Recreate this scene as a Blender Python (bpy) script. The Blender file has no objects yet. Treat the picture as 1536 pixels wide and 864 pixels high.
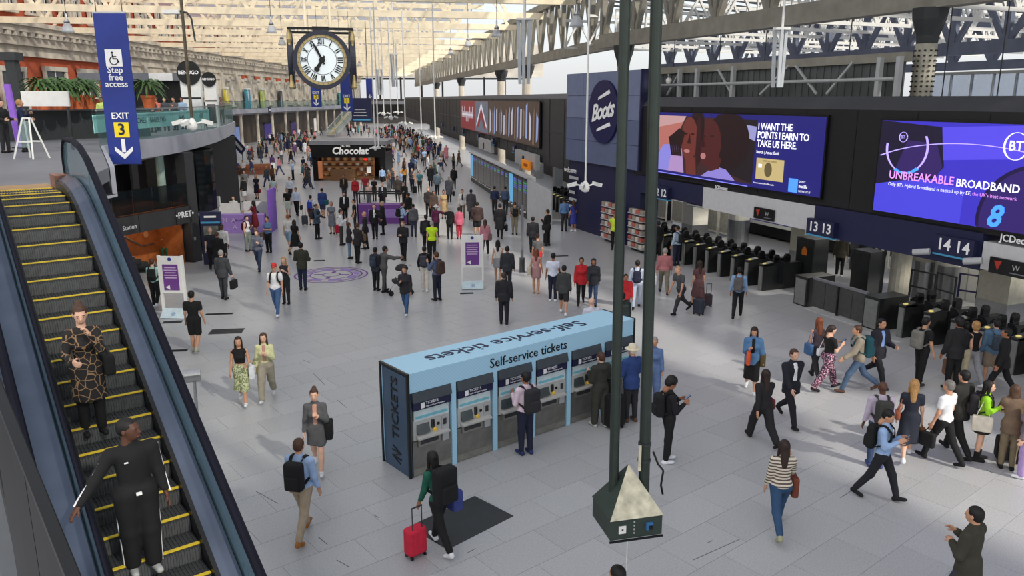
import bpy, bmesh, math, random
import numpy as np
from mathutils import Vector, Matrix
random.seed(7); RNG = np.random.default_rng(7)
SC = bpy.context.scene; COL = SC.collection
pi = math.pi; R = math.radians

# ---------------------------------------------------------------- camera
F, YH, EYE = 1190.0, 148.0, 7.05          # focal length in pixels of the 1536 wide frame, horizon row, eye height
TH = math.atan((432-YH)/F); CT, ST = math.cos(TH), math.sin(TH)
cam = bpy.data.cameras.new('camera'); cam.sensor_width = 36; cam.lens = 36*F/1536; cam.clip_end = 900
co = bpy.data.objects.new('camera', cam); COL.objects.link(co)
co.location = (0, 0, EYE); co.rotation_euler = (pi/2-TH, 0, 0); SC.camera = co

# ---------------------------------------------------------------- sky, sun, exposure
wd = bpy.data.worlds.new('world'); SC.world = wd; wd.use_nodes = True
wn = wd.node_tree; bg = wn.nodes['Background']
sky = wn.nodes.new('ShaderNodeTexSky'); sky.sky_type = 'NISHITA'; sky.sun_disc = False
sky.sun_elevation = R(48); sky.sun_rotation = R(215); sky.air_density = 1.0; sky.dust_density = 4.0
mixs = wn.nodes.new('ShaderNodeMixRGB'); mixs.inputs[0].default_value = .62
mixs.inputs[2].default_value = (5.2, 5.3, 5.4, 1)
wn.links.new(sky.outputs[0], mixs.inputs[1]); wn.links.new(mixs.outputs[0], bg.inputs[0])
bg.inputs[1].default_value = .30
sl = bpy.data.lights.new('sun', 'SUN'); sl.energy = 4.4; sl.angle = R(2); sl.color = (1, .93, .82)
so = bpy.data.objects.new('sun', sl); COL.objects.link(so); so.location = (-20, -20, 60)
so.rotation_euler = (R(54), 0, R(46))
SC.view_settings.view_transform = 'Standard'; SC.view_settings.look = 'None'
SC.view_settings.exposure = -0.42; SC.view_settings.gamma = 1.0; SC.view_settings.use_curve_mapping = False

# ---------------------------------------------------------------- pixels to directions
def ray(x, y):
    u = (x-768)/F; v = (y-432)/F
    return Vector((u, CT-v*ST, -ST-v*CT))
O = Vector((0, 0, EYE))
def G(x, y, z=0.0):
    r = ray(x, y); return O+r*((z-EYE)/r.z)
def AY(x, y, Y):
    r = ray(x, y); return O+r*(Y/r.y)
# right-hand wall frame: s runs along the gate line towards the camera, off is the distance out into the concourse
g1 = G(937, 373); g5 = G(1536, 579); W0 = G(1141.6, 437)
WD = (g5-g1).normalized(); WN = Vector((WD.y, -WD.x, 0))
WANG = math.atan2(WD.y, WD.x)
def WP(s, z, off=0.0): 
    p = W0+WD*s+WN*off; return Vector((p.x, p.y, z))
def WR(x, y, off=0.0):
    r = ray(x, y); t = ((W0-O).dot(WN)+off)/r.dot(WN); p = O+r*t
    return (p-W0).dot(WD), p.z
# far right wall (turned a little more)
V0 = G(855, 335); VD = Vector((.192, -.981, 0)).normalized(); VN = Vector((VD.y, -VD.x, 0))
def VP(s, z, off=0.0):
    p = V0+VD*s+VN*off; return Vector((p.x, p.y, z))
def VR(x, y, off=0.0):
    r = ray(x, y); t = ((V0-O).dot(VN)+off)/r.dot(VN); p = O+r*t
    return (p-V0).dot(VD), p.z

# ---------------------------------------------------------------- materials
def lin(c):
    if isinstance(c, str): c = [int(c[i:i+2], 16) for i in (0, 2, 4)]
    return tuple((v/255/12.92 if v/255 < .04045 else ((v/255+.055)/1.055)**2.4) for v in c)+(1,)
MATS = {}
def mat(name, col, rough=.6, metal=0, noise=.08, scale=6, bump=0, emit=0, trans=0, alpha=1, ior=1.45, spec=.5, obj_random=0):
    if name in MATS: return MATS[name]
    m = bpy.data.materials.new(name); m.use_nodes = True; nt = m.node_tree; b = nt.nodes['Principled BSDF']
    c = lin(col); b.inputs['Base Color'].default_value = c; b.inputs['Roughness'].default_value = rough
    b.inputs['Metallic'].default_value = metal; b.inputs['Specular IOR Level'].default_value = spec
    b.inputs['IOR'].default_value = ior
    if noise:
        tc = nt.nodes.new('ShaderNodeTexCoord'); nz = nt.nodes.new('ShaderNodeTexNoise')
        nz.inputs['Scale'].default_value = scale; nz.inputs['Detail'].default_value = 4
        mx = nt.nodes.new('ShaderNodeMixRGB'); mx.blend_type = 'MULTIPLY'; mx.inputs[0].default_value = 1
        mx.inputs[1].default_value = c
        mr = nt.nodes.new('ShaderNodeMapRange'); mr.inputs[1].default_value = .25; mr.inputs[2].default_value = .75
        mr.inputs[3].default_value = 1-noise*1.6; mr.inputs[4].default_value = 1+noise*1.6
        nt.links.new(tc.outputs['Object'], nz.inputs['Vector']); nt.links.new(nz.outputs[0], mr.inputs[0])
        nt.links.new(mr.outputs[0], mx.inputs[2]); last = mx.outputs[0]
        if obj_random:
            oi = nt.nodes.new('ShaderNodeObjectInfo'); m2 = nt.nodes.new('ShaderNodeMapRange')
            m2.inputs[3].default_value = 1-obj_random; m2.inputs[4].default_value = 1+obj_random
            m3 = nt.nodes.new('ShaderNodeMixRGB'); m3.blend_type = 'MULTIPLY'; m3.inputs[0].default_value = 1
            nt.links.new(oi.outputs['Random'], m2.inputs[0]); nt.links.new(last, m3.inputs[1]); nt.links.new(m2.outputs[0], m3.inputs[2]); last = m3.outputs[0]
        nt.links.new(last, b.inputs['Base Color'])
        if bump:
            bp = nt.nodes.new('ShaderNodeBump'); bp.inputs['Strength'].default_value = bump; bp.inputs['Distance'].default_value = .02
            nt.links.new(nz.outputs[0], bp.inputs['Height']); nt.links.new(bp.outputs[0], b.inputs['Normal'])
    if emit:
        b.inputs['Emission Color'].default_value = c; b.inputs['Emission Strength'].default_value = emit
    if trans: b.inputs['Transmission Weight'].default_value = trans
    if alpha < 1: b.inputs['Alpha'].default_value = alpha
    MATS[name] = m; return m
def glass(name, col, alpha=.3, rough=.05, spec=.5):
    """thin architectural glass: a tinted clear sheet with a mirror-like coat"""
    if name in MATS: return MATS[name]
    m = bpy.data.materials.new(name); m.use_nodes = True; nt = m.node_tree; nt.nodes.clear()
    o = nt.nodes.new('ShaderNodeOutputMaterial'); t = nt.nodes.new('ShaderNodeBsdfTransparent'); d = nt.nodes.new('ShaderNodeBsdfPrincipled')
    t.inputs[0].default_value = tuple(.82+.18*v for v in lin(col)[:3])+(1,)
    nz = nt.nodes.new('ShaderNodeTexNoise'); nz.inputs['Scale'].default_value = 1.3
    mr = nt.nodes.new('ShaderNodeMapRange'); mr.inputs[3].default_value = alpha*.8; mr.inputs[4].default_value = min(1, alpha*1.2)
    d.inputs['Base Color'].default_value = lin(col); d.inputs['Roughness'].default_value = rough; d.inputs['Specular IOR Level'].default_value = spec
    mx = nt.nodes.new('ShaderNodeMixShader'); nt.links.new(nz.outputs[0], mr.inputs[0]); nt.links.new(mr.outputs[0], mx.inputs[0])
    nt.links.new(t.outputs[0], mx.inputs[1]); nt.links.new(d.outputs[0], mx.inputs[2]); nt.links.new(mx.outputs[0], o.inputs[0])
    MATS[name] = m; return m
def roofglass(name):
    """dirty patent glazing: part clear, part diffusing"""
    m = bpy.data.materials.new(name); m.use_nodes = True; nt = m.node_tree; nt.nodes.clear()
    o = nt.nodes.new('ShaderNodeOutputMaterial'); t = nt.nodes.new('ShaderNodeBsdfTransparent'); d = nt.nodes.new('ShaderNodeBsdfTranslucent')
    nz = nt.nodes.new('ShaderNodeTexNoise'); nz.inputs['Scale'].default_value = .8; nz.inputs['Detail'].default_value = 6
    mr = nt.nodes.new('ShaderNodeMapRange'); mr.inputs[3].default_value = .30; mr.inputs[4].default_value = .6
    t.inputs[0].default_value = (.93, .93, .92, 1); d.inputs[0].default_value = (.50, .54, .60, 1)
    mx = nt.nodes.new('ShaderNodeMixShader'); nt.links.new(nz.outputs[0], mr.inputs[0]); nt.links.new(mr.outputs[0], mx.inputs[0])
    nt.links.new(t.outputs[0], mx.inputs[1]); nt.links.new(d.outputs[0], mx.inputs[2]); nt.links.new(mx.outputs[0], o.inputs[0])
    return m
def pattern(name, kind, a, b, scale=20, rough=.8, c=None):
    """two-colour procedural cloth / paint patterns in object space"""
    if name in MATS: return MATS[name]
    m = bpy.data.materials.new(name); m.use_nodes = True; nt = m.node_tree; bs = nt.nodes['Principled BSDF']
    bs.inputs['Roughness'].default_value = rough
    tc = nt.nodes.new('ShaderNodeTexCoord'); cr = nt.nodes.new('ShaderNodeValToRGB'); cr.color_ramp.interpolation = 'CONSTANT'
    cr.color_ramp.elements[0].color = lin(a); cr.color_ramp.elements[1].color = lin(b); cr.color_ramp.elements[1].position = .55
    if kind in ('stripe', 'bands', 'diag'):
        w = nt.nodes.new('ShaderNodeTexWave'); w.bands_direction = {'stripe': 'Z', 'bands': 'X', 'diag': 'DIAGONAL'}[kind]; w.inputs['Scale'].default_value = scale
        w.inputs['Distortion'].default_value = .3 if kind == 'stripe' else 0
    elif kind == 'plaid':
        w = nt.nodes.new('ShaderNodeTexChecker'); w.inputs['Scale'].default_value = scale; w.inputs[1].default_value = (0,0,0,1); w.inputs[2].default_value = (1,1,1,1)
    elif kind == 'chain':
        w = nt.nodes.new('ShaderNodeTexVoronoi'); w.feature = 'DISTANCE_TO_EDGE'; w.inputs['Scale'].default_value = scale
        cr.color_ramp.elements[0].color = lin(b); cr.color_ramp.elements[1].color = lin(a); cr.color_ramp.elements[1].position = .035
    else:
        w = nt.nodes.new('ShaderNodeTexNoise'); w.inputs['Scale'].default_value = scale; w.inputs['Detail'].default_value = 2; cr.color_ramp.elements[1].position = .52
        if c:
            e = cr.color_ramp.elements.new(.62); e.color = lin(c)
    nt.links.new(tc.outputs['Object'], w.inputs['Vector']); nt.links.new(w.outputs[1] if kind == 'plaid' else w.outputs[0], cr.inputs[0]); nt.links.new(cr.outputs[0], bs.inputs['Base Color'])
    MATS[name] = m; return m

# ---------------------------------------------------------------- objects
def tag(o, label=None, cat=None, group=None, kind=None):
    if label: o['label'] = label
    if cat: o['category'] = cat
    if group: o['group'] = group
    if kind: o['kind'] = kind
    return o
def thing(name, label, cat, loc=(0, 0, 0), rz=0, group=None):
    o = bpy.data.objects.new(name, None); COL.objects.link(o); o.location = loc; o.rotation_euler = (0, 0, rz); o.empty_display_size = .1
    return tag(o, label, cat, group)
def link(name, me, parent=None, m=None, loc=None, rz=None):
    o = bpy.data.objects.new(name, me); COL.objects.link(o)
    if parent: o.parent = parent
    if loc is not None: o.location = loc
    if rz is not None: o.rotation_euler = (0, 0, rz)
    if m is not None:
        if not me.materials: me.materials.append(m)
        elif me.materials[0] is not m:
            o.material_slots[0].link = 'OBJECT'; o.material_slots[0].material = m
    return o
def copy_tree(o, parent=None):
    c = o.copy(); COL.objects.link(c)
    if parent: c.parent = parent
    for ch in list(o.children): copy_tree(ch, c)
    return c
def wm(o):
    return wm(o.parent) @ o.matrix_basis if o.parent else o.matrix_basis.copy()
class MB:
    def __init__(s): s.v = []; s.f = []
    def add(s, vs, fs):
        n = len(s.v); s.v += [tuple(v) for v in vs]; s.f += [tuple(i+n for i in f) for f in fs]; return s
    def box(s, c, d, rz=0):
        c = Vector(c); a, b, h = d[0]/2, d[1]/2, d[2]/2; cs, sn = math.cos(rz), math.sin(rz)
        vs = [(c.x+x*cs-y*sn, c.y+x*sn+y*cs, c.z+z) for z in (-h, h) for x, y in ((-a, -b), (a, -b), (a, b), (-a, b))]
        return s.add(vs, [(3, 2, 1, 0), (4, 5, 6, 7), (0, 1, 5, 4), (1, 2, 6, 5), (2, 3, 7, 6), (3, 0, 4, 7)])
    def frame(s, c, X, Y, Z):
        """box from centre and three half-extent vectors"""
        c, X, Y, Z = map(Vector, (c, X, Y, Z))
        vs = [c+X*a+Y*b+Z*d for d in (-1, 1) for a, b in ((-1, -1), (1, -1), (1, 1), (-1, 1))]
        return s.add(vs, [(3, 2, 1, 0), (4, 5, 6, 7), (0, 1, 5, 4), (1, 2, 6, 5), (2, 3, 7, 6), (3, 0, 4, 7)])
    def bar(s, p, q, w, h, up=(0, 0, 1)):
        p, q = Vector(p), Vector(q); d = q-p
        if d.length < 1e-6: return s
        a = d.cross(Vector(up))
        if a.length < 1e-4: a = d.cross(Vector((1, 0, 0)))
        a.normalize(); b = a.cross(d).normalized()
        return s.frame((p+q)/2, d/2, a*w/2, b*h/2)
    def tube(s, p, q, r, r2=None, n=10, caps=True):
        p, q = Vector(p), Vector(q); d = (q-p).normalized(); r2 = r if r2 is None else r2
        a = d.orthogonal().normalized(); b = d.cross(a)
        k = len(s.v)
        for c, rr in ((p, r), (q, r2)):
            for i in range(n):
                t = 2*pi*i/n; s.v.append(tuple(c+(a*math.cos(t)+b*math.sin(t))*rr))
        for i in range(n): j = (i+1) % n; s.f.append((k+i, k+j, k+n+j, k+n+i))
        if caps: s.f.append(tuple(k+n-1-i for i in range(n))); s.f.append(tuple(k+n+i for i in range(n)))
        return s
    def path(s, pts, r, n=8):
        for a, b in zip(pts, pts[1:]): s.tube(a, b, r, n=n)
        return s
    def lathe(s, prof, n=16, c=(0, 0, 0), cap=True):
        c = Vector(c); k = len(s.v)
        for r, z in prof:
            for i in range(n):
                t = 2*pi*i/n; s.v.append((c.x+r*math.cos(t), c.y+r*math.sin(t), c.z+z))
        for a in range(len(prof)-1):
            for i in range(n):
                j = (i+1) % n; s.f.append((k+a*n+i, k+a*n+j, k+(a+1)*n+j, k+(a+1)*n+i))
        if cap: s.f.append(tuple(k+n-1-i for i in range(n))); s.f.append(tuple(k+(len(prof)-1)*n+i for i in range(n)))
        return s
    def prism(s, poly, z0, z1):
        n = len(poly); vs = [(p[0], p[1], z0) for p in poly]+[(p[0], p[1], z1) for p in poly]
        return s.add(vs, [tuple(range(n-1, -1, -1)), tuple(range(n, 2*n))]+[(i, (i+1) % n, n+(i+1) % n, n+i) for i in range(n)])
    def slab(s, pts, thick, nrm):
        """flat polygon in 3D given a thickness along -nrm"""
        n = len(pts); nv = Vector(nrm).normalized()*thick; pts = [Vector(p) for p in pts]
        return s.add(pts+[p-nv for p in pts], [tuple(range(n)), tuple(range(2*n-1, n-1, -1))]+[(i, n+i, n+(i+1) % n, (i+1) % n) for i in range(n)])
    def mesh(s, name='mesh', smooth=False):
        me = bpy.data.meshes.new(name); me.from_pydata(s.v, [], s.f); me.validate()
        bm = bmesh.new(); bm.from_mesh(me); bmesh.ops.recalc_face_normals(bm, faces=bm.faces); bm.to_mesh(me); bm.free()
        if smooth: me.polygons.foreach_set('use_smooth', [True]*len(me.polygons))
        return me
    def obj(s, name, m, parent=None, smooth=False, **kw):
        return link(name, s.mesh(name, smooth), parent, m, **kw)
    def wobj(s, name, m, parent=None, smooth=False):
        # the same, for vertices given in the frame of the whole place
        if parent:
            M = wm(parent).inverted(); s.v = [tuple(M @ Vector(v)) for v in s.v]
        return s.obj(name, m, parent, smooth)
def struct(o): o['kind'] = 'structure'; return o
_txt = {}
def text_mesh(txt, size, bold=0.0, shear=0.0, extrude=.004, align='CENTER', space=1.0):
    key = (txt, size, bold, shear, extrude, align, space)
    if key in _txt: return _txt[key]
    cu = bpy.data.curves.new('lettering', 'FONT'); cu.body = txt; cu.size = size; cu.offset = bold*size; cu.shear = shear; cu.extrude = extrude
    cu.align_x = align; cu.align_y = 'CENTER'; cu.resolution_u = 2; cu.space_character = space
    o = bpy.data.objects.new('lettering', cu); COL.objects.link(o)
    bpy.context.view_layer.update()
    me = bpy.data.meshes.new_from_object(o.evaluated_get(bpy.context.evaluated_depsgraph_get()))
    bpy.data.objects.remove(o); bpy.data.curves.remove(cu); me.materials.clear(); _txt[key] = me; return me
def text(txt, size, at, xdir, ydir, m, parent=None, name='lettering', fit=None, **kw):
    if fit:                                            # scale the lettering to a measured width
        q = text_mesh(txt, 1.0, **kw); xs = [v.co.x for v in q.vertices]; size = fit/(max(xs)-min(xs))
    me = text_mesh(txt, size, **kw); o = bpy.data.objects.new(name, me); COL.objects.link(o)
    X = Vector(xdir).normalized(); Y = Vector(ydir).normalized(); Z = X.cross(Y)
    M = Matrix((X, Y, Z)).transposed().to_4x4(); M.translation = Vector(at)
    if parent: o.parent = parent; M = wm(parent).inverted() @ M
    o.matrix_basis = M
    if not me.materials: me.materials.append(m)
    if me.materials[0] is not m: o.material_slots[0].link = 'OBJECT'; o.material_slots[0].material = m
    return o
UP = Vector((0, 0, 1))
# ================================================================ materials of the place
M_floor = mat('terrazzo', (176, 177, 179), .34, noise=.10, scale=38, obj_random=.05)
M_floor2 = mat('terrazzo_far', (172, 173, 175), .30, noise=.08, scale=9)
M_joint = mat('floor_joint', (92, 92, 94), .8)
M_cream = mat('cream_paint', (250, 236, 206), .6, noise=.10, scale=1.5)
M_girder = mat('grey_girder_paint', (140, 137, 126), .6, noise=.12, scale=2)
M_bluegrey = mat('blue_grey_steel', (108, 116, 136), .6, noise=.1, scale=2)
M_white = mat('white_paint', (232, 232, 228), .5, noise=.04)
M_lgrey = mat('light_grey_panel', (176, 178, 180), .5, noise=.05, scale=3)
M_mgrey = mat('mid_grey_panel', (112, 114, 120), .5, noise=.05, scale=3)
M_dgrey = mat('dark_grey_panel', (52, 54, 56), .55, noise=.08, scale=3)
M_black = mat('black_cladding', (22, 22, 24), .5, noise=.1, scale=2)
M_black2 = mat('black_satin', (14, 14, 16), .35, noise=.1)
M_navy = mat('navy_panel', (28, 31, 66), .5, noise=.08, scale=3)
M_signblue = mat('sign_blue', (38, 56, 138), .5, noise=.03)
M_signwhite = mat('sign_white', (245, 245, 245), .6, noise=0)
M_yellow = mat('sign_yellow', (250, 222, 40), .5, noise=.03)
M_steel = mat('brushed_steel', (170, 172, 174), .3, metal=.9, noise=.08, scale=20)
M_green = mat('dark_green_pole', (42, 52, 46), .45, noise=.1, scale=8)
M_purple = mat('purple_print', (112, 62, 140), .6, noise=.05)
M_lilac = mat('lilac_print', (150, 120, 190), .6, noise=.05)
M_glassT = glass('teal_glass', (120, 165, 165), .14)
M_glassD = glass('dark_glass', (30, 36, 38), .62)
M_glassC = glass('clear_glass', (190, 215, 215), .18)
M_orangewood = mat('orange_wood', (176, 104, 56), .45, noise=.15, scale=5)
M_brick = None
def brickmat():
    m = bpy.data.materials.new('red_brick'); m.use_nodes = True; nt = m.node_tree; b = nt.nodes['Principled BSDF']
    tc = nt.nodes.new('ShaderNodeTexCoord'); mp = nt.nodes.new('ShaderNodeMapping'); mp.inputs['Rotation'].default_value = (0, R(90), R(90))
    br = nt.nodes.new('ShaderNodeTexBrick'); br.inputs['Scale'].default_value = 4
    br.inputs['Color1'].default_value = lin((196, 92, 56)); br.inputs['Color2'].default_value = lin((178, 78, 48)); br.inputs['Mortar'].default_value = lin((170, 120, 96))
    br.inputs['Mortar Size'].default_value = .01
    nt.links.new(tc.outputs['Object'], mp.inputs[0]); nt.links.new(mp.outputs[0], br.inputs[0]); nt.links.new(br.outputs[0], b.inputs['Base Color']); b.inputs['Roughness'].default_value = .9
    return m
M_brick = brickmat()
M_stone = mat('weathered_stone', (204, 194, 178), .9, noise=.22, scale=.8)
M_stone2 = mat('pale_stone', (206, 198, 184), .9, noise=.12, scale=1.2)
M_pane = mat('window_pane', (62, 66, 72), .15, noise=.2, scale=.6)

# ================================================================ floor
fl = struct(MB().box((0, 110, -.056), (170, 320, .1)).obj('floor', M_floor2))
KA = R(38.9); KE1 = Vector((math.cos(KA), math.sin(KA), 0)); KE2 = Vector((-math.sin(KA), math.cos(KA), 0))
KB = G(616.5, 718.5)
TL, TW = 1.24, .82
tile_me = MB().box((0, 0, -.003), (TL-.007, TW-.007, .006)).mesh('tile'); tile_me.materials.append(M_floor)
cand = []
for i in range(-30, 40):
    for j in range(-30, 34):
        c = KB+KE1*((i+.5*(j % 2))*TL)+KE2*(j*TW)
        if c.y < 6.5 or c.y > 33: continue
        d = c-O; zc = d.y*CT-d.z*ST; px = 768+F*d.x/zc; py = 432-F*(d.y*ST+d.z*CT)/zc
        if -60 < px < 1600 and 395 < py < 930: cand.append((zc, c))
cand.sort(key=lambda a: a[0])
for zc, c in cand[:300]:
    t = link('tile', tile_me, fl, loc=c-Vector(fl.location)); t.rotation_euler = (0, 0, KA)
mb = MB()
for zc, c in cand[300:]: mb.box((c.x, c.y, -.003), (TL-.007, TW-.007, .006), KA)
tag(mb.obj('tile_field', M_floor, fl), kind='stuff')
# far paving beyond the laid tiles sits at the same level
mb = MB(); mb.box((0, 150, -.004), (170, 234, .004)); struct(mb.obj('floor_far', M_floor2))
# dark joint flecks and repaired slabs
fk = MB()
for a, b in (((384, 737), (440, 768)), ((505, 840), (536, 857)), ((478, 806), (500, 824)), ((742, 776), (760, 785)), ((700, 830), (722, 818)), ((1290, 728), (1240, 760)),
             ((1040, 840), (1152, 790)), ((1060, 815), (1074, 808)), ((560, 772), (575, 780)), ((1480, 705), (1495, 712)), ((506, 600), (530, 620)), ((470, 560), (500, 590)), ((455, 540), (476, 548))):
    p, q = G(*a), G(*b); fk.bar(p+UP*.001, p.lerp(q, .6)+UP*.001, .012, .002)
fk.obj('joint_fleck', M_joint, fl)
tag(MB().box((0, 0, .004), (1.5, 1.0, .008)).obj('floor_mat', M_dgrey, loc=G(693, 782), rz=KA+R(6)), 'dark grey square mat on the floor beside the pink suitcase', 'mat')
for i, (x, y, w, d, lab) in enumerate(((340, 497, 1.0, .55, 'large dark floor grating right of the man in black shorts'), (265, 526, .6, .2, 'small dark floor grating beside the escalator'),
        (329, 471, .9, .2, 'narrow dark floor grating below the grey suited man'), (259, 483, .6, .3, 'dark floor grating at the foot of the left purple totem sign'), (700, 440, .5, .2, 'small dark floor grating by the centre totem sign'), (843, 384, .6, .2, 'small dark floor slot near the departure board'), (479, 391, .5, .25, 'small floor grating above the purple roundel'))):
    t = thing('floor_grating', lab, 'grating', G(x, y), R(8))
    MB().box((0, 0, .003), (w, d, .006)).obj('frame', M_dgrey, t)
    b = MB()
    for k in range(5): b.box((0, (k-2)*d/5.5, .008), (w*.94, d/14, .006))
    b.obj('bar', M_black, t)
# purple roundel printed on the floor
rc = G(497, 412); rd = thing('floor_roundel', 'purple circular graphic printed on the floor of the concourse', 'floor graphic', rc)
def ring(r0, r1, n=48, a0=0, a1=2*pi, z=.004):
    mb = MB(); k = n if a1-a0 >= 2*pi-.01 else n
    for i in range(k):
        t0 = a0+(a1-a0)*i/k; t1 = a0+(a1-a0)*(i+1)/k
        mb.add([(r*math.cos(t), r*math.sin(t), z) for r, t in ((r0, t0), (r1, t0), (r1, t1), (r0, t1))], [(0, 1, 2, 3)])
    return mb
for r0, r1 in ((1.42, 1.5), (1.2, 1.27), (.82, .88), (.32, .38)): ring(r0, r1).obj('ring', M_purple, rd)
for k in range(8): ring(.92, 1.14, 6, k*pi/4+.1, k*pi/4+.62).obj('arc', M_lilac, rd)
for k in range(4): MB().box((.55*math.cos(k*pi/2), .55*math.sin(k*pi/2), .004), (.34, .16, .002), k*pi/2).obj('bar', M_purple, rd)

# ================================================================ left brick facade
FX = -44.0
wl = struct(MB().box((FX-.5, 140, 15), (1, 190, 30)).obj('wall_left', M_brick))
mb = MB()
mb.box((FX+.5, 140, 13.0), (1.6, 190, .5)); mb.box((FX+.35, 140, 12.2), (1.0, 190, 1.1)); mb.box((FX+.2, 140, 11.2), (.5, 190, .9)); mb.box((FX+.6, 140, 13.45), (2.0, 190, .4))
mb.wobj('cornice', M_stone, wl)
dm = MB().box((0, 0, 0), (.5, .55, .35)).mesh('dentil'); dm.materials.append(M_stone2)
for k in range(80): link('dentil', dm, wl, loc=Vector((FX+1.05, 66+k*1.15, 12.55))-wl.location)
# stone lower storey beyond the first bays
MB().box((FX+.12, 162, 8.1), (.3, 146, 5.4)).wobj('stone_storey', M_stone, wl)
def win(Y, w, z0, z1, depth=.25, arch=False, frame=M_stone2, pane=M_pane, mull=1):
    f = MB(); x = FX+.32
    f.box((x, Y-w/2-.18, (z0+z1)/2), (depth, .36, z1-z0+.5)); f.box((x, Y+w/2+.18, (z0+z1)/2), (depth, .36, z1-z0+.5)); f.box((x, Y, z1+.2), (depth+.1, w+.7, .42)); f.box((x, Y, z0-.1), (depth+.15, w+.8, .2))
    o = f.wobj('window', frame, wl)
    p = MB().box((x-.1, Y, (z0+z1)/2), (.08, w, z1-z0)); p.wobj('pane', pane, o)
    b = MB()
    for i in range(mull): b.box((x-.03, Y-w/2+w*(i+1)/(mull+1), (z0+z1)/2), (.08, .09, z1-z0))
    b.box((x-.03, Y, z0+(z1-z0)*.62), (.08, w, .09)); b.wobj('glazing_bar', M_white, o)
for k in range(30):
    Y = 60+k*5.4; win(Y, 1.25, 14.6, 17.8); win(Y+2.1, .9, 14.6, 17.8)
win(71.8, 3.2, 5.6, 9.4, mull=2); win(78.6, 3.2, 7.0, 9.6, mull=1); win(84.6, 3.0, 7.2, 9.6, mull=1); win(64.5, 3, 5.6, 9.4, mull=2)
for k in range(20):
    Y = 94+k*6.4; win(Y, 1.0, 7.0, 9.7, mull=0); win(Y+2.0, 1.4, 6.0, 9.9); win(Y+4.0, .8, 7.0, 9.5, mull=0)
    if k > 5:
        MB().box((FX+.33, Y+2, 10.55), (.2, 3.6, .7)).wobj('brick_band', M_brick, wl)
pm = MB().box((0, 0, 0), (.5, .9, 5.4)).mesh('pilaster'); pm.materials.append(M_stone2)
for k in range(22): link('pilaster', pm, wl, loc=Vector((FX+.4, 91+k*6.4, 8.2))-wl.location)

# ================================================================ balcony (same level as the escalator head)
BZ = 5.5
aE = .655; ED = Vector((math.sin(aE), -math.cos(aE), 0)); EW = Vector((math.cos(aE), math.sin(aE), 0))   # escalator: downhill and to its right
EP = Vector((-5.5402, 10.6922, 4.0265))                                                               # right end of one nosing
def EL(s, lat, z): 
    p = EP+ED*s+EW*lat; return Vector((p.x, p.y, z))
comb_s = -4.15
edge = [EL(comb_s, .75, BZ), EL(comb_s-1.6, .75, BZ), G(163, 251, BZ), G(150, 220, BZ), G(190, 212.5, BZ), G(225, 209, BZ), G(262, 204.5, BZ), G(294, 199, BZ), G(320, 193.5, BZ), G(338, 188, BZ), G(350, 183, BZ)]
edge2 = edge+[Vector((-24.5, 69, BZ)), Vector((-41, 114, BZ)), Vector((-41, 232, BZ))]
poly = [(p.x, p.y) for p in edge2]+[(FX, 232), (FX, 13), (EL(comb_s, -4.2, 0).x, EL(comb_s, -4.2, 0).y), ]
struct(MB().prism(poly, BZ-.3, BZ).obj('floor_balcony', M_mgrey))
fb = MB()
pts = edge2[2:]
for a, b in zip(pts, pts[1:]):
    n = (b-a).normalized().cross(UP); 
    fb.slab([a+n*.12+UP*.02, b+n*.12+UP*.02, b+n*.12-UP*.62, a+n*.12-UP*.62], .1, n)
    fb.slab([a+n*.12-UP*.62, b+n*.12-UP*.62, b-n*1.6-UP*.98, a-n*1.6-UP*.98], .06, (0, 0, 1))
struct(fb.obj('trim_1', mat('balcony_fascia', (162, 164, 174), .5, noise=.04, scale=2)))
tr = thing('balcony_balustrade', 'glass balustrade with slim steel rail along the balcony edge', 'balustrade', edge2[3])
ro = MB()
for a, b in zip(pts[1:], pts[2:]):
    n = max(1, int(round((b-a).length/(1.5 if a.y < 62 else 3.0)))); u = (b-a)/n
    for i in range(n):
        p, q = a+u*(i+.02), a+u*(i+.98)
        g = MB().slab([p, q, q+UP*1.15, p+UP*1.15], .02, u.cross(UP)); g.wobj('pane', M_glassT, tr)
    ro.bar(a+UP*1.17, b+UP*1.17, .05, .05)
ro.wobj('rail', M_steel, tr)
# mint-green menu band inside the balustrade
mint = mat('mint_band', (176, 238, 232), .6, noise=.04)
bb = thing('menu_banner', 'mint green banner listing tea, sandwiches and cakes behind the balcony glass', 'banner', pts[1])
P = [p+Vector((-.25, .25, 0)) for p in pts[1:7]]
words = ['TEA', 'SANDWICHES', 'BAGUETTES', 'WRAPS', 'CAKES', 'SALAD', 'SOUP']
wi = 0
for a, b in zip(P, P[1:]):
    MB().slab([a+UP*.42, b+UP*.42, b+UP*1.02, a+UP*1.02], .02, (b-a).cross(UP)).wobj('panel', mint, bb)
    text(words[wi % 7], .3, (a+b)/2+UP*.72+(b-a).normalized().cross(UP)*.03, b-a, UP, M_navy, bb, extrude=.002); wi += 1
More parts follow.
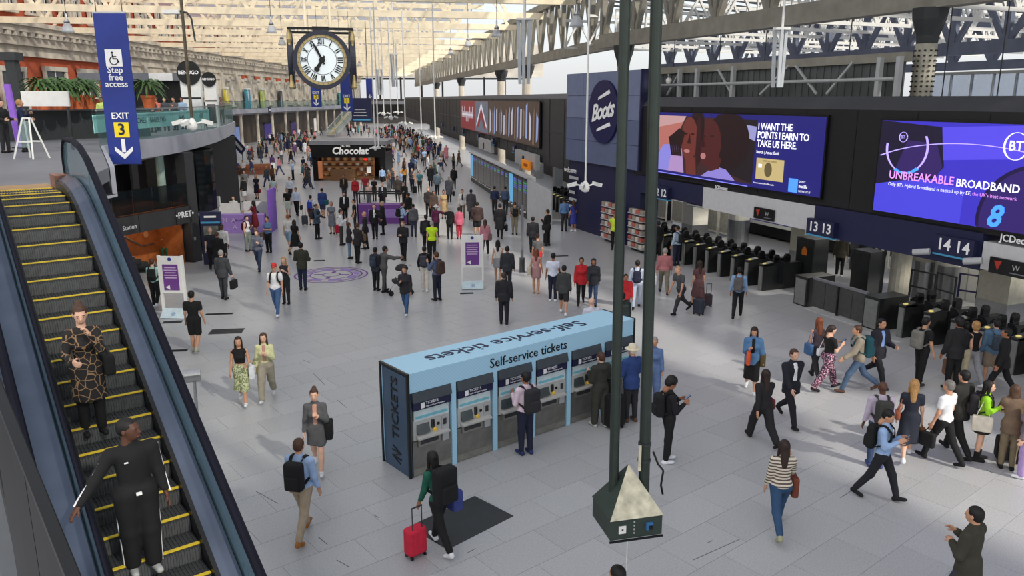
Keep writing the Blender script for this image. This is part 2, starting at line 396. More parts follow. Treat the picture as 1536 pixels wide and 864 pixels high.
# columns carrying the far balcony and dark wall under it
for k in range(14):
    tag(MB().lathe([(.34, 0), (.34, .3), (.26, .35), (.26, 4.4), (.4, 4.6), (.4, 5.0)], 12, (-41.6, 116+k*8.2, 0)).obj('balcony_column', M_stone2, smooth=False), 'stone column under the far balcony', 'column', 'columns under the far balcony')
struct(MB().box((FX+.7, 172, 2.3), (.4, 120, 4.6)).obj('wall_under_balcony', mat('shopfront_dark', (78, 66, 56), .5, noise=.5, scale=.35)))
for k, (Y, w, h, col, lab) in enumerate(((119, 3, 2.4, (214, 60, 70), 'red lit shop poster under the far balcony'), (126, 3, 2.6, (120, 140, 190), 'pale blue shop window under the far balcony'), (143, 5, 2.6, (64, 52, 120), 'purple shopfront under the far balcony'), (160, 5, 2.4, (60, 44, 100), 'dark purple shopfront with a round emblem under the far balcony'), (178, 4, 2.8, (230, 226, 220), 'white shop panel under the far balcony'))):
    t = thing('shop_window', lab, 'shop window', (FX+1, Y, 0))
    MB().box((0, 0, h/2+.2), (.1, w, h)).obj('panel', mat('shop_%d' % k, col, .5, noise=.2, scale=1, emit=.5), t); MB().box((.06, 0, h+.3), (.14, w+.3, .3)).obj('fascia', M_dgrey, t); MB().box((.06, 0, .1), (.12, w+.2, .2)).obj('plinth', M_dgrey, t)
for k, (Y, w, col, lab) in enumerate(((123, 1.6, (240, 220, 80), 'yellow balcony shopfront panel'), (133, 2.4, (60, 160, 190), 'teal balcony shopfront panel'), (141, 2, (200, 214, 120), 'lime balcony shopfront panel'), (152, 1.6, (60, 66, 80), 'dark balcony doorway panel'), (181, 7, (110, 205, 90), 'bright green balcony shopfront'), (205, 4, (40, 140, 150), 'teal shopfront at the end of the balcony'))):
    t = thing('balcony_shopfront', lab+' against the stone wall', 'shopfront', (FX+.9, Y, BZ))
    MB().box((0, 0, 1.5), (.2, w, 3)).obj('panel', mat('bshop_%d' % k, col, .5, noise=.15, scale=.7), t); MB().box((.12, 0, 1.5), (.08, .1, 3)).obj('mullion', M_white, t); MB().box((.1, 0, 3.1), (.3, w+.2, .25)).obj('head', M_white, t)
# round balcony clock sign on the far fascia
t = thing('fascia_sign', 'small dark square sign on the grey balcony fascia', 'sign', (-40.85, 137, BZ-.3)); MB().box((0, 0, 0), (.1, 1.4, .9)).obj('panel', M_navy, t); MB().box((.06, 0, 0), (.04, .9, .2)).obj('mark', M_white, t)

# ================================================================ roof of the concourse
tu = Vector((math.cos(R(10)), math.sin(R(10)), 0))
GOFF = -3.0
GZ = WR(1152, 42, GOFF)[1]
def girder_x(p, u):
    """distance along u from p to the longitudinal girder plane"""
    n = WN; q = WP(0, 0, GOFF); return (Vector((q.x, q.y, 0))-Vector((p.x, p.y, 0))).dot(n)/u.dot(n)
def girder_v(p, u):
    q = VP(0, 0, -3.0); return (Vector((q.x, q.y, 0))-Vector((p.x, p.y, 0))).dot(VN)/u.dot(VN)
ZB, DEP, PAN = 13.4, 3.9, 4.9
ordn = ['nearest', 'second nearest', 'third nearest', 'fourth nearest', 'fifth nearest', 'sixth nearest', 'seventh nearest', 'eighth nearest', 'ninth nearest', 'tenth nearest'] + ['%dth nearest' % k for k in range(11, 25)]
hyp = math.hypot(PAN/2, DEP); br_me = MB().box((0, 0, 0), (hyp, .16, .24)).mesh('brace'); br_me.materials.append(M_cream)
tops = []
for k in range(19):
    Yk = 52+9.8*k; p0 = Vector((-.368*Yk, Yk, 0)); a = p0+tu*((FX+.3-p0.x)/tu.x); L = girder_v(a, tu)+.2
    t = thing('roof_truss', 'cream lattice roof truss across the concourse, %s the camera' % ordn[k], 'roof truss', (a.x, a.y, ZB), R(10))
    tops.append((a, L))
    wch = .5
    MB().box((L/2, 0, 0), (L, .3, wch)).obj('bottom_chord', M_cream, t); MB().box((L/2, 0, DEP), (L, .34, .45)).obj('top_chord', M_cream, t)
    n = int(L//PAN)
    if k < 8:
        for i in range(n):
            for sg in (1, -1):
                b = link('brace', br_me, t, loc=(i*PAN+PAN/2+sg*-PAN/4, 0, DEP/2)); b.rotation_euler = (0, -sg*math.atan2(DEP, PAN/2), 0)
    else:
        mb = MB()
        for i in range(n):
            mb.bar((i*PAN, 0, 0), ((i+.5)*PAN, 0, DEP), .16, .24); mb.bar(((i+.5)*PAN, 0, DEP), ((i+1)*PAN, 0, 0), .16, .24)
        tag(mb.obj('web', M_cream, t), kind='stuff')
# glazed pitched bays between the trusses, and on over the camera
M_roof = roofglass('roof_glass')
rg = MB(); rb = MB(); rs = MB()
allb = [(Vector((-.368*Y-40, Y, 0)), 90) for Y in (-26, -16.6, -6.8, 3, 12.8, 22.6, 32.4, 42.2)]
lines = []
for Y in [52-9.8*k for k in range(8, 0, -1)]:
    p0 = Vector((-.368*max(Y, 40), Y, 0)); a = p0+tu*((FX+.3-p0.x)/tu.x); lines.append((a, girder_x(a, tu)))
lines += tops
for (a, la), (b, lb) in zip(lines, lines[1:]):
    A0, A1, B0, B1 = a, a+tu*la, b, b+tu*lb; m0, m1 = (A0+B0)/2, (A1+B1)/2; ze, zr = ZB+DEP+.3, ZB+DEP+3.0
    for p, q, r_, s_ in ((A0, A1, m1, m0), (B0, B1, m1, m0)):
        pts4 = [(p.x, p.y, ze), (q.x, q.y, ze), (r_.x, r_.y, zr), (s_.x, s_.y, zr)]
        if a.y > 38: rg.add(pts4, [(0, 1, 2, 3)])
        else:                                          # unseen opaque strip over the camera, added to shade the right-hand floor
            c0, c1 = .84, 1.0
            def q4(u0, u1): return [tuple(Vector(pts4[0]).lerp(Vector(pts4[1]), u0)), tuple(Vector(pts4[0]).lerp(Vector(pts4[1]), u1)), tuple(Vector(pts4[3]).lerp(Vector(pts4[2]), u1)), tuple(Vector(pts4[3]).lerp(Vector(pts4[2]), u0))]
            rg.add(q4(0, c0), [(0, 1, 2, 3)]); rs.add(q4(c0, c1), [(0, 1, 2, 3)])
        nb = int(la//4.9)
        for i in range(nb+1):
            u = i/nb; e = p.lerp(q, u); f = s_.lerp(r_, u); rb.bar((e.x, e.y, ze-.06), (f.x, f.y, zr-.06), .07, .14)
        for v in (.5,):
            e0, e1 = p.lerp(s_, v), q.lerp(r_, v); zz = ze+(zr-ze)*v; rb.bar((e0.x, e0.y, zz-.06), (e1.x, e1.y, zz-.06), .06, .14)
    rb.bar((m0.x, m0.y, zr), (m1.x, m1.y, zr), .25, .3)
ce = struct(rg.obj('ceiling', M_roof)); struct(rs.obj('ceiling_added_shade', M_mgrey)); tag(rb.obj('glazing_bar', M_cream, ce), kind='stuff')
# bell-shaped pendant lamps under the trusses
M_lamp = glass('lamp_glass', (210, 215, 220), .5, .15)
bell = MB().lathe([(.05, .62), (.10, .55), (.14, .46), (.22, .36), (.30, .12), (.34, 0), (.30, .02), (.2, .3)], 14, cap=False).mesh('shade', True); bell.materials.append(M_lamp)
bcap = MB().lathe([(.02, 1.0), (.05, .95), (.05, .7), (.14, .6), (.16, .5), (.02, .5)], 12).mesh('lamp_cap', True); bcap.materials.append(M_steel)
for i, (x, y, Y, lab) in enumerate(((101, 40, 45, 'left of the blue step free access banner'), (150, 72, 58, 'beside the left edge of the blue exit 3 banner'), (407, 42, 52, 'high left of the clock'), (423, 62, 66, 'close to the left of the clock'), (865, 30, 38, 'above the white camera pole'), (745, 48, 52, 'left of the speaker columns'), (702, 64, 70, 'far above the red advert'), (676, 78, 88, 'far back below the trusses'), (539, 96, 110, 'right of the clock'))):
    p = AY(x, y, Y); t = thing('pendant_lamp', 'bell-shaped glass pendant lamp '+lab, 'lamp', p-UP*.3, group='bell pendant lamps under the roof')
    link('shade', bell, t); link('cap', bcap, t); MB().tube((0, 0, 1), (0, 0, 18.6-t.location.z), .018, n=6).obj('rod', M_dgrey, t)
# ================================================================ right side: girders, columns, train shed
def girder(name, label, off, z, s0, s1, dep, pan, m, wch, hch, cols=()):
    t = thing(name, label, 'girder', WP(s0, z, off), WANG)
    L = s1-s0
    MB().box((L/2, 0, 0), (L, wch, hch)).obj('bottom_chord', m, t); MB().box((L/2, 0, dep), (L, wch, hch)).obj('top_chord', m, t)
    hy = math.hypot(pan/2, dep); me = MB().box((0, 0, 0), (hy, wch*.45, .22)).mesh('brace'); me.materials.append(m)
    pm_ = MB().box((0, 0, dep/2), (.28, wch*.6, dep)).mesh('post'); pm_.materials.append(m)
    for i in range(int(L//pan)):
        for sg in (1, -1):
            b = link('brace', me, t, loc=(i*pan+pan/2-sg*pan/4, 0, dep/2)); b.rotation_euler = (0, -sg*math.atan2(dep, pan/2), 0)
        link('post', pm_, t, loc=(i*pan, 0, 0))
    return t
girder('roof_girder', 'heavy grey lattice girder running above the screens and barriers', GOFF, GZ+.35, (V0-W0).dot(WD)-1, 26, 4.2, 3.6, M_girder, .6, .75)
sA, zA = WR(1290, 83, -13); girder('shed_girder', 'blue-grey lattice girder in the train shed behind the screens', -13, zA, -30, 24, 2.2, 2.6, M_bluegrey, .4, .55)
sB, zB = WR(1470, 98, -24); girder('far_shed_girder', 'farthest blue-grey lattice girder at the back of the train shed', -24, zB, -34, 26, 2.2, 2.6, M_bluegrey, .35, .5)
# far girder over the far right wall
t = thing('far_roof_girder', 'long dark girder above the far right wall carrying the trusses', 'girder', VP(-154, GZ+.35, -3), math.atan2(VD.y, VD.x))
MB().box((77, 0, 0), (154, .5, .7)).obj('bottom_chord', M_girder, t); MB().box((77, 0, 3.8), (154, .5, .5)).obj('top_chord', M_girder, t)
mb = MB()
for i in range(42): mb.bar((i*3.6, 0, 0), (i*3.6+1.8, 0, 3.8), .2, .25); mb.bar((i*3.6+1.8, 0, 3.8), (i*3.6+3.6, 0, 0), .2, .25); mb.box((i*3.6, 0, 1.9), (.3, .3, 3.8))
tag(mb.obj('web', M_girder, t), kind='stuff')
# columns
def column(p, r, h, lab, m, capz, rivets=True):
    t = thing('steel_column', lab, 'column', p)
    MB().lathe([(r*1.3, 0), (r*1.3, .3), (r, .4), (r, capz)], 16).obj('shaft', m, t, smooth=False)
    MB().lathe([(r*1.02, capz), (r*1.12, capz+.25), (r*1.6, capz+.75), (r*1.75, h)], 8).obj('capital', M_dgrey, t)
    if rivets:
        mb = MB()
        for k in range(int((capz-6)/.16)):
            for a in range(12):
                an = a*pi/6; mb.box((r*math.cos(an), r*math.sin(an), 6+k*.16), (.06, .06, .05), an)
        tag(mb.obj('rivet', M_black, t), kind='stuff')
sC, _ = WR(1386, 100, GOFF)
M_colg = mat('riveted_column', (168, 164, 150), .5, noise=.1, scale=4)
column(WP(sC, 0, GOFF), .33, GZ, 'riveted grey steel column with dark flared capital beside the glass screen', M_colg, GZ-1.1)
s2, _ = WR(935, 100, GOFF); column(WP(s2, 0, GOFF), .33, GZ, 'steel column with dark bracket behind the round pharmacy sign', M_girder, GZ-1.1, False)
for k, (x, lab) in enumerate(((692, 'third'), (752, 'second'), (790, 'first'), (655, 'fourth'))):
    s, _ = VR(x, 120, -3); column(VP(s, 0, -3), .4, GZ, 'pale steel column standing above the far right wall, %s from the round sign' % lab, M_stone2, GZ-1.1, False)
# train shed roof: dark sheeting with open strips of sky between the sheets
sr = MB()
for k in range(30):
    s = -34+k*2.1
    sr.add([WP(s, GZ+4.6, -3.4), WP(s+1.0, GZ+4.6, -3.4), WP(s+1.0, zA+2.9, -44), WP(s, zA+2.9, -44)], [(0, 1, 2, 3)])
struct(sr.obj('ceiling_train_shed', M_dgrey))
for k in range(16):
    s = -26+k*3.4; t = thing('shed_rafter', 'pale cross truss of the train shed roof behind the screens', 'roof truss', WP(s, zA+1.1, -4), 0, 'cross trusses of the train shed')
    t.rotation_euler = (0, 0, WANG+pi/2)
    L = 34; MB().box((L/2, 0, 0), (L, .12, .16)).obj('bottom_chord', M_white, t); MB().box((L/2, 0, 1.7), (L, .12, .16)).obj('top_chord', M_white, t)
    mb = MB()
    for i in range(17):
        mb.bar((i*2, 0, 0), (i*2+1, 0, 1.7), .09, .11); mb.bar((i*2+1, 0, 1.7), (i*2+2, 0, 0), .09, .11)
        mb.box((i*2, 0, .85), (.08, .08, 1.7))
    tag(mb.obj('web', M_white, t), kind='stuff')
# corrugated screen with steel posts and rails above the black fascia
s0, _ = WR(962, 120, -2); s1, _ = WR(1352, 120, -2); zt = WR(1150, 97, -2)[1]; FT = 7.12
cs = thing('corrugated_screen', 'dark corrugated screen behind grey posts above the black screen fascia', 'screen wall', WP(s0, FT, -2.2), WANG)
L = s1-s0; n = int(L/.18); mb = MB()
for i in range(n): mb.box((i*.18+.09, -(.03 if i % 2 else 0)+0, (zt-FT)/2), (.18, .05, zt-FT))
mb.obj('sheeting', mat('corrugated_grey', (84, 88, 88), .6, noise=.12, scale=1), cs)
MB().box((L/2, 0, zt-FT), (L, .35, .3)).obj('top_beam', M_girder, cs); MB().tube((0, -.5, .55), (L, -.5, .55), .06).obj('rail', M_lgrey, cs)
for x in (1018, 1044, 1098, 1316, 1345):
    s, _ = WR(x, 120, -1.7); MB().box((s-s0, -.45, (zt-FT)/2), (.16, .16, zt-FT)).obj('post', M_lgrey, cs)
for x0, x1 in ((1000, 1018), (1098, 1075), (1140, 1180), (1225, 1190), (1240, 1275)):
    a, _ = WR(x0, 120, -1.7); b, _ = WR(x1, 120, -1.7); MB().bar((a-s0, -.45, .1), (b-s0, -.45, zt-FT-.1), .07, .07).obj('stay', M_lgrey, cs)
# dome camera on the post
t = thing('dome_camera', 'small white dome camera on a bracket above the black fascia', 'security camera', WP(WR(1003, 122, -1.2)[0], WR(1003, 122, -1.2)[1], -1.2), WANG)
MB().lathe([(.02, -.14), (.10, -.1), (.13, 0), (.13, .1), (.05, .16)], 12).obj('dome', M_white, t, smooth=True); MB().path([(0, 0, .15), (.1, -.1, .3), (.45, -.3, .25)], .03).obj('bracket', M_lgrey, t)
# glass wall with sky behind, far right
sG, _ = WR(1398, 120, -6.5); s9, _ = WR(1600, 120, -6.5); zG = WR(1480, 111, -6.5)[1]
gw = thing('glass_screen', 'pale blue glazed screen above the black fascia at the right edge', 'glass screen', WP(sG, FT-.6, -6.5), WANG)
L = s9-sG; np_ = 6
for i in range(np_): MB().box((L*(i+.5)/np_, 0, (zG-FT+.6)/2), (L/np_-.05, .04, zG-FT+.6)).obj('pane', glass('sky_glass', (176, 200, 232), .35), gw)
for i in range(np_+1): MB().box((L*i/np_, 0, (zG-FT+.6)/2), (.05, .1, zG-FT+.6)).obj('mullion', M_lgrey, gw)
MB().box((L/2, 0, zG-FT+.65), (L, .16, .1)).obj('head_rail', M_lgrey, gw)
# ================================================================ black fascia with the screens
sL, _ = WR(953, 200); sR = 22.0; FB = 2.75
fp = thing('media_fascia', 'long black fascia carrying the two large advertising screens', 'fascia', WP(sL, 0, 0), WANG)
L = sR-sL
zSB = 3.55
MB().box((L/2, .75, (zSB+FT)/2-.2), (L, 1.5, FT-zSB-.4)).obj('cladding', M_black, fp)
mb = MB(); mb.add([(0, 0, FT-.4), (L, 0, FT-.4), (L, .35, FT), (0, .35, FT), (0, 1.5, FT), (L, 1.5, FT), (0, 1.5, FT-.4), (L, 1.5, FT-.4)], [(0, 1, 2, 3), (3, 2, 5, 4), (6, 7, 5, 4), (0, 3, 4, 6), (1, 2, 5, 7), (0, 1, 7, 6)])
mb.obj('sloped_coping', mat('coping_grey', (62, 63, 68), .5, noise=.05), fp)
n = 14
for i in range(n+1): MB().box((L*i/n, -.004, (zSB+FT-.4)/2), (.02, .012, FT-.4-zSB-.1)).obj('panel_joint', M_black2, fp)
def lx(s): return s-sL
# lower navy band and white bulkheads
for x0, x1, z0, z1, m, nm in ((WR(958, 300)[0], WR(1054, 300)[0], 2.75, 3.62, M_navy, 'navy_band'), (WR(1054, 300)[0], WR(1221, 330)[0], 2.65, 3.52, mat('bulkhead_grey', (196, 196, 198), .5, noise=.04), 'bulkhead'),
        (WR(1221, 330)[0], WR(1473, 370)[0], 2.55, 3.6, M_navy, 'navy_band'), (WR(1473, 380)[0], sR, 2.6, 3.35, MATS['bulkhead_grey'], 'bulkhead')):
    MB().box((lx((x0+x1)/2), .5, (z0+z1)/2), (x1-x0-.01, 1.0, z1-z0)).obj(nm, m, fp)
# advertising screens (flat, lit pictures)
def emis(name, col, e=1.0): return mat(name, col, .4, noise=0, emit=e)
def screen(name, lab, x0, x1, z0, z1, base, wall='W'):
    PF, ang, dr_, nr = (WP, WANG, WD, WN) if wall == 'W' else (VP, math.atan2(VD.y, VD.x), VD, VN)
    t = thing(name, lab, 'screen', PF(x0, z0, .0), ang)
    w, h = x1-x0, z1-z0
    MB().box((w/2, -.04, h/2), (w+.12, .10, h+.12)).obj('casing', M_black2, t)
    MB().box((w/2, -.095, h/2), (w, .012, h)).obj('display', base, t)
    lay = [0]
    def poly(pts, m, nm='print'):
        lay[0] += 1; y = -.102-.0012*lay[0]; pts = [(min(1, max(0, u)), min(1, max(0, v))) for u, v in pts]
        return MB().slab([(u*w, y, v*h) for u, v in pts], .001, (0, -1, 0)).obj(nm, m, t)
    def tx(s, size, u, v, m, **kw):
        lay[0] += 1
        return text(s, size, PF(x0+u*w, z0+v*h, .105+.0012*lay[0]), dr_, UP, m, t, extrude=.0005, **kw)
    return t, poly, tx, w, h
def ell(cx, cy, rx, ry, n=24, a0=0, a1=2*pi): return [(cx+rx*math.cos(a0+(a1-a0)*i/n), cy+ry*math.sin(a0+(a1-a0)*i/n)) for i in range(n if a1-a0 > 6.2 else n+1)]
def arcband(cx, cy, rx, ry, wd, a0, a1, n=24): return ell(cx, cy, rx, ry, n, a0, a1)+list(reversed(ell(cx, cy, rx-wd, ry-wd, n, a0, a1)))
a0s, a1s = (WR(987.5, 210)[0], WR(1238, 240)[0])
ES = .75
navyS = emis('screen_navy', (36, 34, 112), ES)
t, poly, tx, w, h = screen('advert_screen', 'large lit advert showing two people hugging and a gold card on navy', a0s, a1s, 3.83, 6.47, navyS)
poly([(.0, .06), (.655, .04), (.665, .93), (.0, .95)], emis('ad_brown', (60, 38, 40), ES))
poly([(.0, .35), (.12, .45), (.22, .95), (0, .95)], emis('ad_salmon', (176, 108, 100), ES))
poly([(.0, .75), (.2, .86), (.22, .95), (.0, .95)], emis('ad_pale', (190, 150, 150), ES))
poly([(.45, .2), (.655, .04), (.665, .93), (.5, .93)], emis('ad_dark', (34, 28, 32), ES))
poly([(.58, .72), (.66, .64), (.665, .84), (.6, .86)], emis('ad_lilac2', (150, 150, 200), ES))
poly([(0, .06), (0, .25), (.06, .48), (.14, .5), (.2, .42), (.22, .06)], emis('ad_shirt', (136, 132, 214), ES))
poly([(.1, .06), (.13, .46), (.2, .44), (.22, .06)], emis('ad_shirt2', (172, 140, 190), ES))
poly([(.34, .05), (.45, .26), (.5, .2), (.56, .05)], emis('ad_shirt3', (140, 128, 206), ES))
poly(ell(.50, .62, .13, .42), emis('ad_hair', (36, 22, 24), ES)); poly(ell(.385, .56, .078, .36), emis('ad_skin2', (74, 34, 34), ES)); poly(ell(.30, .78, .05, .3), MATS['ad_hair']); poly(ell(.25, .60, .058, .34), emis('ad_skin1', (104, 50, 44), ES)); poly([(.325, .95), (.335, .3), (.312, .18), (.298, .4), (.3, .95)], emis('ad_gapd', (52, 24, 26), ES)); poly([(.43, .42), (.47, .34), (.46, .2), (.40, .14), (.38, .26)], MATS['ad_skin2'])
poly([(.24, .05), (.23, .3), (.30, .32), (.31, .05)], MATS['ad_skin1'])
for cx, cy, rx, ry in ((.238, .41, .022, .028), (.352, .36, .018, .05)): poly(ell(cx, cy, rx, ry, 12), emis('ad_smile', (176, 116, 116), ES))
for cx, cy in ((.225, .68), (.272, .68), (.35, .66), (.405, .67)): poly(ell(cx, cy, .014, .016, 10), MATS['ad_gapd'])
for cx, cy in ((.25, .53), (.345, .5)): poly([(cx-.012, cy), (cx+.004, cy+.16), (cx+.014, cy)], MATS['ad_gapd'])
for k in range(5): poly([(.10+.018*k, .62-.02*k), (.115+.018*k, .62-.02*k), (.14+.016*k, .32), (.125+.016*k, .32)], MATS['ad_hair'])
poly([(.1, .6), (.18, .76), (.22, .7), (.2, .5), (.12, .48)], MATS['ad_hair'])
wh = emis('screen_white', (246, 246, 255), 1.0)
for i, s in enumerate(('I WANT THE', 'POINTS I EARN TO', 'TAKE US HERE.')): tx(s, .34, .675, .845-.115*i, wh, align='LEFT', bold=.02, space=.92)
tx('Search | Amex Gold', .15, .675, .50, wh, align='LEFT', bold=.015)
poly([(.68, .13), (.825, .13), (.825, .42), (.68, .42)], emis('ad_gold', (192, 172, 120), .8)); poly(ell(.745, .27, .02, .1), emis('ad_goldd', (96, 84, 56), .8)); poly([(.692, .29), (.71, .29), (.71, .34), (.692, .34)], wh)
tx('AMERICAN EXPRESS', .085, .75, .385, MATS['ad_goldd'])
tx('Representative 65.4% APR variable', .08, .672, .075, wh, align='LEFT'); poly([(.855, .02), (.90, .02), (.90, .2), (.855, .2)], emis('ad_cyan', (80, 150, 235), 1)); tx('DON\'T', .1, .905, .17, wh, align='LEFT'); tx('live life', .15, .905, .11, wh, align='LEFT', bold=.02); tx('WITHOUT IT', .1, .905, .045, wh, align='LEFT')
poly([(.0, .015), (.64, .0), (.64, .012), (.0, .028)], emis('ad_line', (130, 130, 230), 1))
# second screen
b0s = WR(1320, 250)[0]; b1s = b0s+10.1
t, poly, tx, w, h = screen('broadband_screen', 'large lit purple and blue broadband advert at the right edge', b0s, b1s, 3.72, 6.42, emis('bt_blue', (62, 52, 190), ES))
poly([(0, 0), (.3, 0), (.3, .35), (0, .45)], emis('bt_blue2', (74, 70, 214), ES)); poly([(0, .30), (.08, .36), (.2, .42), (.23, .55), (.21, .95), (0, 1)], emis('bt_dark', (28, 22, 46), ES))
poly([(.06, .42), (.12, .46), (.21, .44), (.225, .55), (.2, .78), (.1, .8)], emis('bt_plum', (52, 34, 96), ES))
poly([(.21, .95), (.225, .62), (.5, .7), (1, .55), (1, 1), (.5, 1)], emis('bt_vio', (88, 76, 226), ES)); poly(ell(.52, .1, .175, .56, 40), emis('bt_rim', (30, 18, 66), ES)); poly(ell(.525, .08, .17, .55, 40), emis('bt_plum2', (50, 32, 104), ES))
poly([(0, 0), (1, 0), (1, -.0), (0, .0)], MATS['bt_dark']) if False else None
poly(arcband(.30, .18, .42, .62, .008, .5, 2.35), emis('bt_glow', (190, 170, 255), 1)); poly(arcband(.1, .72, .075, .27, .008, 3.0, 6.8), MATS['bt_glow']); poly(arcband(.1, .72, .08, .28, .02, 4.2, 5.4), emis('bt_cyan', (70, 150, 255), 1.2))
pink = emis('bt_pink', (226, 150, 240), 1)
U = lambda px: (WR(px, 262)[0]-b0s)/w
XW = lambda p0, p1: WR(p1, 262)[0]-WR(p0, 262)[0]
tx('UNBREAKABLE', .42, U(1338), .415, pink, align='LEFT', bold=.015, fit=XW(1338, 1436)); tx('BROADBAND', .42, U(1440), .405, wh, align='LEFT', bold=.015, fit=XW(1440, 1537))
tx('Only BT\'s Hybrid Broadband is backed up by EE,', .19, U(1338), .315, wh, align='LEFT', fit=XW(1338, 1465)); tx('the UK\'s best network', .19, U(1467), .315, pink, align='LEFT', fit=XW(1467, 1536))
UB = U(1523); poly(arcband(UB, .80, .035, .13, .006, 0, 6.2), wh); tx('BT', .34, UB, .80, wh, bold=.02); poly(arcband(.085, .83, .016, .055, .004, 0, 6.2), MATS['bt_glow']); tx('BT', .13, .084, .83, MATS['bt_glow'])
tx('8', .8, U(1504), .12, MATS['bt_cyan'], bold=.03, shear=.25)
for x, y, sz in ((1083, 282, .2), (1530, 361, .26)):
    s, z = WR(x, y); text('JCDecaux', sz, WP(s, z, .03), WD, UP, M_signwhite, fp, bold=.02)
# platform number signs
def platsign(s, z, num, w=1.1, PF=WP, D=WD, off=.0, ang=WANG, extra=''):
    t = thing('platform_sign', 'navy platform sign reading %s%s' % ({5: 'five', 6: 'six', 7: 'seven', 8: 'eight', 9: 'nine', 10: 'ten', 11: 'eleven', 12: 'twelve', 13: 'thirteen', 14: 'fourteen'}[int(num.split()[0])], extra), 'sign', PF(s, z, off), ang)
    MB().box((0, -.12, 0), (w, .2, .52)).obj('panel', M_navy, t); MB().box((0, -.12, -.28), (w, .21, .05)).obj('blue_strip', mat('strip_blue', (70, 150, 190), .5), t)
    text(num, .46 if w > 1 else .4, PF(s, z, off+.225), D, UP, M_signwhite, t, bold=.015)
for x, y, n, ex in ((1231, 342, '13 13', ' below the black fascia'), (1431, 370, '14 14', ' below the broadband screen'), (991, 289, '12 12', ' beside the dark green poles')):
    s, z = WR(x, y, .15); platsign(s, z, n, 1.25, extra=ex, off=-.03)
for i, (x0, x1, y, lab) in enumerate(((1028, 1052, 299, 'dark train indicator board left of the white bulkhead'), (1253, 1292, 348, 'dark train indicator board right of the platform thirteen sign'))):
    s0, z = WR(x0, y, -.1); s1, _ = WR(x1, y, -.1); t = thing('train_indicator', lab, 'indicator board', WP((s0+s1)/2, z, -.3), WANG); MB().box((0, 0, 0), (s1-s0, .2, .5)).obj('case', M_black2, t); MB().box((0, -.11, -.2), (s1-s0, .03, .06)).obj('edge_light', M_lgrey, t)
    for k in range(3): MB().box((-.1, -.105, .14-.12*k), ((s1-s0)*.6, .01, .03)).obj('text_line', M_mgrey, t)
for x, y, lab in ((1146, 321, 'centre'), (1514, 402, 'right')):
    s, z = WR(x, y, .06); t = thing('bulkhead_sign', 'dark sign with a red mark on the %s white bulkhead' % lab, 'sign', WP(s, z, .06), WANG); MB().box((0, 0, 0), (1.1, .06, .42)).obj('panel', M_black2, t); MB().add([(-.42, -.035, .12), (-.2, -.035, .14), (-.3, -.035, -.12)], [(0, 1, 2)]).obj('mark', mat('mark_red', (170, 50, 36), .5), t); text('W', .2, WP(s+.2, z+.02, .1), WD, UP, M_lgrey, t); MB().box((.25, -.035, -.12), (.4, .01, .03)).obj('text_line', M_mgrey, t)
for x, y, lab in ((1382, 378, 'left of the platform 14 sign'), (1459, 392, 'right of the platform 14 sign')):
    s, z = WR(x, y, .4); t = thing('bullet_camera', 'grey bullet security camera '+lab, 'security camera', WP(s, z, .4), WANG+R(25)); MB().tube((-.22, 0, -.03), (.22, 0, .05), .09).obj('housing', M_lgrey, t); MB().tube((0, 0, 0), (0, .4, .05), .03).obj('bracket', M_dgrey, t)
# ================================================================ pharmacy tower
sa, _ = WR(852, 200); sb, _ = WR(961, 200)
bt = thing('pharmacy_front', 'blue-grey panelled shop tower with a round navy sign', 'shop front', WP(sa, 0, .1), WANG)
wT = sb-sa; zt0, zt1 = 3.75, 8.35
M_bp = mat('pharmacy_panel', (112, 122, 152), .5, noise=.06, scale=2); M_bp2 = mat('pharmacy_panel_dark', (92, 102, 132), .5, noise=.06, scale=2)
nx, nz = 3, 4; xs = [0, .26*wT, .76*wT, wT]
MB().box((wT/2, .2, (zt0+zt1)/2), (wT, .3, zt1-zt0)).obj('core', M_navy, bt)
for i in range(nx):
    for j in range(nz):
        z0 = zt0+(zt1-zt0)*j/nz; z1 = zt0+(zt1-zt0)*(j+1)/nz
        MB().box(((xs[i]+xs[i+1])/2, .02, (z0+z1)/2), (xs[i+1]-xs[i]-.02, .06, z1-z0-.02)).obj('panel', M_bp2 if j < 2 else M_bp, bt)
MB().box((wT+.05, .18, (zt0+zt1)/2), (.1, .38, zt1-zt0+.06)).obj('edge_trim', M_navy, bt)
MB().box((wT/2, .7, zt0/2), (wT, 1.0, zt0)).obj('shop_base', M_navy, bt)
cx, cz = WR(905, 168, .2); cx -= sa
o = MB().lathe([(1.55, 0), (1.55, .12)], 36).obj('round_sign', mat('sign_disc_navy', (24, 28, 76), .4), bt); o.rotation_euler = (pi/2, 0, 0); o.location = (cx, -.02, cz)
xd = (WD+UP*.30).normalized()
text('Boots', 1.15, WP(sa+cx-.05, cz+.02, .26), xd, UP, M_signwhite, o, bold=.03, shear=.42, fit=2.5, space=.86)
for dz, l in ((.78, 1.3), (-.78, 1.5)):
    MB().slab([(cx-l/2+.15, -.16, cz+dz-.2), (cx+l/2+.1, -.16, cz+dz+.12), (cx+l/2, -.16, cz+dz+.3), (cx-l/2+.2, -.16, cz+dz-.06)], .02, (0, -1, 0)).obj('swash', M_signwhite, bt)
text('welcome', .42, WP(sa+.25, 3.25, .32), WD, UP, M_signwhite, bt, align='LEFT')
for k, l in enumerate((1.1, .75, .7, .9, .65, .95)): MB().box((.3+l/2, .09, 2.8-.4*k), (l, .03, .16)).obj('text_line', M_lgrey, bt)
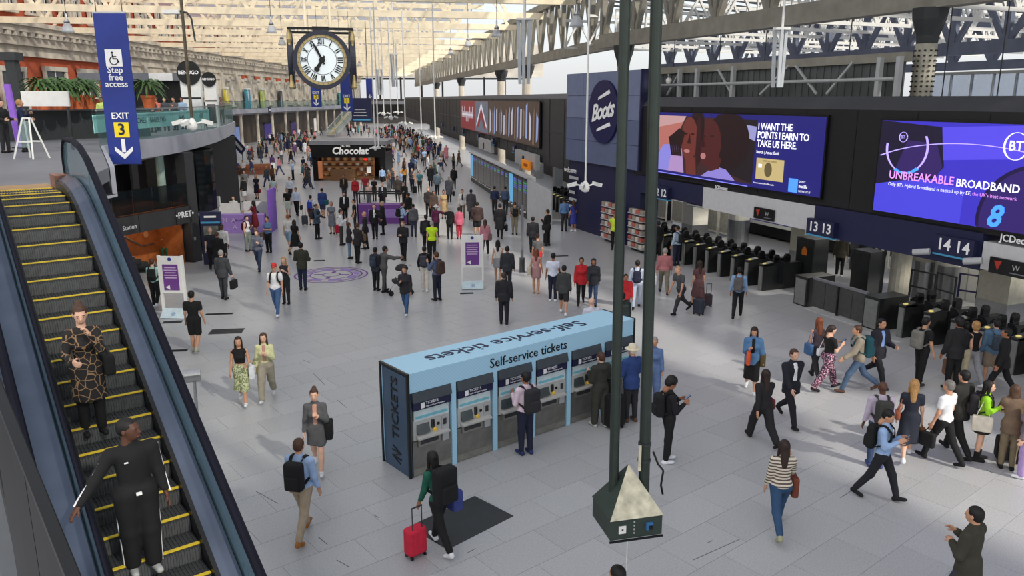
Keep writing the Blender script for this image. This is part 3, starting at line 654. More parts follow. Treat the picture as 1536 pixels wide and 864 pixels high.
for k, (x0, x1, lab) in enumerate(((905, 926, 'left'), (946, 968, 'right'))):
    s0, _ = WR(x0, 320, .3); s1, _ = WR(x1, 320, .3); t = thing('product_shelf', 'shop shelf of packets under the round sign, %s one' % lab, 'shelf', WP((s0+s1)/2, 0, .25), WANG)
    MB().box((0, .1, 1.0), (s1-s0, .1, 2.0)).obj('back', M_dgrey, t)
    for j in range(6):
        MB().box((0, -.06, .2+.32*j), (s1-s0, .3, .04)).obj('board', M_lgrey, t)
        for q in range(4): MB().box((-(s1-s0)/2+(q+.5)*(s1-s0)/4, -.08, .32+.32*j), ((s1-s0)/4*.8, .2, .18)).obj('packet', mat('pack_%d' % ((q+j) % 3), ((200, 190, 180), (170, 90, 80), (150, 140, 130))[(q+j) % 3], .6), t)
# ================================================================ far right wall with the red advert
vA = -150.0; vw = struct(MB().frame(VP(vA/2, 5.0, -1.0), VD*(-vA/2), VN*.9, UP*2.1).obj('wall_right', M_dgrey))
struct(MB().frame(VP(vA/2, 7.2, -.6), VD*(-vA/2), VN*.5, UP*.14).obj('trim_2', M_mgrey))
mb = MB()
for k in range(40): mb.frame(VP(-2-k*3.6, 5.0, -.09), VD*.02, VN*.012, UP*2.0)
mb.frame(VP(-75, 5.0, -.09), VD*74, VN*.012, UP*.02); mb.obj('panel_joint', M_black2, vw)
struct(MB().frame(VP(vA/2, 1.5, -6), VD*(-vA/2), VN*.2, UP*1.5).obj('wall_platform', M_black))
r0, _ = VR(691.6, 170, .05); r1, _ = VR(810, 185, .05); z1 = VR(750, 151.8, .05)[1]; z0 = VR(810, 221.6, .05)[1]
t, poly, tx, w, h = screen('red_advert', 'long red and brown advert on the far dark wall', r0, r1, z0, z1, emis('ra_red', (128, 40, 46), .6), 'V')
poly([(.28, .02), (.48, .02), (.48, .98), (.28, .98)], emis('ra_grey', (96, 104, 120), .6)); poly([(.48, 0), (1, 0), (1, 1), (.48, 1)], emis('ra_brown', (66, 50, 42), .6))
poly([(.30, .15), (.38, .8), (.46, .15), (.42, .15), (.38, .5), (.34, .15)], MATS['ra_red']); poly([(.3, .25), (.38, .95), (.46, .25), (.455, .15), (.38, .8), (.305, .15)], emis('ra_white', (210, 212, 222), .7))
for k in range(18):
    u = .5+.028*k+random.uniform(0, .008); poly([(u, random.uniform(.02, .2)), (u+.014, random.uniform(.02, .2)), (u+.018, random.uniform(.6, .98)), (u+.004, random.uniform(.6, .98))], emis('ra_f%d' % (k % 3), ((186, 186, 200), (120, 96, 78), (140, 160, 210))[k % 3], .6))
for k in range(13):                                    # illegible brush lettering
    u = .035+.017*k; hi_ = .82 if k in (0, 3, 9, 12) else .64; lo_ = .28 if k in (5, 7) else .42; poly([(u, lo_), (u+.006, lo_-.03), (u+.011, hi_-.05), (u+.003, hi_)], MATS['ra_white']); poly([(u, .46), (u+.019, .5), (u+.019, .55), (u, .51)], MATS['ra_white'])
for x, y, n in ((791, 236, '11'), (772, 223, '10'), (740, 211, '9'), (718, 205, '8'), (695, 197, '7'), (681, 193, '6'), (664, 187, '5')):
    s, z = VR(x, y, .2); platsign(s, max(z, 2.6), n, .95, VP, VD, .1, math.atan2(VD.y, VD.x), ' on the far right wall')
for x0, x1, y, lab in ((723, 742, 208, 'left'), (779, 811, 232, 'right')):
    s0, z = VR(x0, y, 0); s1, _ = VR(x1, y, 0); t = thing('white_bulkhead', 'pale bulkhead panel above the far platform gates, %s one' % lab, 'bulkhead', VP((s0+s1)/2, 2.9, .2), math.atan2(VD.y, VD.x)); MB().box((0, 0, 0), (s1-s0, .3, 1.0)).obj('panel', M_lgrey, t); MB().box((-.4, -.17, -.1), (.5, .04, .6)).obj('notice', M_black2, t)
s, z = VR(800, 247, .1); t = thing('orange_sign', 'orange sign hanging below the platform 11 sign', 'sign', VP(s, z, .62), math.atan2(VD.y, VD.x)); MB().tube((-.9, .1, .2), (-.9, .6, .2), .03, n=6).tube((.9, .1, .2), (.9, .6, .2), .03, n=6).obj('bracket', M_dgrey, t); MB().box((0, 0, 0), (2.4, .12, .62)).obj('panel', mat('orange_panel', (232, 140, 30), .5, emit=.3), t); MB().box((.2, -.07, 0), (1.2, .02, .2)).obj('mark', mat('orange_mark', (180, 90, 20), .5), t)
for x in (736, 755, 778, 832):
    s, _ = VR(x, 240, -1); tag(MB().box((0, 0, 1.44), (.7, .7, 2.88)).obj('platform_pier', M_lgrey if x < 800 else M_dgrey, loc=VP(s, 0, -4.3), rz=math.atan2(VD.y, VD.x)), 'square pier between the far platform gates %s' % {736: 'below the sign reading eight', 755: 'below the sign reading nine', 778: 'below the sign reading ten', 832: 'nearest the pharmacy tower'}[x], 'pier')
# ================================================================ far end of the concourse
struct(MB().box((-26, 236, 3.5), (60, 1, 7.0)).obj('wall_back', mat('far_wall_dark', (64, 62, 62), .6, noise=.4, scale=.2)))
struct(MB().box((-26, 233.5, 6.0), (60, 3, .9)).obj('trim_3', M_mgrey))
struct(MB().box((-26, 236, 17.5), (70, .8, 9)).obj('wall_back_gable', mat('gable_grey', (190, 184, 172), .7, noise=.2, scale=.3)))
mb = MB()
for k in range(9): mb.box((-50+k*6, 235.6, 10), (.5, .5, 6))
mb.box((-26, 235.6, 12.6), (60, .6, .5)); struct(mb.obj('trim_4', M_black))
# ================================================================ escalators
RUN, RISE, SW = .346, .2, .92
M_tread = mat('step_tread', (64, 66, 68), .5, metal=.3, noise=.15, scale=30); M_riser = mat('step_riser', (92, 95, 96), .5, metal=.3, noise=.15, scale=14)
M_nose = mat('step_yellow', (226, 196, 56), .5, noise=.08, scale=10)
M_deck = mat('escalator_deck', (86, 96, 114), .34, metal=.6, noise=.08, scale=3); M_rubber = mat('handrail_rubber', (18, 19, 32), .7, spec=.2, noise=.08)
M_skirt = mat('escalator_skirt', (34, 35, 38), .4, metal=.4, noise=.1)
M_eglass = glass('escalator_glass', (120, 158, 170), .30)
def step_meshes():
    a = MB(); a.box((SW/2*-1, 0, -.02), (SW, .40, .04))
    for k in range(22): a.box((-SW/2+(k-10.5)*SW/22.5, .02, .004), (SW/50, .34, .012))
    r_ = MB()
    r_.box((-SW/2, -.18, -.11), (SW, .03, .18))
    for k in range(30): r_.box((-SW/2+(k-14.5)*SW/30.5, -.2, -.11), (SW/80, .012, .17))
    n = MB().box((-SW/2, -.175, .004), (SW, .05, .014))
    out = []
    for mb, m, nm in ((a, M_tread, 'tread'), (r_, M_riser, 'riser'), (n, M_nose, 'nosing')):
        me = mb.mesh(nm); me.materials.append(m); out.append(me)
    return out
tread_me, riser_me, nose_me = step_meshes()
def nose_z(s):                                         # height of the step line along the run, easing into the landing
    z = EP.z-s*RISE/RUN
    ztop = BZ+.02
    d = ztop-z
    k = .22
    return ztop-(max(d, 0) if d > k*2 else (k*2)*(max(0, (d+k*2))/(k*4))**2 if d > -2*k else 0)
def escalator(lat0, label, full=True, neighbour=False):
    t = thing('escalator', label, 'escalator', EL(-4.1, lat0, 0), aE-0)
    base = EL(-4.1, lat0, 0)
    # local frame: x = to the right of the stair, y = uphill, origin at the head; positions given as (lateral, run from EP, z)
    def L(lat, s, z): return (lat, -(s+4.1), z)
    if full:
        s = -4.05; i = 0
        ss = [-3.95+.346*k for k in range(4)]
        k = 0
        while True:
            s = -3.83+.346*k
            if s > 7.0: break
            st = bpy.data.objects.new('step', None); COL.objects.link(st); st.parent = t; st.location = L(0, s, nose_z(s+.17)-.0)
            link('tread', tread_me, st); link('riser', riser_me, st); link('nosing', nose_me, st); k += 1
    S = [-3.9, -3.2, -2.7, -2.2, -1.6]+[(-1.0+.5*k) for k in range(17)]
    def ribbon(name, prof, m, extra=None):
        """sweep a closed cross-section (lateral, height above the step line) down the run"""
        mb = MB(); n = len(prof)
        for s in S:
            z = nose_z(s)
            for la, dz in prof: mb.v.append(L(la, s, z+dz))
        for a in range(len(S)-1):
            for i in range(n): j = (i+1) % n; mb.f.append((a*n+i, a*n+j, (a+1)*n+j, (a+1)*n+i))
        mb.f.append(tuple(range(n))); mb.f.append(tuple((len(S)-1)*n+i for i in range(n))); return mb.obj(name, m, t)
    for sg, o in ((1, 0.0), (-1, -SW)):
        OE = .46 if sg > 0 else .92
        def X(a): return o+sg*a*(1 if sg > 0 else .55)
        ribbon('skirt', [(X(.005), -.30), (X(.05), -.30), (X(.05), .16), (X(.005), .14)], M_skirt)
        ribbon('deck', [(X(.05), .10), (X(.05), .165), (X(.20), .235), (X(.235), .235), (X(.235), .10)], M_deck)
        if not (neighbour and sg > 0): ribbon('outer_deck', [(X(.27), .10), (X(.27), .22), (X(.30), .235), (X(OE), .20), (X(OE), -.55), (X(OE-.02), -.55), (X(.40), .10)], M_deck)
        # glass panels, one per stretch
        for a, b in zip(range(0, len(S)-1, 3), list(range(3, len(S), 3))+[len(S)-1]):
            mb = MB()
            for s in S[a:b+1]:
                z = nose_z(s); 
                for la in (X(.245), X(.262)):
                    for dz in (.2, .82): mb.v.append(L(la, s, z+dz))
            for q in range(b-a):
                k = q*4; mb.f += [(k, k+1, k+5, k+4), (k+2, k+3, k+7, k+6), (k+1, k+3, k+7, k+5)]
            mb.f += [(0, 1, 3, 2), tuple((b-a)*4+i for i in (0, 1, 3, 2))]
            mb.obj('glass_panel', M_eglass, t)
        ribbon('handrail', [(X(.215), .815), (X(.20), .85), (X(.22), .885), (X(.255), .90), (X(.29), .885), (X(.31), .85), (X(.295), .815)], M_rubber)
        # newel turn at the head
        z = nose_z(-3.9); pts = [L(X(.255), -3.9-.45*math.sin(q*pi/10), z+.42+.44*math.cos(q*pi/10)) for q in range(11)]
        MB().path(pts, .045, 8).obj('newel_handrail', M_rubber, t)
        g = MB().slab([L(X(.255), -3.9, z+.2), L(X(.255), -3.9, z+.82)]+[L(X(.255), -3.9-.40*math.sin(q*pi/8), z+.42+.38*math.cos(q*pi/8)) for q in range(1, 7)], .016, (1, 0, 0)); g.obj('newel_glass', M_eglass, t)
        MB().box((X(.14), .1, nose_z(-3.9)+.1), (.26, .55, .26)).obj('end_cap', mat('end_cap_copper', (150, 104, 84), .5, noise=.3, scale=9), t)
        # outside truss cladding under the deck
        ribbon('cladding', [(X(OE-.02), -.55), (X(OE-.005), -.55), (X(OE-.005), -1.15), (X(OE-.02), -1.15)], M_lgrey)
    ribbon('soffit', [(-SW-.455, -1.15), (.455, -1.15), (.455, -1.2), (-SW-.455, -1.2)], M_lgrey)
    if full:
        MB().box((-SW/2, .55, BZ+.012), (SW+.1, .9, .02)).obj('comb_plate', mat('comb_plate', (176, 140, 92), .45, metal=.4, noise=.1, scale=12), t)
        MB().box((-SW/2, .09, BZ+.018), (SW, .06, .02)).obj('comb', M_nose, t)
    return t
escalator(0.0, 'escalator with yellow-edged steps and glass sides descending beside the balcony')
escalator(-1.715, 'second escalator, its handrail and blue metal deck at the left edge', False, True)
gA, gB = AY(-30, 520, 2.6), AY(112, 875, 1.75); gd = (gB-gA); gn = Vector((gd.y, -gd.x, 0)).normalized()
t = thing('tinted_balustrade', 'dark tinted glass panel near the camera in the lower left corner', 'balustrade', Vector((gA.x, gA.y, gA.z-1.4)))
for k in range(2):
    p, q = gA+gd*(k*.5+.005)-t.location, gA+gd*(k*.5+.495)-t.location
    MB().slab([p-UP*1.3, q-UP*1.3, q, p], .02, gn).obj('pane', glass('bronze_glass', (26, 24, 28), .92, .35, .2), t)
MB().bar(gA-t.location, gB-t.location, .03, .02).obj('edge_trim', M_black2, t)
# ================================================================ suspended socket box on two dark poles
SY = 8.3
pb = AY(940, 770, SY); sb_ = thing('service_box', 'dark green pyramid-topped service box hanging on two poles', 'service box', pb)
ang = R(14); cs_, sn_ = math.cos(ang), math.sin(ang)
M_gbox = mat('box_green', (48, 60, 54), .45, noise=.1, scale=6); M_pyr = mat('worn_pale_metal', (206, 200, 176), .5, metal=.2, noise=.22, scale=9)
hw, hd = .31, .29
def RB(x, y, z): return (x*cs_-y*sn_, x*sn_+y*cs_, z)
MB().add([RB(*p) for p in ((-hw, -hd, -.14), (hw, -hd, -.14), (hw, hd, -.14), (-hw, hd, -.14), (-hw, -hd, .10), (hw, -hd, .10), (hw, hd, .10), (-hw, hd, .10))], [(3, 2, 1, 0), (4, 5, 6, 7), (0, 1, 5, 4), (1, 2, 6, 5), (2, 3, 7, 6), (3, 0, 4, 7)]).obj('box', M_gbox, sb_)
ap = RB(0, 0, .62); cr = [RB(-hw-.01, -hd-.01, .10), RB(hw+.01, -hd-.01, .10), RB(hw+.01, hd+.01, .10), RB(-hw-.01, hd+.01, .10)]
MB().add([cr[0], cr[1], ap], [(0, 1, 2)]).obj('pyramid_face', M_pyr, sb_)
for a, b in ((1, 2), (2, 3), (3, 0)): MB().add([cr[a], cr[b], ap], [(0, 1, 2)]).obj('pyramid_face', M_gbox, sb_)
def onface(x, z, w, h, m, nm, d=.012): return MB().add([RB(xx, -hd-dd, zz) for dd in (0, d) for xx, zz in ((x-w/2, z-h/2), (x+w/2, z-h/2), (x+w/2, z+h/2), (x-w/2, z+h/2))], [(3, 2, 1, 0), (4, 5, 6, 7), (0, 1, 5, 4), (1, 2, 6, 5), (2, 3, 7, 6), (3, 0, 4, 7)]).obj(nm, m, sb_)
onface(-.17, -.02, .085, .09, M_white, 'label_plate'); onface(-.17, -.02, .02, .02, M_dgrey, 'label_mark', .014); onface(.15, -.01, .08, .085, mat('socket_blue', (60, 110, 160), .4), 'socket', .03); onface(.16, -.02, .04, .04, M_black2, 'socket_cap', .05)
for k in range(4): onface(-.03, .06-.045*k, .014, .014, M_lgrey, 'screw', .016)
onface(0, -.155, .64, .02, M_black2, 'bottom_lip', .02)
for x, r, y0 in ((930, .055, 703), (976, .062, 720)):
    a = AY(x-8.5*(1 if x < 950 else 1.1), y0, SY); p0 = Vector((a.x, a.y, pb.z+.1))-pb; c = AY(938 if x < 950 else 985, 0, SY)-pb; v = (c-p0); MB().tube(p0, p0+v*(11.4/v.z), r, n=14).obj('pole', M_green, sb_, smooth=False)
q = AY(966, 690, SY-.05)-pb
MB().path([q+Vector((.1, 0, .1)), q+Vector((.16, 0, -.05)), q+Vector((.22, -.02, -.12)), q+Vector((.2, -.02, -.3)), q+Vector((.23, 0, -.42))], .012).obj('cable', M_black2, sb_)
MB().box(q+Vector((-.06, -.06, .05)), (.03, .03, .3)).obj('junction_strip', M_pyr, sb_)
for dz in (.18, -.02): MB().lathe([(.075, -.015), (.075, .015)], 14, q+Vector((.01, .05, dz))).obj('pole_clamp', M_dgrey, sb_)
MB().tube((0.02, 0, -.14), (0.02, 0, -pb.z+.02), .006, n=6).obj('drop_wire', M_white, sb_)

# ================================================================ the four-faced clock
CY = 26.0; cc = AY(483, 92, CY)
ck = thing('station_clock', 'large hanging four-faced clock with Roman numerals and black hands', 'clock', cc)
M_dial = mat('dial_white', (222, 232, 236), .5, noise=.03, emit=.25); M_ring = mat('clock_rim', (44, 46, 60), .4, noise=.1); M_gold = mat('clock_gold', (190, 170, 120), .4, metal=.6, noise=.1); M_blk = mat('clock_black', (12, 12, 12), .5, noise=0)
def disc(r, y, m, nm, par, n=48, r0=None, dy=.0):
    mb = MB()
    if r0 is None: mb.add([(r*math.cos(2*pi*i/n), y, r*math.sin(2*pi*i/n)) for i in range(n)], [tuple(range(n))])
    else:
        for i in range(n):
            a, b = 2*pi*i/n, 2*pi*(i+1)/n
            mb.add([(q*math.cos(t_), yy, q*math.sin(t_)) for yy in (y, y+dy) for q, t_ in ((r0, a), (r, a), (r, b), (r0, b))], [(0, 1, 2, 3), (7, 6, 5, 4), (1, 5, 6, 2), (0, 3, 7, 4)])
    return mb.obj(nm, m, par)
def face(par):
    disc(.72, -.05, M_dial, 'dial', par); disc(.86, -.14, M_ring, 'rim', par, r0=.74, dy=.2); disc(.745, -.10, M_gold, 'minute_ring', par, r0=.665, dy=.04); disc(.44, -.056, M_blk, 'inner_ring', par, r0=.425, dy=.003); disc(.66, -.056, M_blk, 'outer_ring', par, r0=.65, dy=.003)
    for k in range(60):
        an = k*pi/30; MB().bar((.675*math.sin(an), -.108, .675*math.cos(an)), (.725*math.sin(an), -.108, .725*math.cos(an)), .018, .008).obj('minute_mark', M_blk, par) if k % 2 == 0 else None
    for k, rn in enumerate(('XII', 'I', 'II', 'III', 'IIII', 'V', 'VI', 'VII', 'VIII', 'IX', 'X', 'XI')):
        an = k*pi/6; d = Vector((math.sin(an), 0, math.cos(an))); sd = Vector((math.cos(an), 0, -math.sin(an)))
        mb = MB(); n = len(rn); x = -(n-1)*.032
        for ch in rn:
            if ch == 'I': mb.bar(d*.46+sd*x, d*.63+sd*x, .02, .03)
            elif ch == 'V': mb.bar(d*.63+sd*(x-.035), d*.46+sd*x, .02, .03); mb.bar(d*.63+sd*(x+.035), d*.46+sd*x, .02, .02)
            else: mb.bar(d*.46+sd*(x-.035), d*.63+sd*(x+.035), .02, .03); mb.bar(d*.63+sd*(x-.035), d*.46+sd*(x+.035), .02, .02)
            x += .064
        mb.v = [(a, b-.062, c) for a, b, c in mb.v]; mb.obj('numeral', M_blk, par)
    def hand(an, l, w, nm, blob=None):
        d = Vector((math.sin(an), 0, math.cos(an))); s = Vector((math.cos(an), 0, -math.sin(an)))
        mb = MB().slab([d*-.14+s*w*.5+Vector((0, -.085, 0)), d*l*.6+s*w*.9+Vector((0, -.085, 0)), d*l+Vector((0, -.085, 0)), d*l*.6-s*w*.9+Vector((0, -.085, 0)), d*-.14-s*w*.5+Vector((0, -.085, 0))], .012, (0, -1, 0))
        if blob: mb.lathe([(blob, -.006), (blob, .006)], 14)
        o = mb.obj(nm, M_blk, par)
        if blob:
            for v in o.data.vertices[-28:]: v.co = Vector((v.co.x, 0, v.co.y))+d*(l*.8)+Vector((0, -.09+v.co.z, 0))
    hand(R(-26), .62, .045, 'minute_hand'); hand(R(212), .40, .06, 'hour_hand', .085); disc(.09, -.1, M_blk, 'hub', par, 20)
fc = bpy.data.objects.new('clock_face', None); COL.objects.link(fc); fc.parent = ck; fc.location = (0, -.86, 0); face(fc); ck.rotation_euler = (0, 0, R(13.4))
for rz, x, y in ((pi/2, .92, 0), (-pi/2, -.92, 0), (pi, 0, .86)):
    f2 = bpy.data.objects.new('clock_face', None); COL.objects.link(f2); f2.parent = ck; f2.location = (x, y, 0); f2.rotation_euler = (0, 0, rz)
    disc(.72, -.03, M_dial, 'dial', f2); disc(.86, -.10, M_ring, 'rim', f2, r0=.74, dy=.16); disc(.745, -.06, M_gold, 'minute_ring', f2, r0=.665, dy=.03)
for sx in (-1, 1):
    for sy in (-.7, .7): MB().lathe([(.05, -.85), (.09, -.8), (.05, -.6), (.045, .5), (.08, .6), (.05, .8), (.05, .95)], 10, (sx*.94, sy, 0)).obj('corner_column', M_gold if sy < 0 else M_blk, ck)
fr = MB()
for z in (.92,):
    for a, b in (((-.94, -.8), (.94, -.8)), ((.94, -.8), (.94, .8)), ((.94, .8), (-.94, .8)), ((-.94, .8), (-.94, -.8))): fr.bar((a[0], a[1], z), (b[0], b[1], z), .07, .07)
fr.obj('frame', M_blk, ck); MB().box((0, 0, .98), (.5, .5, .1)).obj('crown', M_blk, ck); MB().tube((-.45, 0, .9), (-.45, 0, 6), .05).tube((.3, 0, .9), (.3, 0, 6), .045).obj('hanger', M_cream, ck)

# ================================================================ hanging banners
def banner(x, y0, y1, Y, w, label, lines, num, big=False):
    a = AY(x, y0, Y); b = AY(x, y1, Y); h = a.z-b.z; c = Vector((b.x, Y, b.z)); t = thing('exit_banner', label, 'banner', c)
    MB().box((0, 0, h/2), (w, .04, h)).obj('panel', M_signblue, t); MB().tube((-w/2, 0, h), (w/2, 0, h), .03).obj('top_rod', M_lgrey, t); MB().tube((-w/2, 0, 0), (w/2, 0, 0), .025).obj('bottom_rod', M_signblue, t)
    MB().tube((-w*.4, 0, h), (-w*.4, 0, ZB-c.z), .012, n=6).tube((w*.4, 0, h), (w*.4, 0, ZB-c.z), .012, n=6).obj('hanger', M_dgrey, t)
    yf = -.03
    def tx(s, sz, z, m=M_signwhite, bold=.015): text(s, sz, c+Vector((0, yf, z)), (1, 0, 0), UP, m, t, bold=bold, extrude=.003)
    def arrow(z, k):
        MB().box((0, yf, z+.12*k), (.14*k, .012, .5*k)).obj('arrow_shaft', M_signwhite, t)
        MB().slab([(-.34*k, yf-.006, z+.08*k), (-.34*k, yf-.006, z-.08*k), (0, yf-.006, z-.40*k), (.34*k, yf-.006, z-.08*k), (.34*k, yf-.006, z+.08*k), (0, yf-.006, z-.2*k)], .012, (0, -1, 0)).obj('arrow_head', M_signwhite, t)
    def sq(z, s, m): MB().box((0, yf, z), (s, .012, s)).obj('number_tile', m, t)
    if big:
        k = h/226.0                                    # banner heights measured down its 226 px length
        Z = lambda p: h-p*k
        sq(Z(66), .46, M_signwhite)
        ic = lambda x_, z_: Vector((x_, yf-.012, Z(66)+z_))
        mb = MB(); mb.tube(ic(-.03, .14)+Vector((0, .004, 0)), ic(-.03, .14)-Vector((0, .004, 0)), .03); mb.bar(ic(-.03, .10), ic(-.01, -.02), .01, .03); mb.bar(ic(-.02, .04), ic(.08, .04), .01, .02); mb.bar(ic(-.01, -.02), ic(.09, -.02), .01, .03); mb.bar(ic(.09, -.02), ic(.14, -.12), .01, .03)
        for q in range(14):
            a0, a1 = R(110+q*17), R(110+(q+1)*17); mb.bar(ic(.0+.11*math.cos(a0), -.07+.11*math.sin(a0)), ic(.0+.11*math.cos(a1), -.07+.11*math.sin(a1)), .008, .022)
        mb.obj('wheelchair_symbol', M_blk, t)
        for s, p in (('Step', 84), ('free', 95), ('access', 105)): tx(s, .25, Z(p), bold=.01)
        tx('EXIT', .25, Z(153)); sq(Z(174), .42, M_yellow); text(num, .44, c+Vector((0, yf-.012, Z(174))), (1, 0, 0), UP, M_navy, t, bold=.02); arrow(Z(203), .75)
    else:
        if num: tx('EXIT', w*.32, h*.40); sq(h*.28, w*.45, M_yellow); text(num, w*.4, c+Vector((0, yf-.012, h*.28)), (1, 0, 0), UP, M_navy, t)
        arrow(h*.12, w*.8)
    return t
banner(189, 19, 245, 23, .90, 'tall blue hanging banner reading step free access, exit 3', 1, '3', True)
banner(475, 108, 160, 60, .75, 'blue exit banner hanging just below the clock on its left', 1, '2')
banner(521, 110, 167, 62, .9, 'blue exit banner hanging beside the right edge of the clock', 1, '1')
banner(555, 118, 148, 95, .8, 'small distant blue banner to the right of the clock', 1, '')
a = AY(527, 147, 70); b = AY(558, 183, 70); t = thing('information_display', 'dark blue suspended information display beyond the clock', 'display', Vector(((a.x+b.x)/2, 70, b.z)))
MB().box((0, 0, (a.z-b.z)/2), (b.x-a.x, .4, a.z-b.z)).obj('case', M_navy, t); MB().box((0, -.21, .2), ((b.x-a.x)*.9, .03, .12)).obj('blue_strip', mat('strip_blue', (70, 150, 190), .5), t)
for k in range(3): MB().box((-.1, -.21, .55+.25*k), ((b.x-a.x)*(.7-.08*k), .02, .06)).obj('text_line', M_lgrey, t)
MB().tube((-.6, 0, a.z-b.z), (-.6, 0, ZB-b.z), .03).tube((.6, 0, a.z-b.z), (.6, 0, ZB-b.z), .03).obj('hanger', M_dgrey, t)
# small blue exit plate on the balcony fascia
p = (edge2[3]+edge2[4])/2; n = (edge2[4]-edge2[3]).normalized().cross(UP); t = thing('exit_plate', 'small blue exit 3 plate on the balcony fascia left of the banner', 'sign', p+n*.2-UP*.25, math.atan2((edge2[4]-edge2[3]).y, (edge2[4]-edge2[3]).x))
MB().box((0, 0, 0), (.75, .05, .55)).obj('panel', M_signblue, t); MB().box((.14, -.03, 0), (.26, .02, .36)).obj('number_tile', M_yellow, t); MB().box((0, -.01, -.31), (.75, .06, .06)).obj('blue_strip', mat('strip_blue', (70, 150, 190), .5), t)

# ================================================================ ticket kiosk
KH, KL, KDp = 2.1, 6.12, 1.02
kz = thing('ticket_kiosk', 'long light blue self-service ticket kiosk housing in the middle of the concourse', 'kiosk', KB, KA)
M_kblue = pattern('kiosk_blue', 'diag', (176, 220, 242), (166, 212, 238), 9, .5); M_kend = mat('kiosk_end', (62, 84, 108), .4, noise=.08, scale=2)
MB().box((KL/2, KDp/2, KH-.03), (KL, KDp, .06)).obj('top_panel', M_kblue, kz)
MB().box((KL/2, .04, KH-.22), (KL, .07, .34)).obj('header', M_kblue, kz)
MB().box((KL/2, KDp-.03, KH/2), (KL, .06, KH-.08)).obj('back_panel', M_kblue, kz)
pitch = KL/6
for i in range(1, 6): MB().box((pitch*i, .06, (KH-.39)/2), (.11, .12, KH-.39)).obj('post', M_kblue, kz)
for x in (.03, KL-.03):
    MB().box((x, KDp/2, KH/2-.04), (.05, KDp-.04, KH-.08)).obj('end_panel', M_kend, kz)
for x in (.0, KL):
    mb = MB(); mb.box((x, .015, KH/2), (.05, .05, KH)); mb.box((x, KDp-.015, KH/2), (.05, .05, KH)); mb.box((x, KDp/2, KH-.02), (.05, KDp, .05)); mb.obj('end_frame', M_black2, kz)
text('Self-service tickets', .28, KB+KE1*2.95+KE2*-.004+UP*(KH-.21), KE1, UP, M_black2, kz, bold=.004)
text('Self-service tickets', .56, KB+KE1*2.85+KE2*.52+UP*(KH+.004), -KE1, -KE2, M_navy, kz, bold=.004)
text('TICKETS', .34, KB-KE1*.006+KE2*.5+UP*1.28, UP, KE2, M_black2, kz, bold=.01)
mb = MB()
for k in range(2): mb.box((-.0, .5, .26+.12*k), (.012, .34, .03))
mb.bar((0, .36, .16), (0, .64, .26), .012, .03); mb.bar((0, .64, .26), (0, .36, .38), .012, .03); mb.bar((0, .36, .38), (0, .64, .48), .012, .03); mb.obj('rail_symbol', M_black2, kz)
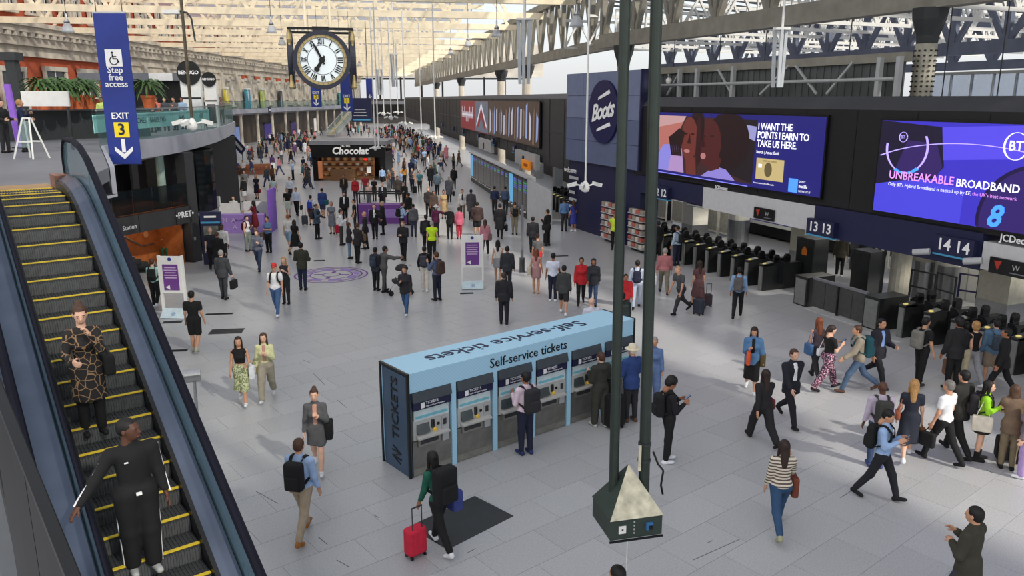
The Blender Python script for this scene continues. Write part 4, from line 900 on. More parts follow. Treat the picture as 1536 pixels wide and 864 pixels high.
def machine():
    t = thing('ticket_machine', '', 'ticket machine'); w = pitch-.15
    st = mat('machine_steel', (150, 148, 140), .35, metal=.6, noise=.1, scale=8); pl = mat('machine_grey', (186, 186, 182), .45, noise=.05); dk = mat('machine_dark', (132, 131, 125), .35, metal=.6, noise=.12, scale=5)
    MB().box((0, .48, .86), (w, .82, 1.7)).obj('cabinet', dk, t)
    MB().box((0, .05, .40), (w, .06, .62)).obj('lower_panel', dk, t); MB().box((0, .045, .08), (w, .06, .14)).obj('kick_plate', st, t)
    mb = MB().add([(-w/2, -.06, 1.52), (w/2, -.06, 1.52), (w/2, .10, 1.52), (-w/2, .10, 1.52), (-w/2, -.02, 1.70), (w/2, -.02, 1.70), (w/2, .10, 1.72), (-w/2, .10, 1.72)], [(3, 2, 1, 0), (4, 5, 6, 7), (0, 1, 5, 4), (1, 2, 6, 5), (2, 3, 7, 6), (3, 0, 4, 7)]); mb.obj('hood', mat('hood_grey', (66, 74, 80), .5), t)
    MB().box((0, .0, 1.43), (w*.97, .05, .16)).obj('sign_band', M_navy, t)
    MB().box((-.22, -.028, 1.43), (.08, .01, .11)).obj('rail_logo', M_signwhite, t)
    for dz, s, sz in ((.03, 'TICKETS', .075), (-.035, 'Cash and Card Payments', .042)):
        o = link('lettering', text_mesh(s, sz, align='LEFT', bold=.01, extrude=.001), t, M_signwhite, loc=(-.15, -.028, 1.43+dz)); o.rotation_euler = (pi/2, 0, 0)
    MB().box((0, .03, 1.23), (w*.9, .03, .22)).obj('poster', mat('poster_pale', (206, 220, 222), .5, noise=.08), t); MB().box((0, .012, 1.19), (w*.84, .01, .05)).obj('poster_stripe', mat('poster_teal', (120, 190, 205), .5), t)
    MB().box((0, .05, .93), (w*.94, .05, .40)).obj('control_panel', pl, t)
    mb = MB().add([(-.34, -.03, .86), (-.06, -.03, .86), (-.06, .03, 1.06), (-.34, .03, 1.06), (-.34, .04, .86), (-.06, .04, .86), (-.06, .04, 1.06), (-.34, .04, 1.06)], [(0, 1, 2, 3), (0, 4, 5, 1), (1, 5, 6, 2), (2, 6, 7, 3), (3, 7, 4, 0)]); o = mb.obj('screen', mat('machine_screen', (70, 80, 82), .12, noise=.2, scale=3), t)
    MB().box((0.02, .015, .99), (.06, .05, .16)).obj('card_slot', M_dgrey, t); MB().box((.03, -.012, 1.0), (.025, .02, .09)).obj('card_mouth', M_black2, t)
    o = MB().lathe([(.045, 0), (.045, .03), (.03, .045)], 14).obj('coin_button', mat('button_gold', (226, 190, 80), .3, metal=.5, emit=.2), t); o.rotation_euler = (pi/2, 0, 0); o.location = (.06, .02, .87)
    MB().box((.15, .02, .96), (.05, .03, .05)).obj('note_slot', M_black2, t); MB().box((.28, .015, .95), (.12, .05, .26)).obj('keypad_housing', M_lgrey, t); MB().box((.28, -.012, .98), (.07, .02, .12)).obj('keypad', M_dgrey, t)
    MB().add([(-.36, -.09, .80), (.36, -.09, .80), (.36, .04, .84), (-.36, .04, .84), (-.36, -.09, .77), (.36, -.09, .77), (.36, .04, .77), (-.36, .04, .77)], [(0, 1, 2, 3), (7, 6, 5, 4), (0, 4, 5, 1), (1, 5, 6, 2), (2, 6, 7, 3), (3, 7, 4, 0)]).obj('ledge', pl, t)
    MB().box((-.08, .01, .68), (.5, .05, .16)).obj('ticket_tray', st, t); MB().box((-.08, -.018, .68), (.4, .02, .07)).obj('tray_mouth', M_dgrey, t); MB().box((.30, .015, .70), (.14, .05, .24)).obj('reader_panel', M_lgrey, t)
    return t
m0 = machine()
lab6 = ['leftmost ticket machine, nearest the blue kiosk end panel', 'second ticket machine from the left with its steel front clear', 'third ticket machine, in front of the man in a pale pink shirt', 'fourth ticket machine, right of the man in a pale pink shirt', 'fifth ticket machine, used by the person in a dark hoodie', 'rightmost ticket machine, beside the man in a straw hat']
for i in range(6):
    o = m0 if i == 0 else copy_tree(m0)
    o.location = KB+KE1*(pitch*(i+.5)); o.rotation_euler = (0, 0, KA); o['label'] = lab6[i]; o['group'] = 'ticket machines in the blue kiosk'

# ================================================================ ticket barriers
M_gate = mat('gate_dark', (46, 48, 48), .35, metal=.4, noise=.12, scale=5); M_gfront = mat('gate_front_grey', (128, 130, 128), .4, metal=.4, noise=.1, scale=6)
def gate():
    t = thing('ticket_barrier', '', 'ticket barrier')
    MB().box((0, .95, .5), (.24, 1.8, 1.0)).obj('cabinet', M_gate, t); MB().box((0, .03, .46), (.18, .05, .92)).obj('front_plate', M_gfront, t)
    MB().add([(-.12, .02, 1.0), (.12, .02, 1.0), (.12, .5, 1.07), (-.12, .5, 1.07), (-.12, .02, .95), (.12, .02, .95), (.12, .5, .95), (-.12, .5, .95)], [(0, 1, 2, 3), (0, 4, 5, 1), (1, 5, 6, 2), (2, 6, 7, 3), (3, 7, 4, 0)]).obj('reader_top', M_gate, t)
    o = MB().lathe([(.07, 0), (.07, .02)], 14).obj('reader_disc', mat('reader_gold', (226, 206, 120), .4, emit=.4), t); o.location = (0, .16, 1.02); o.rotation_euler = (R(8), 0, 0)
    for y in (.7, 1.2):
        mb = MB().box((0, y, 1.06), (.10, .26, .3)); mb.tube((-.05, y, 1.21), (.05, y, 1.21), .13, n=12); mb.obj('wing_post', M_black2, t)
    for sx in (-1, 1): MB().slab([(sx*.13, .78, .25), (sx*.40, .80, .25), (sx*.40, .80, 1.02), (sx*.30, .80, 1.12), (sx*.13, .78, 1.12)], .025, (0, 1, 0)).obj('paddle', mat('paddle_dark', (28, 30, 32), .25), t)
    return t
g0 = gate(); first = True
gs = [-8.75+.86*k for k in range(11)]+[6.35+.9*k for k in range(7)]
for i, s in enumerate(gs):
    o = g0 if first else copy_tree(g0); first = False
    o.location = WP(s, 0, -.02); o.rotation_euler = (0, 0, WANG)
    left = i < 11
    o['label'] = 'dark ticket barrier with grey front plate in the row %s of the wide gate' % ('left' if left else 'right'); o['group'] = 'ticket barriers in the %s row' % ('left' if left else 'right')
for i in range(8):
    o = copy_tree(g0); s = -1.0-.95*i; o.location = VP(s, 0, -.3); o.rotation_euler = (0, 0, math.atan2(VD.y, VD.x)); o['label'] = 'dark ticket barrier in the far row left of the pharmacy tower'; o['group'] = 'platform 11 barriers'
# wide manual gate, tall cabinets
s0, _ = WR(1216, 450); s1, _ = WR(1296, 480)
t = thing('manual_gate', 'wide pair of grey barrier gates between the two rows of ticket barriers', 'gate', WP((s0+s1)/2, 0, 0), WANG); wG = s1-s0
for k in range(4): MB().box((-wG/2+wG*(k+.5)/4, .06, .55), (wG/4-.02, .05, .95)).obj('gate_leaf', mat('gate_leaf', (74, 76, 74), .4, metal=.3, noise=.1), t)
MB().box((0, .06, 1.06), (wG, .1, .08)).obj('top_rail', M_mgrey, t); MB().box((0, .06, .5), (.06, .12, 1.0)).obj('centre_post', M_black2, t); MB().box((0, .0, .01), (wG, .5, .02)).obj('threshold', M_lgrey, t)
for x, lab in ((1203, 'left'), (1312, 'right')):
    s, _ = WR(x, 450); t = thing('barrier_cabinet', 'low grey barrier end cabinet on the %s of the wide gate' % lab, 'cabinet', WP(s, 0, 0), WANG); MB().box((0, .5, .52), (.62, 1.2, 1.04)).obj('body', M_gate, t); MB().box((0, -.11, .5), (.5, .03, .9)).obj('front_plate', M_gfront, t)
for x, y, lab, w in ((1211, 390, 'tall dark cabinet with an orange warning notice behind the barriers', .95), (1310, 425, 'tall dark cabinet behind the barriers right of the wide gate', .8)):
    s, _ = WR(x, y, -2.1); t = thing('equipment_cabinet', lab, 'cabinet', WP(s-(.5 if x > 1300 else 0), 0, -2.3), WANG); MB().box((0, 0, .95), (w, .7, 1.9)).obj('body', M_dgrey, t); MB().box((0, -.36, .95), (w*.9, .02, 1.75)).obj('door', M_gate, t)
    if 'orange' in lab: MB().slab([(-.14, -.38, 1.25), (.14, -.38, 1.25), (.14, -.38, 1.45), (0, -.38, 1.6), (-.14, -.38, 1.45)], .01, (0, -1, 0)).obj('notice', mat('notice_orange', (196, 110, 30), .5), t)
# ================================================================ platforms behind the barriers
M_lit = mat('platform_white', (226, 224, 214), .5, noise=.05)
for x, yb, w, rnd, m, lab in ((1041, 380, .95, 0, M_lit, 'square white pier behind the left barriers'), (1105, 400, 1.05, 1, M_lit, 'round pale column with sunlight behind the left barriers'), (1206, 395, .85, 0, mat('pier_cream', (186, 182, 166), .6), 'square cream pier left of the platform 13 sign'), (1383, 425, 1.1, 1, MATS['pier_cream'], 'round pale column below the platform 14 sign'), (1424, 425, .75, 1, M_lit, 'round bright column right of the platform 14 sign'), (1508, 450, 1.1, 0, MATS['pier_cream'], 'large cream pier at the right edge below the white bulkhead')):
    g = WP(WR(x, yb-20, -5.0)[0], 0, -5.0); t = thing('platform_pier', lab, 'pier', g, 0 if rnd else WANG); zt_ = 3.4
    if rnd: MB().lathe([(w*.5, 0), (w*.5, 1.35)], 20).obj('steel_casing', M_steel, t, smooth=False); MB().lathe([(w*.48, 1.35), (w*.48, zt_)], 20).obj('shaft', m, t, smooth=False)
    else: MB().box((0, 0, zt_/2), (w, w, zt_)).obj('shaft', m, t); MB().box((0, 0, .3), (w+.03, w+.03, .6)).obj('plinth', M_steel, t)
for i, (x, yb, lab) in enumerate(((991, 366, 'first'), (1015, 374, 'second'), (1066, 383, 'third'), (1088, 384, 'fourth'))):
    g = WP(WR(x, yb-30, -6.2)[0], 0, -6.2); t = thing('platform_screen', '%s pale glazed screen behind the left ticket barriers' % lab, 'screen', g, WANG); w = 1.12; fr = MB()
    for q in (-w/2, w/2): fr.box((q, 0, 1.2), (.07, .08, 2.4))
    for z in (.15, 1.4, 2.35): fr.box((0, 0, z), (w, .08, .07))
    fr.obj('frame', M_lit, t); MB().box((0, 0, .75), (w-.1, .03, 1.15)).obj('pane', mat('screen_pane', (164, 164, 156), .3, noise=.15, scale=5), t); MB().box((0, 0, 1.88), (w-.1, .03, .88)).obj('pane', MATS['screen_pane'], t)
tp = G(1160, 385); t = thing('train', 'blue train standing at the platform behind the barriers', 'train', Vector((tp.x+2.2, tp.y+6, 0)), WANG)
MB().box((0, 0, 2.0), (14, 2.7, 2.6)).obj('body', mat('train_blue', (44, 56, 160), .35, noise=.05), t); MB().box((0, -1.37, .75), (14, .05, .16)).obj('stripe', M_white, t); MB().box((0, 0, .4), (13.6, 2.4, .6)).obj('underframe', M_black2, t)
for k in range(5): MB().box((-5+2.5*k, -1.37, 2.3), (1.6, .04, .8)).obj('window', M_pane, t)
for i, (x0, x1, y, m, lab) in enumerate(((1362, 1398, 455, M_dgrey, 'dark tubular guard rail below the platform 14 sign'), (1400, 1428, 460, M_dgrey, 'second dark guard rail below the platform 14 sign'), (1434, 1488, 462, mat('rail_blue', (40, 44, 92), .5), 'blue guard rail left of the large cream pier'))):
    a, b = G(x0, y), G(x1, y+9); t = thing('guard_rail', lab, 'railing', a); d = b-a; mb = MB()
    for u in (0, 1): MB().tube(d*u, d*u+UP*1.25, .035).obj('post', m, t)
    for z in (.65, 1.22): MB().tube(UP*z, d+UP*z, .03).obj('rail', m, t)
for i, (x, yb, w, lab) in enumerate(((1436, 430, .8, 'white double cupboard doors behind the guard rail'), (1468, 436, .8, 'white cupboard doors next to the blue guard rail'))):
    g = WP(WR(x, yb-20, -6.0)[0], 0, -6.0); t = thing('platform_cupboard', lab, 'cupboard', g, WANG); MB().box((0, .25, 1.05), (w, .5, 2.1)).obj('body', M_white, t); MB().box((0, -.01, 1.05), (.02, .02, 2.0)).obj('door_gap', M_dgrey, t); MB().box((.15, -.015, 1.7), (.2, .02, .12)).obj('notice', mat('notice_tan', (150, 120, 70), .6), t)
struct(MB().frame(WP(0, 2.2, -20), WD*40, WN*.3, UP*2.2).obj('wall_shed', mat('shed_wall', (70, 72, 76), .7, noise=.3, scale=.4)))
vs = thing('slatted_screen', 'white slatted fence with daylight beyond the barriers at platform 13', 'fence', WP(WR(1305, 375, -7)[0], 0, -7), WANG)
for k in range(13): MB().box((-1.9+k*.32, 0, 1.0), (.10, .06, 2.0)).obj('slat', M_lit, vs)
MB().box((0, .05, 1.9), (4.2, .05, .08)).box((0, .05, .2), (4.2, .05, .08)).obj('rail', M_lit, vs)
for k, x in enumerate((1000, 1065, 1130, 1250, 1390, 1470)):  # strip lamps added to brighten the area behind the barriers
    s, _ = WR(x, 330, -5); lt = thing('added_platform_light', 'added strip light brightening the platforms behind the barriers', 'lamp', WP(s, 3.55, -5), WANG, 'added platform strip lights'); MB().box((0, 0, 0), (1.6, .16, .05)).obj('diffuser', mat('added_strip_glow', (255, 246, 228), .5, noise=0, emit=30), lt); MB().box((0, 0, .05), (1.7, .24, .06)).obj('housing', M_lgrey, lt); MB().tube((0, 0, .05), (0, 0, GZ+.9), .02, n=6).obj('rod', M_dgrey, lt)
t = thing('dark_kiosk', 'dark rounded machine standing on platform 13', 'machine', G(1289, 404), WANG); MB().lathe([(.4, 0), (.42, .3), (.4, 1.5), (.3, 1.75), (.05, 1.85)], 14).obj('body', M_black2, t, smooth=True); MB().box((0, -.4, 1.1), (.4, .06, .5)).obj('screen', M_pane, t)
# ================================================================ departure board wall
a, b = G(706, 271), G(791, 330); d = (b-a); L = d.length; d.normalize(); nb = Vector((d.y, -d.x, 0)); nb = nb if nb.x < 0 else -nb
db = thing('departure_board', 'long dark departure board wall of screens right of the crowd', 'departure board', a, math.atan2(d.y, d.x))
BH = 2.45
MB().box((L/2, .25, BH/2), (L, .45, BH)).obj('body', M_dgrey, db); MB().box((L/2, .2, BH+.03), (L, .6, .07)).obj('capping', M_lgrey, db)
MB().slab([(L+.02, 0, 0), (L+.02, .5, 0), (L+.02, .5, BH), (L+.02, 0, BH)], .05, (1, 0, 0)).obj('end_panel', M_lgrey, db)
MB().slab([(L, .0, BH), (L+2.2, .9, BH-.5), (L+2.2, .9, 0), (L, .0, 0)], .08, (0, -1, 0)).obj('return_panel', M_lgrey, db)
nS = 16
for k in range(nS):
    x = L*(k+.5)/nS
    blue = k in (0, 12)
    MB().box((x, .015, BH*.57), (L/nS-.08, .03, BH*.74)).obj('display', mat('display_blue', (90, 170, 220), .3, emit=.6) if blue else mat('display_black', (16, 18, 22), .2, noise=.1), db)
    if not blue:
        for q in range(2 if k < 12 else 5): MB().box((x, -.005, BH*(.86-.055*q)), (L/nS*.6, .01, .09)).obj('text_row', mat('row_g', (60, 150, 90), .5, emit=.5) if (k+q) % 3 == 0 else mat('row_b', (90, 100, 180), .5, emit=.5), db)
        for q in range(10): MB().box((x-.1, -.005, BH*(.72-.045*q)), (L/nS*.42, .01, .03)).obj('text_line', M_mgrey, db)
for k in range(24): MB().box((L*(k+.5)/24, -.06, BH*.17), (.2, .12, .05)).obj('light_stud', M_white, db)
t = thing('sign_post', 'slim dark post with a box base in front of the departure board', 'post', G(783, 408)); MB().box((0, 0, 1.4), (.12, .12, 2.8)).obj('shaft', M_mgrey, t); MB().box((0, 0, .3), (.22, .22, .6)).obj('base_box', M_dgrey, t)

# ================================================================ totem signs
def totem(x, y, rz, label):
    t = thing('totem_sign', label, 'sign', G(x, y), rz); W_, H_ = .78, 2.05
    for sx in (-1, 1): MB().box((sx*W_/2, 0, H_/2+.02), (.07, .1, H_)).obj('leg', M_white, t)
    MB().box((0, -.02, H_*.70), (W_-.05, .08, H_*.60)).obj('panel', M_white, t)
    MB().box((0, -.068, H_*.66), (W_*.66, .02, H_*.42)).obj('poster', M_purple, t)
    for k, l in enumerate((.5, .56, .46, .56, .5)): MB().box((0, -.082, H_*.82-.085*k), (W_*l, .006, .03)).obj('text_line', mat('poster_text', (206, 180, 214), .6), t)
    MB().slab([(-.2, -.082, 1.02), (-.06, -.082, .94), (-.06, -.082, 1.10)], .006, (0, -1, 0)).obj('arrow', M_white, t)
    o = MB().lathe([(.06, 0), (.06, .012)], 16).obj('roundel', M_signblue, t); o.rotation_euler = (pi/2, 0, 0); o.location = (0, -.06, H_*.955)
    mb = MB().add([(-W_/2-.02, -.28, .02), (W_/2+.02, -.28, .02), (W_/2, -.02, .30), (-W_/2, -.02, .30), (-W_/2-.02, .25, .02), (W_/2+.02, .25, .02)], [(0, 1, 2, 3), (3, 2, 5, 4), (0, 4, 5, 1), (0, 3, 4), (1, 5, 2)]); mb.obj('base', mat('totem_base', (196, 214, 222), .5), t)
    o = MB().lathe([(.07, 0), (.07, .012)], 16).obj('roundel', mat('totem_mark', (150, 176, 200), .5), t); o.rotation_euler = (R(48), 0, 0); o.location = (.02, -.18, .14)
totem(709, 432, R(4), 'white framed totem sign with purple poster in the centre of the concourse'); totem(264, 475, R(-4), 'white framed totem sign with purple poster beside the escalator')
# chrome sensor head on a bent post by the escalator
t = thing('sensor_post', 'chrome drum on a bent steel post beside the escalator', 'post', G(292, 668)); zt = 1.42
MB().path([(0, 0, 0), (0, 0, .35), (.1, .02, .6), (.12, .02, zt)], .035).obj('post', M_steel, t); MB().box((0, 0, .015), (.2, .2, .03)).obj('foot', M_steel, t); MB().tube((-.06, -.05, zt+.12), (.24, .06, zt+.12), .14, n=18).obj('drum', M_steel, t, smooth=False); MB().tube((-.068, -.053, zt+.12), (-.06, -.05, zt+.12), .12, n=18).obj('lens', M_black2, t); MB().tube((-.3, .02, .62), (.1, .02, .66), .015).obj('side_arm', M_steel, t)

# ================================================================ chocolate kiosk in mid concourse
CK = G(525, 271); ck2 = thing('chocolate_kiosk', 'black chocolate shop kiosk with warm lit shelves in mid concourse', 'kiosk', CK)
Wd, Hd, Dd = 6.3, 3.45, 4.5
M_warm = mat('kiosk_interior', (150, 104, 66), .6, noise=.4, scale=1.5, emit=.35)
MB().box((0, Dd/2, Hd-.15), (Wd+.5, Dd+.5, .35)).obj('roof', M_mgrey, ck2); MB().box((0, -.05, Hd-.85), (Wd+.2, .3, 1.15)).obj('fascia', M_black2, ck2); MB().box((0, Dd-.1, 1.3), (Wd, .2, 2.6)).obj('back_wall', M_black2, ck2)
for sx in (-1, 1): MB().box((sx*(Wd/2-.2), .2, 1.2), (.5, .5, 2.4)).obj('pier', M_black2, ck2); MB().box((sx*(Wd/2-.05), Dd/2, 1.2), (.1, Dd, 2.4)).obj('side_wall', M_black2, ck2)
MB().box((-.4, 1.6, 1.2), (Wd-1.6, .2, 2.4)).obj('shelf_back', M_warm, ck2)
for j in range(5): MB().box((-.4, 1.4, .3+.45*j), (Wd-1.8, .35, .05)).obj('shelf', mat('shelf_brown', (92, 60, 40), .5), ck2)
for j in range(5):
    for i in range(12): MB().box((-2.4+.36*i, 1.32, .45+.45*j), (.22, .18, .24)).obj('box_stack', mat('choc_%d' % ((i+j) % 4), ((196, 160, 110), (120, 60, 40), (210, 196, 176), (90, 50, 36))[(i+j) % 4], .6, emit=.15), ck2)
MB().box((-.6, .3, .5), (2.2, .7, 1.0)).obj('counter', mat('counter_brown', (120, 86, 56), .5), ck2); MB().box((1.7, .1, .95), (.35, .25, .55)).obj('card_stand', M_white, ck2); MB().box((-2.55, .0, .95), (.35, .25, 1.5)).obj('poster', mat('poster_warm', (190, 120, 80), .5, emit=.3), ck2)
text('Chocolat', .85, CK+Vector((.15, -.22, Hd-.85)), (1, 0, 0), UP, M_signwhite, ck2, bold=.03, shear=.15); text('HOTEL', .28, CK+Vector((-.2, -.22, Hd-.42)), (1, 0, 0), UP, M_signwhite, ck2, bold=.02)
o = MB().lathe([(.1, 0), (.1, .02)], 12).obj('red_mark', mat('red_light', (230, 40, 30), .5, emit=1), ck2); o.rotation_euler = (pi/2, 0, 0); o.scale = (2, 1, 1); o.location = (1.5, -.3, Hd-1.55)
for k in range(3): o = MB().lathe([(.12, 0), (.05, .15)], 10).obj('downlight', mat('warm_light', (255, 210, 150), .5, emit=4), ck2); o.location = (-2+2*k, .9, 2.3)

# ================================================================ promotional stands
p = G(352, 349); t = thing('promotion_counter', 'lilac promotion counter with white back boards on the left of the concourse', 'counter', p, R(4))
MB().box((0, 0, .5), (3.3, .6, 1.0)).obj('counter', M_lilac, t); MB().box((-.9, 1.6, .7), (1.7, .08, 1.4)).obj('back_board', M_white, t); MB().box((1.0, 1.5, .75), (1.6, .08, 1.5)).obj('back_board', M_white, t); MB().box((1.95, .6, 1.15), (.1, 1.6, 2.3)).obj('side_panel', mat('side_purple', (126, 84, 186), .5), t)
for s, x_, z_ in (('N', -.35, .72), ('A', .1, .72), ('A', .15, .36)): text(s, .34, p+Vector((x_, -.34, z_)), (1, 0, 0), UP, mat('pale_lilac', (206, 190, 226), .6), t)
MB().path([(1.2, 1.42, .6), (.9, 1.4, 1.0), (.6, 1.42, 1.25)], .05).obj('graphic_stroke', M_dgrey, t)
p = G(572, 335); t = thing('purple_stall', 'purple promotional stall with a dark tubular frame in mid concourse', 'stall', p, R(3))
MB().box((0, .3, .55), (2.6, 1.0, 1.1)).obj('counter', M_purple, t); MB().box((.2, -.21, .6), (1.8, .02, .5)).obj('print', M_lilac, t); MB().box((1.5, .3, .4), (.9, .9, .8)).obj('side_counter', M_purple, t)
fr = MB()
for x in (-1.3, 0, 1.3):
    for y in (-.2, .8): fr.tube((x, y, 0), (x, y, 1.75), .035, n=6)
for y in (-.2, .8): fr.tube((-1.3, y, 1.75), (1.3, y, 1.75), .04, n=6)
for x in (-1.3, 1.3): fr.tube((x, -.2, 1.75), (x, .8, 1.75), .04, n=6)
fr.obj('frame', M_black2, t)
p = G(322, 396); t = thing('information_totem', 'navy information totem with a white notice beside the dark pillar', 'sign', p, R(8)); MB().box((0, 0, 1.15), (.85, .2, 2.3)).obj('body', M_navy, t); MB().box((0, -.11, 1.15), (.62, .02, 1.1)).obj('notice', mat('notice_olive', (120, 120, 108), .6, noise=.3, scale=6), t); MB().box((0, -.11, 1.85), (.8, .02, .08)).obj('blue_strip', MATS['strip_blue'], t); MB().box((0, -.11, 2.1), (.5, .02, .08)).obj('lettering', M_white, t)
# curved bench
p = G(337, 262); t = thing('curved_bench', 'long curved brown leather bench below the balcony', 'bench', p, R(0)); mb = MB(); bk = MB(); n = 14
def arc(r_, i): an = R(200+140*i/n); return Vector((r_*math.cos(an)*1.0, r_*math.sin(an)*.35+1.2, 0))
for i in range(n):
    mb.slab([arc(5.2, i)+UP*.45, arc(5.2, i+1)+UP*.45, arc(4.6, i+1)+UP*.45, arc(4.6, i)+UP*.45], .4, (0, 0, 1)); bk.slab([arc(4.6, i)+UP*1.0, arc(4.6, i+1)+UP*1.0, arc(4.4, i+1)+UP*1.0, arc(4.4, i)+UP*1.0], .98, (0, 0, 1))
mb.obj('seat', mat('bench_brown', (128, 72, 50), .5, noise=.15), t); bk.obj('backrest', mat('bench_back', (150, 90, 62), .5, noise=.15), t)

# ================================================================ pavilion under the balcony pod (stairs, wood wall, glass)
pp = G(294, 393)                                                   # foot of the dark pillar
pv = thing('cafe_pavilion', 'dark glass pavilion under the balcony with a black sign band and wood-lined stair', 'building', pp)
M_bandk = mat('sign_band_black', (58, 58, 60), .45, noise=.05)
pL = G(150, 432); u = (pp-pL); u.z = 0; LL = u.length; u.normalize(); nv = Vector((u.y, -u.x, 0)); nv = nv if nv.y < 0 else -nv
angp = math.atan2(u.y, u.x)
pv.rotation_euler = (0, 0, angp)
# local: x along the front (0 at the pillar, negative to the left), y back
MB().box((.15, .25, 2.4), (.55, .5, 4.8)).obj('pillar', M_bandk, pv); MB().box((.05, -.02, 1.05), (.1, .03, .14)).obj('pillar_plate', M_lgrey, pv)
MB().box((-LL/2, .1, 2.15), (LL, .2, .72)).obj('sign_band', M_bandk, pv)
for x in (-.95, -3.0, -5.2): MB().box((x, -.005, 2.15), (.02, .01, .72)).obj('band_joint', M_black2, pv)
text('\u2022PRET\u2022', .36, pp-u*.42+UP*2.17+nv*.02, u, UP, M_signwhite, pv, bold=.02, space=1.05); text('Waterloo Station', .26, pp-u*3.15+UP*2.08+nv*.02, u, UP, M_signwhite, pv, align='RIGHT')
MB().box((-LL/2, 1.9, 2.6), (LL, 3.6, .12)).obj('mezzanine_floor', M_orangewood, pv)
for k in range(5): MB().box((-LL*(k+.5)/5, .05, 3.05), (LL/5-.04, .03, .95)).obj('balustrade_pane', M_glassD, pv)
for k in range(5): MB().box((-LL*(k+.5)/5, 3.2, 3.7), (LL/5-.04, .05, 2.0)).obj('rear_pane', mat('dark_pane', (30, 32, 34), .12, noise=.3, scale=.8), pv)
MB().slab([(-.2, .4, 0), (-.2, 3.4, 0), (-.2, 3.4, 2.5), (-.2, .4, 2.5)], .1, (1, 0, 0)).obj('wood_wall', M_orangewood, pv); MB().box((-1.75, 1.75, .92), (3.4, .1, 1.84)).obj('wood_wall', M_orangewood, pv)
for k in range(9):
    st = MB().box((-2.1-.34*k, .9, .09+.17*k), (.36, 1.5, .17)); st.obj('stair_tread', mat('stair_dark', (46, 46, 48), .5), pv); MB().box((-1.93-.34*k, .9, .165+.17*k), (.04, 1.5, .02)).obj('stair_nosing', M_lgrey, pv)
MB().path([(-.6, 1.66, .85), (-1.3, 1.66, .85), (-2.6, 1.66, 1.65)], .03).obj('handrail', M_steel, pv)
o = MB().lathe([(.14, 0), (.14, .02)], 16).obj('wall_emblem', mat('emblem', (206, 150, 110), .4), pv); o.rotation_euler = (pi/2, 0, 0); o.location = (-1.0, 1.69, 1.3)
# curved glass corner right of the pillar and mint column
for k in range(9):
    a0, a1 = R(-100+k*14), R(-100+(k+1)*14); c = Vector((1.9, 3.0, 0)); r_ = 2.2
    p0, p1 = c+Vector((r_*math.cos(a0), r_*math.sin(a0), 0)), c+Vector((r_*math.cos(a1), r_*math.sin(a1), 0))
    for z0, z1 in ((.1, 1.85), (1.9, 3.2), (3.25, 4.75)): MB().slab([p0+UP*z0, p1*.98+p0*.02+UP*z0, p1*.98+p0*.02+UP*z1, p0+UP*z1], .03, (p1-p0).cross(UP)).obj('curved_pane', M_glassD, pv)
MB().lathe([(1.6, .05), (1.6, 4.6)], 24, (1.9, 3.0, 0)).obj('inner_core', mat('core_dark', (40, 40, 42), .4, noise=.5, scale=1.2), pv)
MB().lathe([(2.25, 1.84), (2.25, 1.95)], 30, (1.9, 3.0, 0)).obj('transom_ring', M_mgrey, pv)
MB().lathe([(.17, 2.65), (.17, 4.7)], 14, (-.6, .9, 0)).obj('mint_column', mat('mint_column', (176, 204, 194), .5), pv)
for k in range(4): MB().box((3.6+.25*k, 1.6+.5*k, 2.2), (.06, .4, .5)).obj('white_notice', M_white, pv)
o = MB().box((-1.6, .9, 1.76), (1.6, .12, .04)).obj('added_light_strip', mat('added_warm_glow', (255, 214, 160), .5, emit=9), pv); MB().box((-2.6, 1.6, 4.55), (2.6, .12, .04)).obj('added_light_strip', MATS['added_warm_glow'], pv)  # glowing strips added to lift the dark pavilion interior
struct(MB().box((-22, 44, 2.4), (9, 14, 4.7)).obj('wall_pod_core', M_black))
t = thing('display_board', 'navy board with white rows leaning on the far pod stairs', 'sign', G(357, 240), R(-20)); MB().frame((0, 0, 1.9), (.9, 0, -.9), (0, .06, 0), (.35, 0, .35)).obj('panel', M_navy, t); MB().frame((.05, -.08, 1.9), (.7, 0, -.7), (0, .01, 0), (.12, 0, .12)).obj('text_rows', M_lgrey, t); MB().box((.7, 0, .6), (.08, .08, 1.2)).obj('post', M_dgrey, t)
# ================================================================ camera poles hanging from the roof
def campole(x, ytop, ybot, Y, label, m=M_white, rp=.035, s=1.0, ztop=None, lampm=False):
    b = AY(x, ybot, Y); t = thing('camera_pole', label, 'security camera', b, random.uniform(-.3, .3), 'cameras on hanging poles')
    zt = (ztop or ZB)-b.z; MB().tube((0, 0, .1), (0, 0, zt), rp, n=10).obj('pole', m, t); MB().lathe([(.02, -.14*s), (.14*s, -.1*s), (.17*s, .02), (.13*s, .16*s), (.05*s, .3*s)], 12).obj('hub', M_white, t, smooth=True)
    for an in (20, 170, 250):
        d = Vector((math.cos(R(an)), math.sin(R(an)), 0)); c = MB().tube(d*.1*s+UP*.1*s, d*.36*s+UP*.16*s, .03*s, n=8); c.obj('arm', M_white, t)
        MB().bar(d*.32*s+UP*.2*s, d*.68*s+UP*.10*s, .15*s, .14*s).obj('camera', M_white, t)
    return t
campole(878, 0, 283, 29, 'white hanging pole with security cameras in front of the round pharmacy sign', s=.95)
t = campole(289, 12, 190, 27, 'dark hanging pole with security cameras in front of the balcony cafe', mat('pole_bronze', (92, 82, 66), .4, metal=.4, noise=.2), .05, .95)
